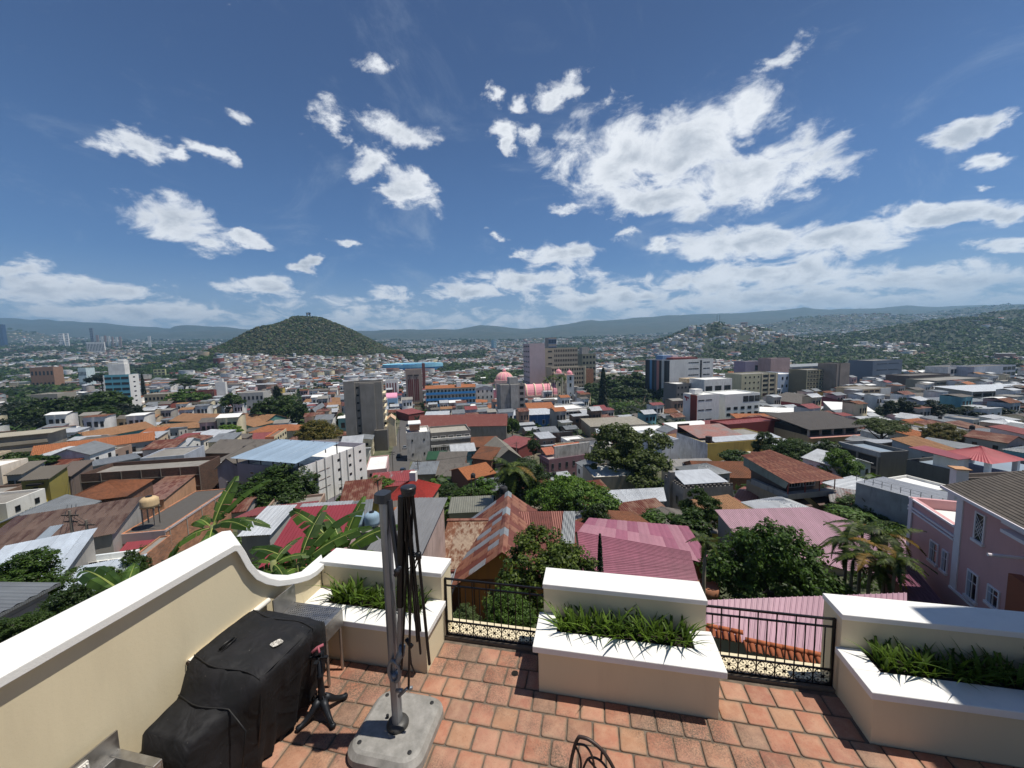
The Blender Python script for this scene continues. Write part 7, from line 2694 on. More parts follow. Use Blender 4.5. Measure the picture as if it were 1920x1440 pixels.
def tree(label, x, y, Y, rpx, kind='round', mat=None, dens='mid', hz_=None, cat='tree', group=None, name='tree', wpx=None):
    """crown centre seen at (x, y) at depth Y; rpx its half width, hz_ its half height in picture pixels"""
    c_ = aty(x, y, Y)
    k_ = Y / F
    rx, rz = rpx * k_, (hz_ or rpx * .85) * k_
    gz = g1(c_.x, c_.y)
    ob = empty(name, (c_.x, c_.y, gz), random.uniform(0, 6.28), label, cat, group)
    zc = c_.z - gz
    h = max(zc - rz * .45, .6)
    inst('trunk', trunk_mesh(h, max(.09, rx * .06), rx * .8, int(x * 7 + y)), ob)
    inst('crown', get_crown(kind, mat or FD, dens, int(x + y) % 2), ob, (0, 0, zc), (0, 0, 0), (rx * 1.05, rx * 1.05, rz * 1.25))
    return ob


T = tree
T('big round dark green mango tree between the lilac pink roof and right planter', 1445, 1068, 27, 112, 'lumpy', foliage('#1b300f', '#4c6a24', .25, nscale=1.2), 'hi', 98)
T('dense dark green tree in front of the white and lilac building', 524, 930, 74, 84, 'round', FM_, 'hi', 56)
T('bright green spreading tree in the centre behind the rusty house', 1072, 935, 66, 76, 'wide', FL_, 'hi', 62)
T('darker green tree on the left flank of the bright green spreading tree', 985, 905, 78, 58, 'round', FD, 'hi', 44)
T('tall airy eucalyptus tree with sparse olive crown right of centre', 1185, 862, 96, 96, 'open', FE, 'hi', 66)
T('leafy olive green tree rising behind the left railing and middle planter', 1022, 1078, 17.5, 112, 'lumpy', foliage('#2c3d10', '#6a7a2a', .3, nscale=1.5), 'hi', 84)
T('lower dark leafy shrub seen through the bars of the left railing', 955, 1165, 14.5, 60, 'round', FM_, 'hi', 60)
T('small shrub with grey green leaves low behind the left railing', 872, 1172, 15, 36, 'round', foliage('#32421f', '#6d7c4a', .25), 'hi', 38)
T('ochre tinted round tree left of the grey concrete tower', 596, 818, 150, 46, 'round', FO, 'hi', 30)
T('slim leafy tree in front of the castle-like house', 1318, 965, 52, 44, 'open', FM_, 'hi', 46)
T('bushy green tree between the castle house and the mango tree', 1290, 985, 46, 42, 'open', FM_, 'mid', 26)
T('scrubby bushes left of the castle-like house', 1235, 975, 58, 40, 'wide', FM_, 'mid', 20)
T('dark bush mass right of the weathered balcony house', 1650, 962, 58, 76, 'wide', FD, 'hi', 32)
T('low dark bush at the foot of the pale tin shed', 1590, 972, 52, 48, 'wide', FM_, 'mid', 24)
T('dark tree in front of the ochre yellow building', 1445, 845, 108, 34, 'open', FD, 'hi', 32)
T('dark broad tree between ochre building and concrete frame building', 1497, 858, 100, 48, 'round', FD, 'hi', 34)
T('small dark tree at the foot of the ochre yellow building', 1390, 862, 106, 40, 'wide', FD, 'mid', 22)
T('bright green tree right of the rusty balcony house', 1575, 872, 84, 38, 'lumpy', FL_, 'hi', 30)
T('dark tree left of the concrete frame building', 1550, 850, 96, 26, 'round', FD, 'mid', 24)
T('brownish tree in front of the white roofed building, right', 1655, 800, 120, 46, 'wide', FE, 'hi', 22)
T('yellow green tree in front of the beige school block', 1768, 816, 112, 38, 'round', FO, 'hi', 22)
for i, (x, y, r_) in enumerate(((1668, 768, 20), (1690, 762, 14), (1706, 770, 20), (1745, 768, 22), (1775, 775, 24), (1820, 778, 34), (1870, 780, 34), (1915, 784, 30))):
    T('%s dark evergreen from the left in the line before the pale blue warehouse' % ORD[i], x, y, 190, r_, ['lumpy', 'open'][i % 2], FK, 'mid', 16, group='dark evergreens before the pale blue warehouse')
for i, (x, y, Y, r_, h_) in enumerate(((128, 772, 250, 34, 26), (165, 764, 262, 40, 30), (205, 760, 255, 38, 26), (236, 775, 245, 28, 24), (182, 785, 230, 44, 22), (110, 792, 215, 34, 22), (60, 782, 240, 32, 22), (30, 770, 270, 30, 22),
                                        (84, 760, 300, 30, 18), (190, 710, 420, 20, 12), (222, 716, 400, 14, 14), (12, 800, 220, 26, 20))):
    T('%s dark crown from the left-hand start of the wooded slope left' % ORD[i], x, y, Y, r_, ['round', 'wide'][i % 2], [FD, FK][i % 2], 'mid', h_, group='big dark trees left of the teal office block')
for i, (x, y, Y, r_, h_, m_) in enumerate(((500, 770, 235, 26, 22, FD), (535, 765, 245, 28, 22, FD), (560, 772, 240, 18, 18, FD), (436, 752, 280, 24, 14, FD), (520, 742, 300, 8, 18, FK), (350, 745, 330, 34, 14, FM_), (345, 718, 450, 24, 8, FD), (640, 790, 200, 12, 14, FM_))):
    T('%s green tree from the left around the broad tiled hall' % ORD[i], x, y, Y, r_, ['round', 'lumpy'][i % 2], m_, 'mid', h_, group='trees around the broad tiled hall')
for i, (x, y, Y, r_, h_) in enumerate(((1112, 735, 420, 26, 16), (1150, 722, 440, 32, 18), (1188, 720, 430, 34, 20), (1222, 728, 425, 24, 18), (1170, 740, 400, 34, 16), (1210, 745, 390, 30, 16), (1108, 748, 400, 18, 12), (1250, 740, 380, 22, 14))):
    T('%s dense dark crown from the left in the park by the cathedral' % ORD[i], x, y, Y, r_, 'round', FD, 'mid', h_, group='dense dark park trees')
for i, (x, y, Y, r_, h_) in enumerate(((1165, 762, 340, 26, 10), (1205, 765, 335, 30, 12), (1245, 762, 330, 28, 12), (1105, 768, 330, 22, 10), (1270, 770, 300, 18, 10))):
    T('%s low pale green shrub tree from the left in front of the park' % ORD[i], x, y, Y, r_, 'wide', FGy if i % 2 else FL_, 'mid', h_, group='low trees in front of the park')
for i, (x, y, Y, r_, h_) in enumerate(((45, 870, 92, 44, 16), (20, 866, 95, 30, 16), (140, 852, 118, 22, 14), (180, 858, 112, 34, 16), (200, 850, 116, 24, 12), (428, 806, 185, 24, 10), (960, 800, 200, 16, 22), (1000, 838, 125, 14, 16), (910, 915, 84, 34, 18),
                                        (880, 922, 80, 26, 14), (835, 918, 84, 28, 12), (710, 905, 88, 26, 12), (1160, 985, 58, 40, 30), (1120, 985, 54, 32, 40), (640, 938, 80, 12, 10))):
    T('%s from the left of the leafy garden trees scattered between roofs' % ORD[i], x, y, Y, r_, ['wide', 'round', 'lumpy'][i % 3], [FM_, FD, FL_][i % 3], 'mid', h_, group='garden trees between the roofs')
for i, (x, y, Y, r_, h_, nm) in enumerate(((48, 1082, 19, 84, 44, 'dark glossy tree at the left edge below the white roof'), (125, 1150, 14, 70, 46, 'bushy shrub against the outside of the parapet wall, nearest'), (200, 1096, 17, 46, 30, 'leafy shrub beside the parapet wall, farther one'),
                                           (25, 1190, 12, 60, 36, 'shrub in the lower left corner under the block shed'), (250, 1065, 26, 30, 34, 'tufted bamboo clump beside the brick hut'))):
    T(nm, x, y, Y, r_, 'lumpy', [FM_, FD][i % 2], 'hi', h_)


def conifer(label, x, ytop, ybot, Y, wpx, mat=FK):
    P = aty(x, ybot, Y)
    gz = min(g1(P.x, P.y), P.z)
    H = aty(x, ytop, Y).z - gz
    ob = empty('cypress', (P.x, P.y, gz), 0, label, 'tree')
    b_ = MB()
    b_.tube([(0, 0, -.5), (0, 0, H * .9)], [.03 * H, .01 * H], 6)
    b_.build('trunk', BARK, ob)
    r_ = np.random.default_rng(int(x))
    n = 2600
    u = r_.uniform(0, 1, n) ** .8
    z0_ = (P.z - gz) * .0 + .05 * H
    z = z0_ + u * (H - z0_)
    rad = wpx * Y / F * (np.clip(1 - u, 0, 1) ** .6) * (.65 + .35 * np.minimum(u * 6, 1)) * r_.uniform(.55, 1.1, n)
    an = r_.uniform(0, 2 * math.pi, n)
    C_ = np.stack([np.cos(an) * rad, np.sin(an) * rad, z], 1)
    V, Fq = leaf_quads(C_, np.stack([np.cos(an), np.sin(an), np.full(n, .8)], 1), wpx * Y / F * .22, 1.8, 1)
    inst('crown', npmesh('crown', V, Fq, mat), ob)


conifer('tall dark conifer standing at the near edge of the park', 1131, 690, 785, 330, 11)
conifer('small dark cypress in front of the large pink roof', 1125, 1001, 1095, 22, 11)
conifer('thin conifer on the left slope beside the teal office block', 270, 700, 740, 380, 5)


def frond(L, mat, seed=0, n=34, w_=.17, droop=1.0):
    rr = random.Random(seed)
    b_ = MB()
    pts = []
    for i in range(n + 1):
        u = i / n
        pts.append(Vector((L * (u - .12 * u * u * droop), 0, L * (.42 * u - .85 * u * u * droop))))
    for i in range(2, n):
        p, q = pts[i], pts[i + 1]
        l_ = w_ * L * math.sin(math.pi * min(.12 + .88 * i / n, .97)) * 1.5
        for s_ in (1, -1):
            tip = p + Vector((L * .06, s_ * l_, -l_ * rr.uniform(.25, .6)))
            b_.add([p, p.lerp(q, 1.5), tip.lerp(q, .1), tip], [(0, 1, 2, 3)])
    b_.tube(pts[::4], .012 * L / 1.5, 4)
    return b_.mesh('frond', mat)


PF = foliage('#22320f', '#5c6a24', .25)
PFo = foliage('#5a4a1a', '#8a6a2a', .25)
FRD = [frond(1, PF, i, droop=.7 + .25 * i) for i in range(4)] + [frond(1, PFo, 9, droop=1.3)]


def palm(label, x, ycrown, Y, Lpx, nf=14, group=None, stem=.11, ground_z=None):
    c_ = aty(x, ycrown, Y)
    gz = g1(c_.x, c_.y)
    ob = empty('palm_tree', (c_.x, c_.y, gz), random.uniform(0, 6), label, 'palm tree', group)
    zc = c_.z - gz
    b_ = MB()
    b_.tube([(0, 0, -.5), (.05, 0, zc * .5), (0, 0, zc)], [stem * 1.4, stem, stem * .8], 8)
    b_.build('trunk', plaster('#7a7263', .4, 3), ob, smooth=True)
    L = Lpx * Y / F
    for i in range(nf):
        q = FRD[4] if random.random() < .12 else FRD[random.randrange(4)]
        inst('frond', q, ob, (0, 0, zc), (0, random.uniform(-.75, .35), 2 * math.pi * i / nf + random.uniform(-.2, .2)), (L * random.uniform(.8, 1.1),) * 3)


for i, (x, yc, Y, L_) in enumerate(((1027, 712, 372, 13), (1037, 706, 375, 14), (1046, 712, 370, 12), (1053, 705, 374, 15))):
    palm('%s tall royal palm from the left in front of the cathedral towers' % ORD[i], x, yc, Y, L_, 12, 'royal palms before the cathedral', .35)
for i, (x, yc, Y, L_) in enumerate(((1588, 1012, 27, 52), (1618, 990, 29, 56), (1664, 1002, 27, 60), (1634, 1042, 25, 56), (1600, 1050, 26, 44), (1680, 1050, 24, 50), (1655, 1072, 25, 46))):
    palm('%s areca palm from the left in the clump before the pink house' % ORD[i], x, yc, Y, L_, 13, 'areca palm clump', .10)
palm('shaggy drooping palm left of the bright green spreading tree', 962, 878, 72, 48, 30)
palm('small palm beside the trunk in the yard left of the mango tree', 1322, 1015, 24, 34, 10)
palm('thin papaya-like plant behind the umbrella mast', 708, 902, 70, 14, 12)


def banana_leaf(seed, L=1.0, w_=.145, droop=.6):
    """broad blade torn into ribbons along its midrib"""
    rr = random.Random(seed)
    b_ = MB()
    n = 30
    mid = []
    for i in range(n + 1):
        u = i / n
        mid.append(Vector((L * (u - .15 * u * u * droop), 0, L * (.30 * u - droop * u * u * .75))))
    b_.m = 1
    b_.tube(mid[::3], [.014 * (1 - .8 * i / 10) for i in range(11)], 5)
    b_.m = 0
    for s_ in (1, -1):
        i = 3
        while i < n - 1:
            k_ = rr.choice([1, 2, 4, 5, 7, 9])
            j = min(i + k_, n)
            dr = rr.uniform(.15, .55)
            vs = []
            for q in (i, j):
                u = q / n
                hw_ = w_ * L * math.sin(math.pi * (.06 + .92 * u)) ** .6
                gp = (.001 if q == i else -.005) * L
                for v_ in (0, .5, 1):
                    an = -dr * v_ * .9
                    vs.append(mid[q] + Vector((gp * v_ * 3 + .05 * L * v_, s_ * hw_ * v_ * math.cos(an), hw_ * v_ * math.sin(an) + .03 * L * (1 - abs(v_ * 2 - 1)))))
            b_.add(vs, [(0, 1, 4, 3), (1, 2, 5, 4)])
            i = j
    return b_.mesh('banana_leaf', [BANM, BANR], False)


BANM = foliage('#2c4418', '#5f7d34', .35, nscale=2)
BANR = plain('#8f9a4e', .6)
BNL = [banana_leaf(i, droop=.35 + .12 * i) for i in range(6)]


def banana(label, base, top_z, leaves):
    gz = g1(base[0], base[1]) if base[1] > 6 else -7
    ob = empty('banana_plant', (base[0], base[1], gz), 0, label, 'banana plant', 'banana plants outside the parapet')
    zt_ = top_z - gz
    b_ = MB()
    b_.tube([(0, 0, -.3), (.08, .05, zt_ * .5), (0, 0, zt_)], [.16, .13, .07], 9)
    b_.build('stem', plaster('#6e7348', .4, 2), ob, smooth=True)
    for (az, el, L, k_) in leaves:
        L *= 1.02
        inst('leaf', BNL[k_ % 6], ob, (0, 0, zt_ - .1), (random.uniform(-.4, .4), -R(el), R(az)), (L, L, L))


def bpx(x, y, Y):
    p_ = aty(x, y, Y)
    return (p_.x, p_.y), p_.z


for lb, (x, y, Y), lv in (('banana plant with torn leaves nearest the dip of the parapet wall', (560, 1058, 9.2), [(5, 30, 2.1, 1), (38, 42, 2.0, 2), (165, 22, 1.7, 3), (195, 8, 1.5, 4), (75, 45, 1.6, 0), (-35, 12, 1.3, 5), (-100, 15, .9, 3)]),
                          ('banana plant with long arching leaves behind the left planter', (640, 1035, 10.0), [(15, 28, 1.8, 2), (155, 30, 2.2, 1), (60, 55, 1.6, 0), (-10, 8, 1.6, 4), (190, 6, 1.7, 5), (130, 50, 1.5, 3)]),
                          ('banana plant with hanging leaves seen past the parapet peak', (398, 985, 12.5), [(40, 38, 2.2, 1), (20, 10, 1.8, 4), (150, 10, 1.9, 5), (80, 50, 1.8, 0), (-60, -10, 1.9, 5), (190, -20, 2.0, 4), (-20, 20, 1.9, 3)]),
                          ('small banana plant low beside the dip of the parapet wall', (512, 1052, 9.0), [(20, 15, 1.0, 3), (70, 30, .9, 2), (160, 10, .8, 4), (-40, 5, .9, 5)]),
                          ('banana plant stretching a leaf over the white corrugated roof at left', (232, 1108, 11.5), [(165, 22, 2.4, 3), (10, 0, .9, 5), (120, 20, 1.4, 1), (60, 10, .9, 2)])):
    bs, z = bpx(x, y, Y)
    banana(lb, bs, z, lv)

# ------------------------------------------------------------------ the rest of the town
OCC = [(O.x, O.y, e.x, e.y, a.x, a.y, W_, D) for (O, e, a, W_, D) in FOOT]
OCC = np.array(OCC)


STR_ = [[hit(*p, 0) for p in q] for q in ([(735, 905), (748, 870), (757, 825), (762, 785)], [(990, 885), (975, 850), (962, 815)])]


def occupied(x, y, pad=3.0):
    for q in STR_:
        for p0, p1 in zip(q[:-1], q[1:]):
            ax, ay, bx_, by_ = p0.x, p0.y, p1.x, p1.y
            t_ = max(0, min(1, ((x - ax) * (bx_ - ax) + (y - ay) * (by_ - ay)) / ((bx_ - ax) ** 2 + (by_ - ay) ** 2)))
            if (ax + (bx_ - ax) * t_ - x) ** 2 + (ay + (by_ - ay) * t_ - y) ** 2 < (5.0 + pad) ** 2:
                return True
    dx, dy = x - OCC[:, 0], y - OCC[:, 1]
    u = dx * OCC[:, 2] + dy * OCC[:, 3]
    v = dx * OCC[:, 4] + dy * OCC[:, 5]
    return bool(np.any((u > -pad) & (u < OCC[:, 6] + pad) & (v > -pad) & (v < OCC[:, 7] + pad)))


# picture regions (columns, rows) kept as trees only
GREENZ = [(0, 95, 700, 840), (95, 260, 722, 800), (1095, 1250, 700, 780), (300, 480, 800, 812), (470, 575, 745, 795), (560, 1010, 640, 1)]
SIGHT = [(600, 100, 140)]
walls_c = ['#cbc9c2', '#e0ded8', '#9c9891', '#cabe9f', '#b3a288', '#b08f8c', '#8d7768', '#6e5a4c', '#9aa0a4', '#7d3f36', '#5f8f96', '#a8924a']
wall_n = ['grey', 'white', 'dark grey', 'cream', 'tan', 'pink', 'brown', 'dark brown', 'pale blue', 'maroon', 'teal', 'yellow']
wall_w = [.2, .2, .13, .1, .1, .05, .08, .05, .04, .02, .015, .015]
roofs_c = [(tin('#c9ccce', .12, wave=2.0), 'white tin', .26), (tin('#8e9294', .25, wave=2.0), 'grey tin', .26), (tRd, 'red tin', .04), (tRu, 'rusty tin', .12), (tDk, 'dark sheet', .1), (cOr, 'orange tile', .03), (cTn, 'tan tile', .04),
           (cBr, 'brown tile', .05), (rGr, 'flat grey', .08), (rWh, 'flat white', .06)]
walls_m = [plaster(c_, .38, .5) for c_ in walls_c]
cand = []
e15, a15 = dirs(-15)
bx_ = 0
for iu in range(-72, 84):
    for iv in range(0, 62):
        if iu % 7 == 0 or (iu * 31 + iv * 17) % 19 == 0:
            continue            # streets running away
        if iv % 8 == 0:
            continue            # cross streets
        c_ = e15 * (iu * 9.6 + random.uniform(-1, 1)) + a15 * (40 + iv * 9.4 + random.uniform(-1, 1)) + Vector((9, 0, 0))
        if c_.y < 46 or c_.y > 560 or abs(c_.x) > 1.36 * c_.y + 10:
            continue
        z = g1(c_.x, c_.y)
        px, py = toPx((c_.x, c_.y, z + 3))
        if any(x0 <= px <= x1 and y0 <= py <= y1 for x0, x1, y0, y1 in GREENZ):
            continue
        if occupied(c_.x, c_.y, 4.6) or occupied(c_.x + e15.x * 5, c_.y + e15.y * 5, 3):
            continue
        # keep the town houses out of the foreground sight lines near the terrace
        cand.append((c_.y, c_, px, py))
cand.sort(key=lambda q: q[0])
NAUTO = 180
near_set = cand[:NAUTO]
far_set = cand[NAUTO:]
used_lab = {}
autos = []
for (Yd, c_, px, py) in near_set:
    wi = random.choices(range(12), wall_w)[0]
    ri = random.choices(range(len(roofs_c)), [r_[2] for r_ in roofs_c])[0]
    W_, D = random.uniform(6.2, 9.5), random.uniform(6.2, 9.2)
    H = random.choice([3.4, 3.8, 6.2, 6.8, 7.2]) if Yd > 75 else random.choice([3.2, 3.6])
    O = c_ - e15 * W_ / 2 - a15 * D / 2
    z0_ = g1(c_.x, c_.y)
    flat = 'flat' in roofs_c[ri][1]
    kind = 'flat' if flat else random.choice(['gx', 'gy', 'shedf', 'shedf', 'shedb', 'hip'])
    anc = min(ANCH, key=lambda q: (q[0] - px) ** 2 + 2.5 * (q[1] - py) ** 2)
    dx, dy = px - anc[0], py - anc[1]
    rel_ = ('left of' if dx < 0 else 'right of') if abs(dx) > 1.2 * abs(dy) else ('behind' if dy < 0 else 'in front of')
    lab = '%s%s house, %s roof, %s the %s' % ('low ' if H < 5 else 'two storey ', wall_n[wi], roofs_c[ri][1], rel_, anc[2])
    wins = [wn(1 if H < 5 else 2, random.choice([2, 3, 4]), w_=.28, h_=.4, frame=random.choice(['dark', 'white', 'brown']), z_lo=.4)]
    if px > 900:
        wins.append(wn(1 if H < 5 else 2, 2, face='l', w_=.25, h_=.4, frame='dark', z_lo=.4))
    else:
        wins.append(wn(1 if H < 5 else 2, 2, face='r', w_=.25, h_=.4, frame='dark', z_lo=.4))
    fr = dict(O=Vector((O.x, O.y, z0_)), e=e15, a=a15, W=W_, D=D, z0=z0_, zt=z0_ + H)
    ob = building('house', lab, 'house', fr, walls_m[wi], (kind, roofs_c[ri][0], .5 if flat else random.uniform(.6, 1.9), .35), wins, 'town houses filling the streets', foot=False)
    autos.append((lab, px, ob))
from collections import defaultdict
dd = defaultdict(list)
for lab, px, ob in autos:
    dd[lab].append((px, ob))
for lab, L_ in dd.items():
    if len(L_) > 1:
        L_.sort(key=lambda q: q[0])
        for i, (px, ob) in enumerate(L_):
            ob['label'] = ('%s, %s' % (lab, 'leftmost' if i == 0 else ('rightmost' if i == len(L_) - 1 else ORD[i])))
# many more, as one mass: bodies, roofs and window openings by numpy


def mass_houses(pts, name, wl, label):
    """pts rows: x y z yaw W D H roofkind wall roof ; builds one mesh"""
    n = len(pts)
    x, y, z, yaw, W_, D, H, rise = pts[:, :8].T
    wm, rm = pts[:, 8].astype(int), pts[:, 9].astype(int)
    ex, ey = np.cos(yaw), np.sin(yaw)
    def P_(u, v, zz):
        return np.stack([x + ex * u - ey * v, y + ey * u + ex * v, zz], 1)
    w2, d2 = W_ / 2, D / 2
    zb, zt_ = z - 6, z + H
    vs = [P_(-w2, -d2, zb), P_(w2, -d2, zb), P_(w2, d2, zb), P_(-w2, d2, zb), P_(-w2, -d2, zt_), P_(w2, -d2, zt_), P_(w2, d2, zt_), P_(-w2, d2, zt_),
          P_(-w2 - .4, -d2 - .4, zt_), P_(w2 + .4, -d2 - .4, zt_), P_(w2 + .4, d2 + .4, zt_ + rise * .3), P_(-w2 - .4, d2 + .4, zt_ + rise * .3), P_(-w2 - .4, d2 * .1, zt_ + rise), P_(w2 + .4, d2 * .1, zt_ + rise)]
    base = [(0, 1, 5, 4), (1, 2, 6, 5), (2, 3, 7, 6), (3, 0, 4, 7), (8, 9, 13, 12), (12, 13, 10, 11)]
    mi = [wm, wm, wm, wm, rm, rm]
    k_ = len(vs)
    if wl:
        for (u0, u1) in ((-.36, -.16), (-.04, .14), (.24, .40)):
            for (h0, h1) in ((.16, .36), (.58, .80)):
                vs += [P_(W_ * u0, -d2 - .06, z + H * h0), P_(W_ * u1, -d2 - .06, z + H * h0), P_(W_ * u1, -d2 - .06, z + H * h1), P_(W_ * u0, -d2 - .06, z + H * h1)]
                base.append((k_, k_ + 1, k_ + 2, k_ + 3))
                mi.append(np.full(n, 24))
                k_ += 4
    V = np.stack(vs, 1).reshape(-1, 3)
    Fq = (np.arange(n)[:, None, None] * k_ + np.array(base)[None]).reshape(-1, 4)
    M = np.stack(mi, 1).reshape(-1)
    mats = walls_m + [r_[0] for r_ in roofs_c] + [rBr, rDk, plain('#2a2826', .7)]
    o_ = inst(name, npmesh(name, V, Fq, mats, M))
    return tag(o_, label, 'houses', kind='stuff')


rows = []
for (Yd, c_, px, py) in far_set:
    rows.append((c_.x, c_.y, g1(c_.x, c_.y), math.atan2(e15.y, e15.x), random.uniform(6, 9.5), random.uniform(6, 9.2), random.choice([3.4, 4, 5, 6.5, 6.5, 9.5, 12]), random.uniform(.2, 2), random.choices(range(12), wall_w)[0], 12 + random.choices(range(10), [r_[2] for r_ in roofs_c])[0]))
mass_houses(np.array(rows), 'town_houses', True, 'closely packed small town houses filling the middle distance')


def isgreen(x, y):
    """tree or house country beyond the centre"""
    n_ = fbm(x / 170, y / 170, 3, 21)
    n2_ = fbm(x / 60, y / 60, 2, 5)
    h1 = ((x + .52 * 1300) / 290) ** 2 + ((y - 1300) / 270) ** 2 < 1.0
    a_ = x / np.maximum(y, 1)
    right = (a_ > .72) & (y > 620) & (y < 1900)
    left = (a_ < -.75) & (y > 300) & (y < 1100)
    thr = np.where(right, .43, np.where(left, .44, .55))
    return h1 | (n_ * .75 + n2_ * .25 > thr), h1


N = 42000
u = rng.uniform(0, 1, N)
Yr = 470 * (4800 / 470) ** (u ** .85)
ar = rng.uniform(-1.38, 1.38, N)
Xr = ar * Yr
gr_, h1_ = isgreen(Xr, Yr)
keep = ~gr_ & (rng.uniform(0, 1, N) < np.clip(1.15 - Yr / 7500, .25, 1))
keep &= ~((Yr < 600) & (np.abs(Xr) < 1.4 * Yr) & (np.array([occupied(a, b, 4) for a, b in zip(Xr, Yr)])))
Xh, Yh = Xr[keep], Yr[keep]
nh = len(Xh)
big_h = rng.uniform(0, 1, nh) < .05
scl = 1 + np.clip((Yh - 1000) / 4000, 0, .9)
rows = np.stack([Xh, Yh, ground(Xh, Yh), rng.uniform(-.6, .6, nh), rng.uniform(6, 13, nh) * scl * (1 + big_h * 1.2), rng.uniform(6, 10, nh) * scl, rng.choice([3., 3.5, 4, 6.5], nh) * (1 + big_h * 1.0), rng.uniform(.2, 1.8, nh),
                 rng.choice(12, nh, p=np.array(wall_w) / sum(wall_w)), 12 + rng.choice(12, nh, p=[.27, .24, .04, .12, .08, .02, .02, .03, .06, .08, .02, .02])], 1)
mass_houses(rows, 'distant_houses', False, 'thousands of small houses spreading over the far valley and hills')

# far trees as masses of leaf clumps


def mass_trees(X, Y, Rr, name, mats, label, nl=16, seed=0, zf=.75, lf=.62):
    r_ = np.random.default_rng(seed)
    n = len(X)
    Z = ground(X, Y)
    o_ = r_.normal(0, 1, (n, nl, 3))
    o_ /= np.linalg.norm(o_, axis=2)[..., None]
    o_[..., 2] = np.abs(o_[..., 2]) * zf
    C_ = np.stack([X, Y, Z + Rr * .35], 1)[:, None] + o_ * (Rr[:, None, None] * r_.uniform(.55, 1.05, (n, nl, 1)))
    C_ = C_.reshape(-1, 3)
    N_ = o_.reshape(-1, 3) + np.array([0, -.2, .4])
    sz = np.repeat(Rr, nl) * lf
    N_ = N_ + r_.normal(0, .35, N_.shape)
    N_ /= np.linalg.norm(N_, axis=1)[:, None]
    T_ = r_.normal(0, 1, N_.shape)
    T_ -= (T_ * N_).sum(1)[:, None] * N_
    T_ /= np.linalg.norm(T_, axis=1)[:, None]
    B2 = np.cross(N_, T_)
    s_ = (sz * r_.uniform(.6, 1.3, len(sz)))[:, None]
    V = np.stack([C_ - T_ * s_ * .7, C_ + B2 * s_ * .5, C_ + T_ * s_ * .7, C_ - B2 * s_ * .5], 1).reshape(-1, 3)
    mi = np.repeat(r_.integers(0, len(mats), n), nl)
    ob = inst(name, npmesh(name, V, np.arange(len(V)).reshape(-1, 4), mats, mi))
    return tag(ob, label, 'trees', kind='stuff')


keep = gr_ & (rng.uniform(0, 1, N) < np.clip(1.2 - Yr / 6000, .3, 1)) & ~h1_
Xt, Yt = Xr[keep], Yr[keep]
Rg_ = Yt > 0
mass_trees(Xt, Yt, rng.uniform(4, 8.5, len(Xt)) * (1 + np.clip((Yt - 800) / 2500, 0, 1.4)), 'distant_trees', [FD, FK, FM_, FD], 'dark trees and woods spread through the far valley and hillsides', 15)
# sprinkle between the far houses too
m_ = 9000
ys_ = 200 * (3500 / 200) ** rng.uniform(0, 1, m_)
xs_ = rng.uniform(-1.38, 1.38, m_) * ys_
ok = np.array([not occupied(a, b, 3) if b < 620 else True for a, b in zip(xs_, ys_)])
xs_, ys_ = xs_[ok], ys_[ok]
mass_trees(xs_, ys_, rng.uniform(2.2, 5.0, len(xs_)) * (1 + np.clip((ys_ - 800) / 2500, 0, .8)), 'town_trees', [FD, FM_, FK], 'small trees standing between the houses of the town', 14, 3)
# wooded hill
m_ = 9500
an, q = rng.uniform(0, 2 * math.pi, m_), np.sqrt(rng.uniform(0, 1, m_)) * 1.02
xs_, ys_ = -.52 * 1300 + np.cos(an) * q * 285, 1300 + np.sin(an) * q * 260
mass_trees(xs_, ys_, rng.uniform(3.0, 6.5, m_), 'hill_forest', [foliage('#333a20', '#565a33', .1), foliage('#3f3f26', '#66603c', .1), foliage('#28301b', '#454b2b', .1), FM_], 'scrubby woodland covering the round hill', 14, 5)
# left green slope and near gardens: thick growth on bare ground between buildings
m_ = 3600
ys_ = 24 * (480 / 24) ** rng.uniform(0, 1, m_)
xs_ = rng.uniform(-1.38, 1.38, m_) * ys_
pxs = [toPx((a, b, g1(a, b) + 2)) for a, b in zip(xs_, ys_)]
hs = np.array([(c_.x, c_.y) for (_, c_, _, _) in cand])
ok = []
for a, b, p_ in zip(xs_, ys_, pxs):
    inz = any(x0 <= p_[0] <= x1 and y0 <= p_[1] <= y1 for x0, x1, y0, y1 in GREENZ)
    free = not occupied(a, b, 2.5) and (np.min((hs[:, 0] - a) ** 2 + (hs[:, 1] - b) ** 2) > 40)
    ok.append((inz and not occupied(a, b, 2)) or (free and (b < 60 or rng.uniform() < .35)))
ok = np.array(ok)
xs_, ys_ = xs_[ok], ys_[ok]
nr = ys_ < 75
mass_trees(xs_[nr], ys_[nr], rng.uniform(.7, 1.7, nr.sum()), 'near_undergrowth', [FD, FM_, FM_], 'bushes and weeds on the steep slope below the terrace', 170, 8, .9, .16)
mass_trees(xs_[~nr], ys_[~nr], rng.uniform(1.6, 4.5, (~nr).sum()), 'undergrowth', [FD, FM_, FK, FM_], 'bushes and undergrowth filling the ground between houses', 60, 9, .8, .3)
# street surfaces
ASP = plaster('#4a4846', .4, .8, .4)


def street(name, pts, w_, mat=ASP, label=None, lift=.12):
    b_ = MB()
    for i in range(len(pts) - 1):
        p, q = Vector(pts[i]), Vector(pts[i + 1])
        d_ = (q - p)
        nseg = max(1, int(d_.length / 4))
        sd_ = Vector((-d_.y, d_.x)).normalized() * w_ / 2
        for k_ in range(nseg):
            a_, c_ = p.lerp(q, k_ / nseg), p.lerp(q, (k_ + 1.02) / nseg)
            vs = [(a_ + sd_), (a_ - sd_), (c_ - sd_), (c_ + sd_)]
            b_.add([(v.x, v.y, g1(v.x, v.y) + lift) for v in vs], [(0, 1, 2, 3)])
    return tag(b_.build(name, mat), label, kind='structure')


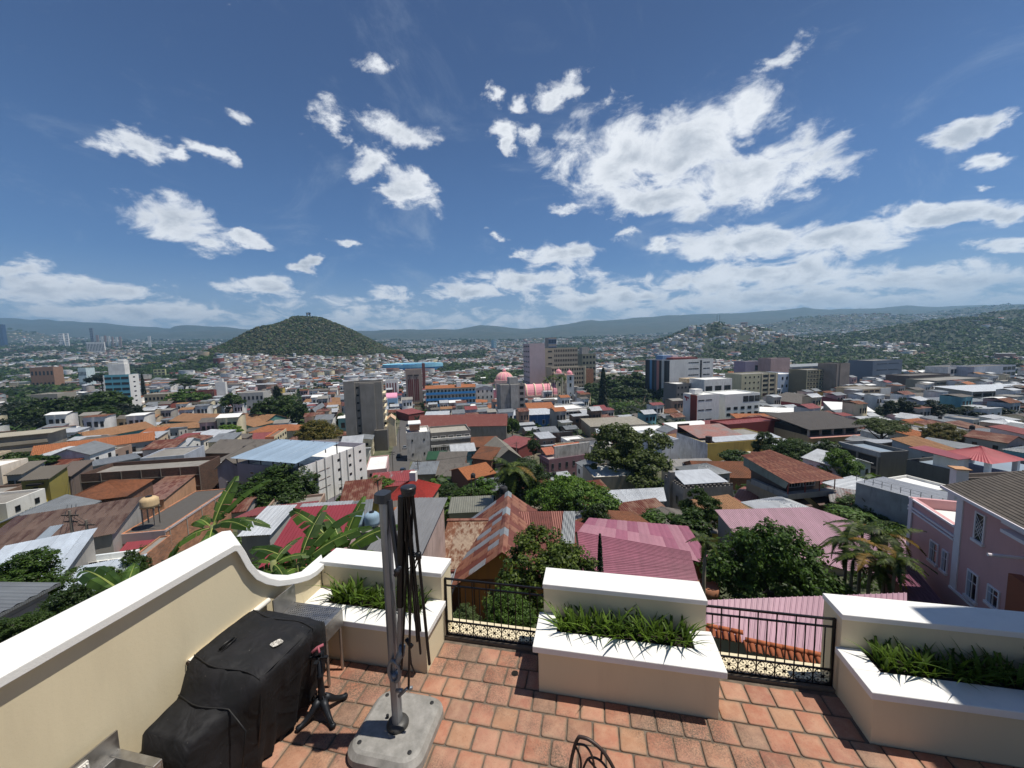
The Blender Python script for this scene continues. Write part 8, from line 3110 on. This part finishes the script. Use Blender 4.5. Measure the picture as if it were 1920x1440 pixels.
def gp(px, py):
    h_ = hit(px, py, 0)
    return (h_.x, h_.y)


street('street', [gp(735, 905), gp(748, 870), gp(757, 825), gp(762, 785)], 8, label='narrow asphalt street running down to the centre')
street('side_street', [gp(990, 885), gp(975, 850), gp(962, 815)], 7, label='side street beside the grey gabled house')
street('road', [gp(845, 702), gp(822, 690), gp(812, 682), gp(835, 668)], 16, plaster('#8a8782', .2), 'winding road climbing beyond the centre', .6)
for nm, y_, L_ in (('car', 0, 0),):
    pass


def car(label, px, py, col, yaw):
    P = hit(px, py, 0)
    ob = empty('parked_car', (P.x, P.y, P.z + .14), yaw, label, 'car', 'cars in the streets')
    pc = plain(col, .3, .2)
    sec = [(-2.1, .35, .72), (-2.05, .3, .80), (-1.5, .3, .95), (-1.0, .3, .98), (.9, .3, .98), (1.7, .3, .88), (2.05, .3, .72), (2.1, .35, .62)]
    b_ = MB()
    vs = []
    for (x, z0_, z1_) in sec:
        vs += [(x, -.82, z0_), (x, .82, z0_), (x, .80, z1_), (x, -.80, z1_)]
    fs = [(4 * i + k_, 4 * i + (k_ + 1) % 4, 4 * i + 4 + (k_ + 1) % 4, 4 * i + 4 + k_) for i in range(len(sec) - 1) for k_ in range(4)] + [(3, 2, 1, 0), (28, 29, 30, 31)]
    b_.add(vs, fs)
    b_.build('body', pc, ob)
    b_ = MB()
    b_.add([(-1.35, -.76, .97), (1.0, -.76, .97), (1.0, .76, .97), (-1.35, .76, .97), (-.9, -.62, 1.42), (.3, -.62, 1.42), (.3, .62, 1.42), (-.9, .62, 1.42)], [(4, 5, 6, 7), (0, 1, 5, 4), (1, 2, 6, 5), (2, 3, 7, 6), (3, 0, 4, 7)])
    b_.build('cabin', GLASS, ob)
    b_ = MB()
    b_.box(-.88, .28, -.6, .6, 1.421, 1.45)
    b_.build('roof', pc, ob)
    for x in (-1.3, 1.3):
        for y in (-.78, .78):
            b_ = MB()
            b_.tube([(x, y - .1, .32), (x, y + .1, .32)], .32, 12)
            b_.build('wheel', DARK, ob)


for lb, px, py, c0, yw in (('dark blue pickup parked at the near end of the street', 755, 886, '#28364f', 1.7), ('black car driving in the middle of the street', 748, 858, '#1c1c1e', 1.75), ('grey car farther up the street', 759, 842, '#7c7e80', 1.8),
                           ('white car parked by the grey gabled house', 980, 836, '#d8d8d6', 2.0), ('dark car at the far end of the street', 764, 800, '#2a2a2c', 1.8), ('silver car parked on the right kerb of the street', 766, 822, '#9b9da0', 1.8)):
    car(lb, px, py, c0, yw)


PEX = []


def pole(label, px, py, Y, H, group='utility poles'):
    P = aty(px, py, Y)
    gz = g1(P.x, P.y)
    ob = empty('utility_pole', (P.x, P.y, gz), 0, label, 'utility pole', group)
    b_ = MB()
    h_ = P.z - gz if H is None else H
    b_.tube([(0, 0, -.5), (0, 0, h_)], [.16, .11], 8)
    b_.build('shaft', plaster('#6f685f', .4, 2), ob)
    b_ = MB()
    b_.box(-.9, .9, -.06, .06, h_ - .6, h_ - .48)
    b_.box(-.7, .7, -.06, .06, h_ - 1.3, h_ - 1.2)
    b_.build('crossarm', plain('#4d4640', .8), ob)
    return Vector((P.x, P.y, gz + h_ - .5))


for i in range(26):
    Yp = random.uniform(62, 240)
    iu = random.choice([-14, -7, 0, 7, 14, 21, -21])
    c_ = e15 * (iu * 9.6 + 3) + a15 * Yp + Vector((9, 0, 0))
    px, py = toPx((c_.x, c_.y, g1(c_.x, c_.y) + 8))
    if abs(c_.x) > 1.3 * c_.y or occupied(c_.x, c_.y, .5):
        continue
    anc = min(ANCH, key=lambda q: (q[0] - px) ** 2 + (q[1] - py) ** 2)
    PEX.append((pole('utility pole %s the %s' % ('left of' if px < anc[0] else 'right of', anc[2]), px, py, c_.y, None), iu))
pls = [pole(lb, x, y, Y, None) for lb, x, y, Y in (('wooden utility pole with crossarm in front of the dark brown sheet roof', 130, 957, 40.5), ('utility pole at the yellow house row', 132, 872, 84), ('utility pole on the left side of the street', 735, 845, 118), ('utility pole farther up the street left side', 748, 800, 165),
                                                   ('utility pole at the near corner right of the street', 783, 862, 108), ('utility pole before the patched grey roof house', 770, 898, 86), ('short dark post beside the wooden utility pole', 161, 975, 40.5),
                                                   ('utility pole beside the side street', 968, 828, 135), ('utility pole by the dark red framed house', 870, 765, 260))]
wr = MB()
for i, j in ((0, 1), (2, 3), (4, 2), (5, 4), (0, 6), (1, 5), (4, 7)):
    for o_ in (-.6, 0, .6):
        p, q = pls[i] + Vector((o_, 0, 0)), pls[j] + Vector((o_, 0, 0))
        L = (q - p).length
        wr.tube([p.lerp(q, k_ / 8) - Vector((0, 0, 4 * (k_ / 8) * (1 - k_ / 8) * L * .03)) for k_ in range(9)], .022, 3, False)
PEX.sort(key=lambda q: (q[1], q[0].y))
for (p, i0), (q, i1) in zip(PEX[:-1], PEX[1:]):
    if i0 == i1 and (q - p).length < 70:
        for o_ in (-.7, .7):
            wr.tube([p.lerp(q, k_ / 6) + Vector((o_, 0, -1.2 * 4 * (k_ / 6) * (1 - k_ / 6))) for k_ in range(7)], .022, 3, False)
tag(wr.build('power_cables', plain('#1d1c1b', .7)), 'sagging dark power cables strung between the utility poles', 'cables', kind='stuff')
for i in range(16):
    lab, px_, ho = autos[(i * 11 + 3) % len(autos)]
    if ho.location.y < 70:
        continue
    anc = min(ANCH, key=lambda q: abs(q[0] - px_) + abs(q[1] - toPx(ho.location)[1]))
    p_ = toPx(ho.matrix_basis @ Vector((4, 4, 8)))
    hz2 = 3.4 if 'low' in lab else 6.2
    L_ = ho.matrix_basis @ Vector((4, 5, 0))
    tk = tank(0, 0, 0, 'black roof tank on a %s roofed house near the %s' % (lab.split('house, ')[1].split(' roof')[0], anc[2]), '#1d1e20', .6, 1.2, Y=10)
    tk.location = (L_.x, L_.y, L_.z + hz2 + 1.2)
# flag on the hill top and antenna masts on the far hill
P = aty(577, 592, 1300)
fg = empty('flagpole', (P.x, P.y, g1(P.x, P.y)), 0, 'large striped flag flying on the wooded hill top', 'flag')
b_ = MB()
hh_ = aty(577, 586, 1300).z - fg.location.z
b_.tube([(0, 0, -2), (0, 0, hh_)], .5, 6)
b_.build('mast', pWh, fg)
for k_, c0 in enumerate(('#2f5f9a', '#d8d8d8', '#2f5f9a')):
    b_ = MB()
    vs = []
    for i in range(7):
        y = 1.2 * math.sin(i * 1.1)
        vs += [(i * 1.6, y, hh_ - 2.2 * k_ - i * .5), (i * 1.6, y, hh_ - 2.2 * (k_ + 1) - i * .5)]
    b_.add(vs, [(2 * i, 2 * i + 1, 2 * i + 3, 2 * i + 2) for i in range(6)])
    b_.build('stripe', plain(c0, .7), fg)
b_ = MB()
P2 = aty(579, 600, 1290)
mo = empty('monument', (P2.x, P2.y, g1(P2.x, P2.y)), 0, 'dark gateway monument on top of the wooded hill', 'monument')
b_.box(-6, -3.5, -1.5, 1.5, -5, 16)
b_.box(3.5, 6, -1.5, 1.5, -5, 16)
b_.box(-7, 7, -2, 2, 16.01, 18)
b_.build('gateway', plaster('#55585a', .2), mo)
for i, x in enumerate((1344, 1349)):
    P = aty(x, 606, 1550)
    an_ = empty('antenna_mast', (P.x, P.y, g1(P.x, P.y)), 0, '%s of two thin antenna masts on the small hill' % ['left', 'right'][i], 'antenna mast', 'antenna masts')
    h_ = aty(x, 590, 1550).z - an_.location.z
    b_ = MB()
    for (u0, v0) in ((-1.2, -1.2), (1.2, -1.2), (0, 1.2)):
        b_.tube([(u0, v0, -2), (u0 * .4, v0 * .4, h_)], .3, 4)
    for k_ in range(8):
        b_.box(-1, 1, -1, 1, h_ * k_ / 8, h_ * k_ / 8 + .4)
    b_.build('lattice', plain('#5f5f60', .7), an_)

# labels that came out alike: tell them apart by their place from left to right
_lab = defaultdict(list)
for o in S.objects:
    if o.parent is None and 'label' in o and o.get('kind') is None:
        _lab[o['label']].append(o)
for lb, L_ in _lab.items():
    if len(L_) > 1:
        L_.sort(key=lambda o: toPx(o.location)[0])
        for i, o in enumerate(L_):
            o['label'] = lb + (', leftmost' if i == 0 else ', rightmost' if i == len(L_) - 1 else ', ' + ORD[i])
# haze ------------------------------------------------------------------
HAZE = 9.5e-5
hz_ = MB()
hz_.box(-24000, 24000, -60, 9985, -70, 800)
mt = bpy.data.materials.new('haze')
mt.use_nodes = True
t = NT(mt.node_tree)
t.n.clear()
pv = t.node('ShaderNodeVolumePrincipled')
pv.inputs['Color'].default_value = (0.40, 0.70, 1.0, 1)
pv.inputs['Density'].default_value = HAZE
pv.inputs['Anisotropy'].default_value = 0.2
on = t.node('ShaderNodeOutputMaterial')
t.l.new(pv.outputs[0], on.inputs['Volume'])
tag(hz_.build('haze', mt), 'thin blue air over the valley', kind='stuff')
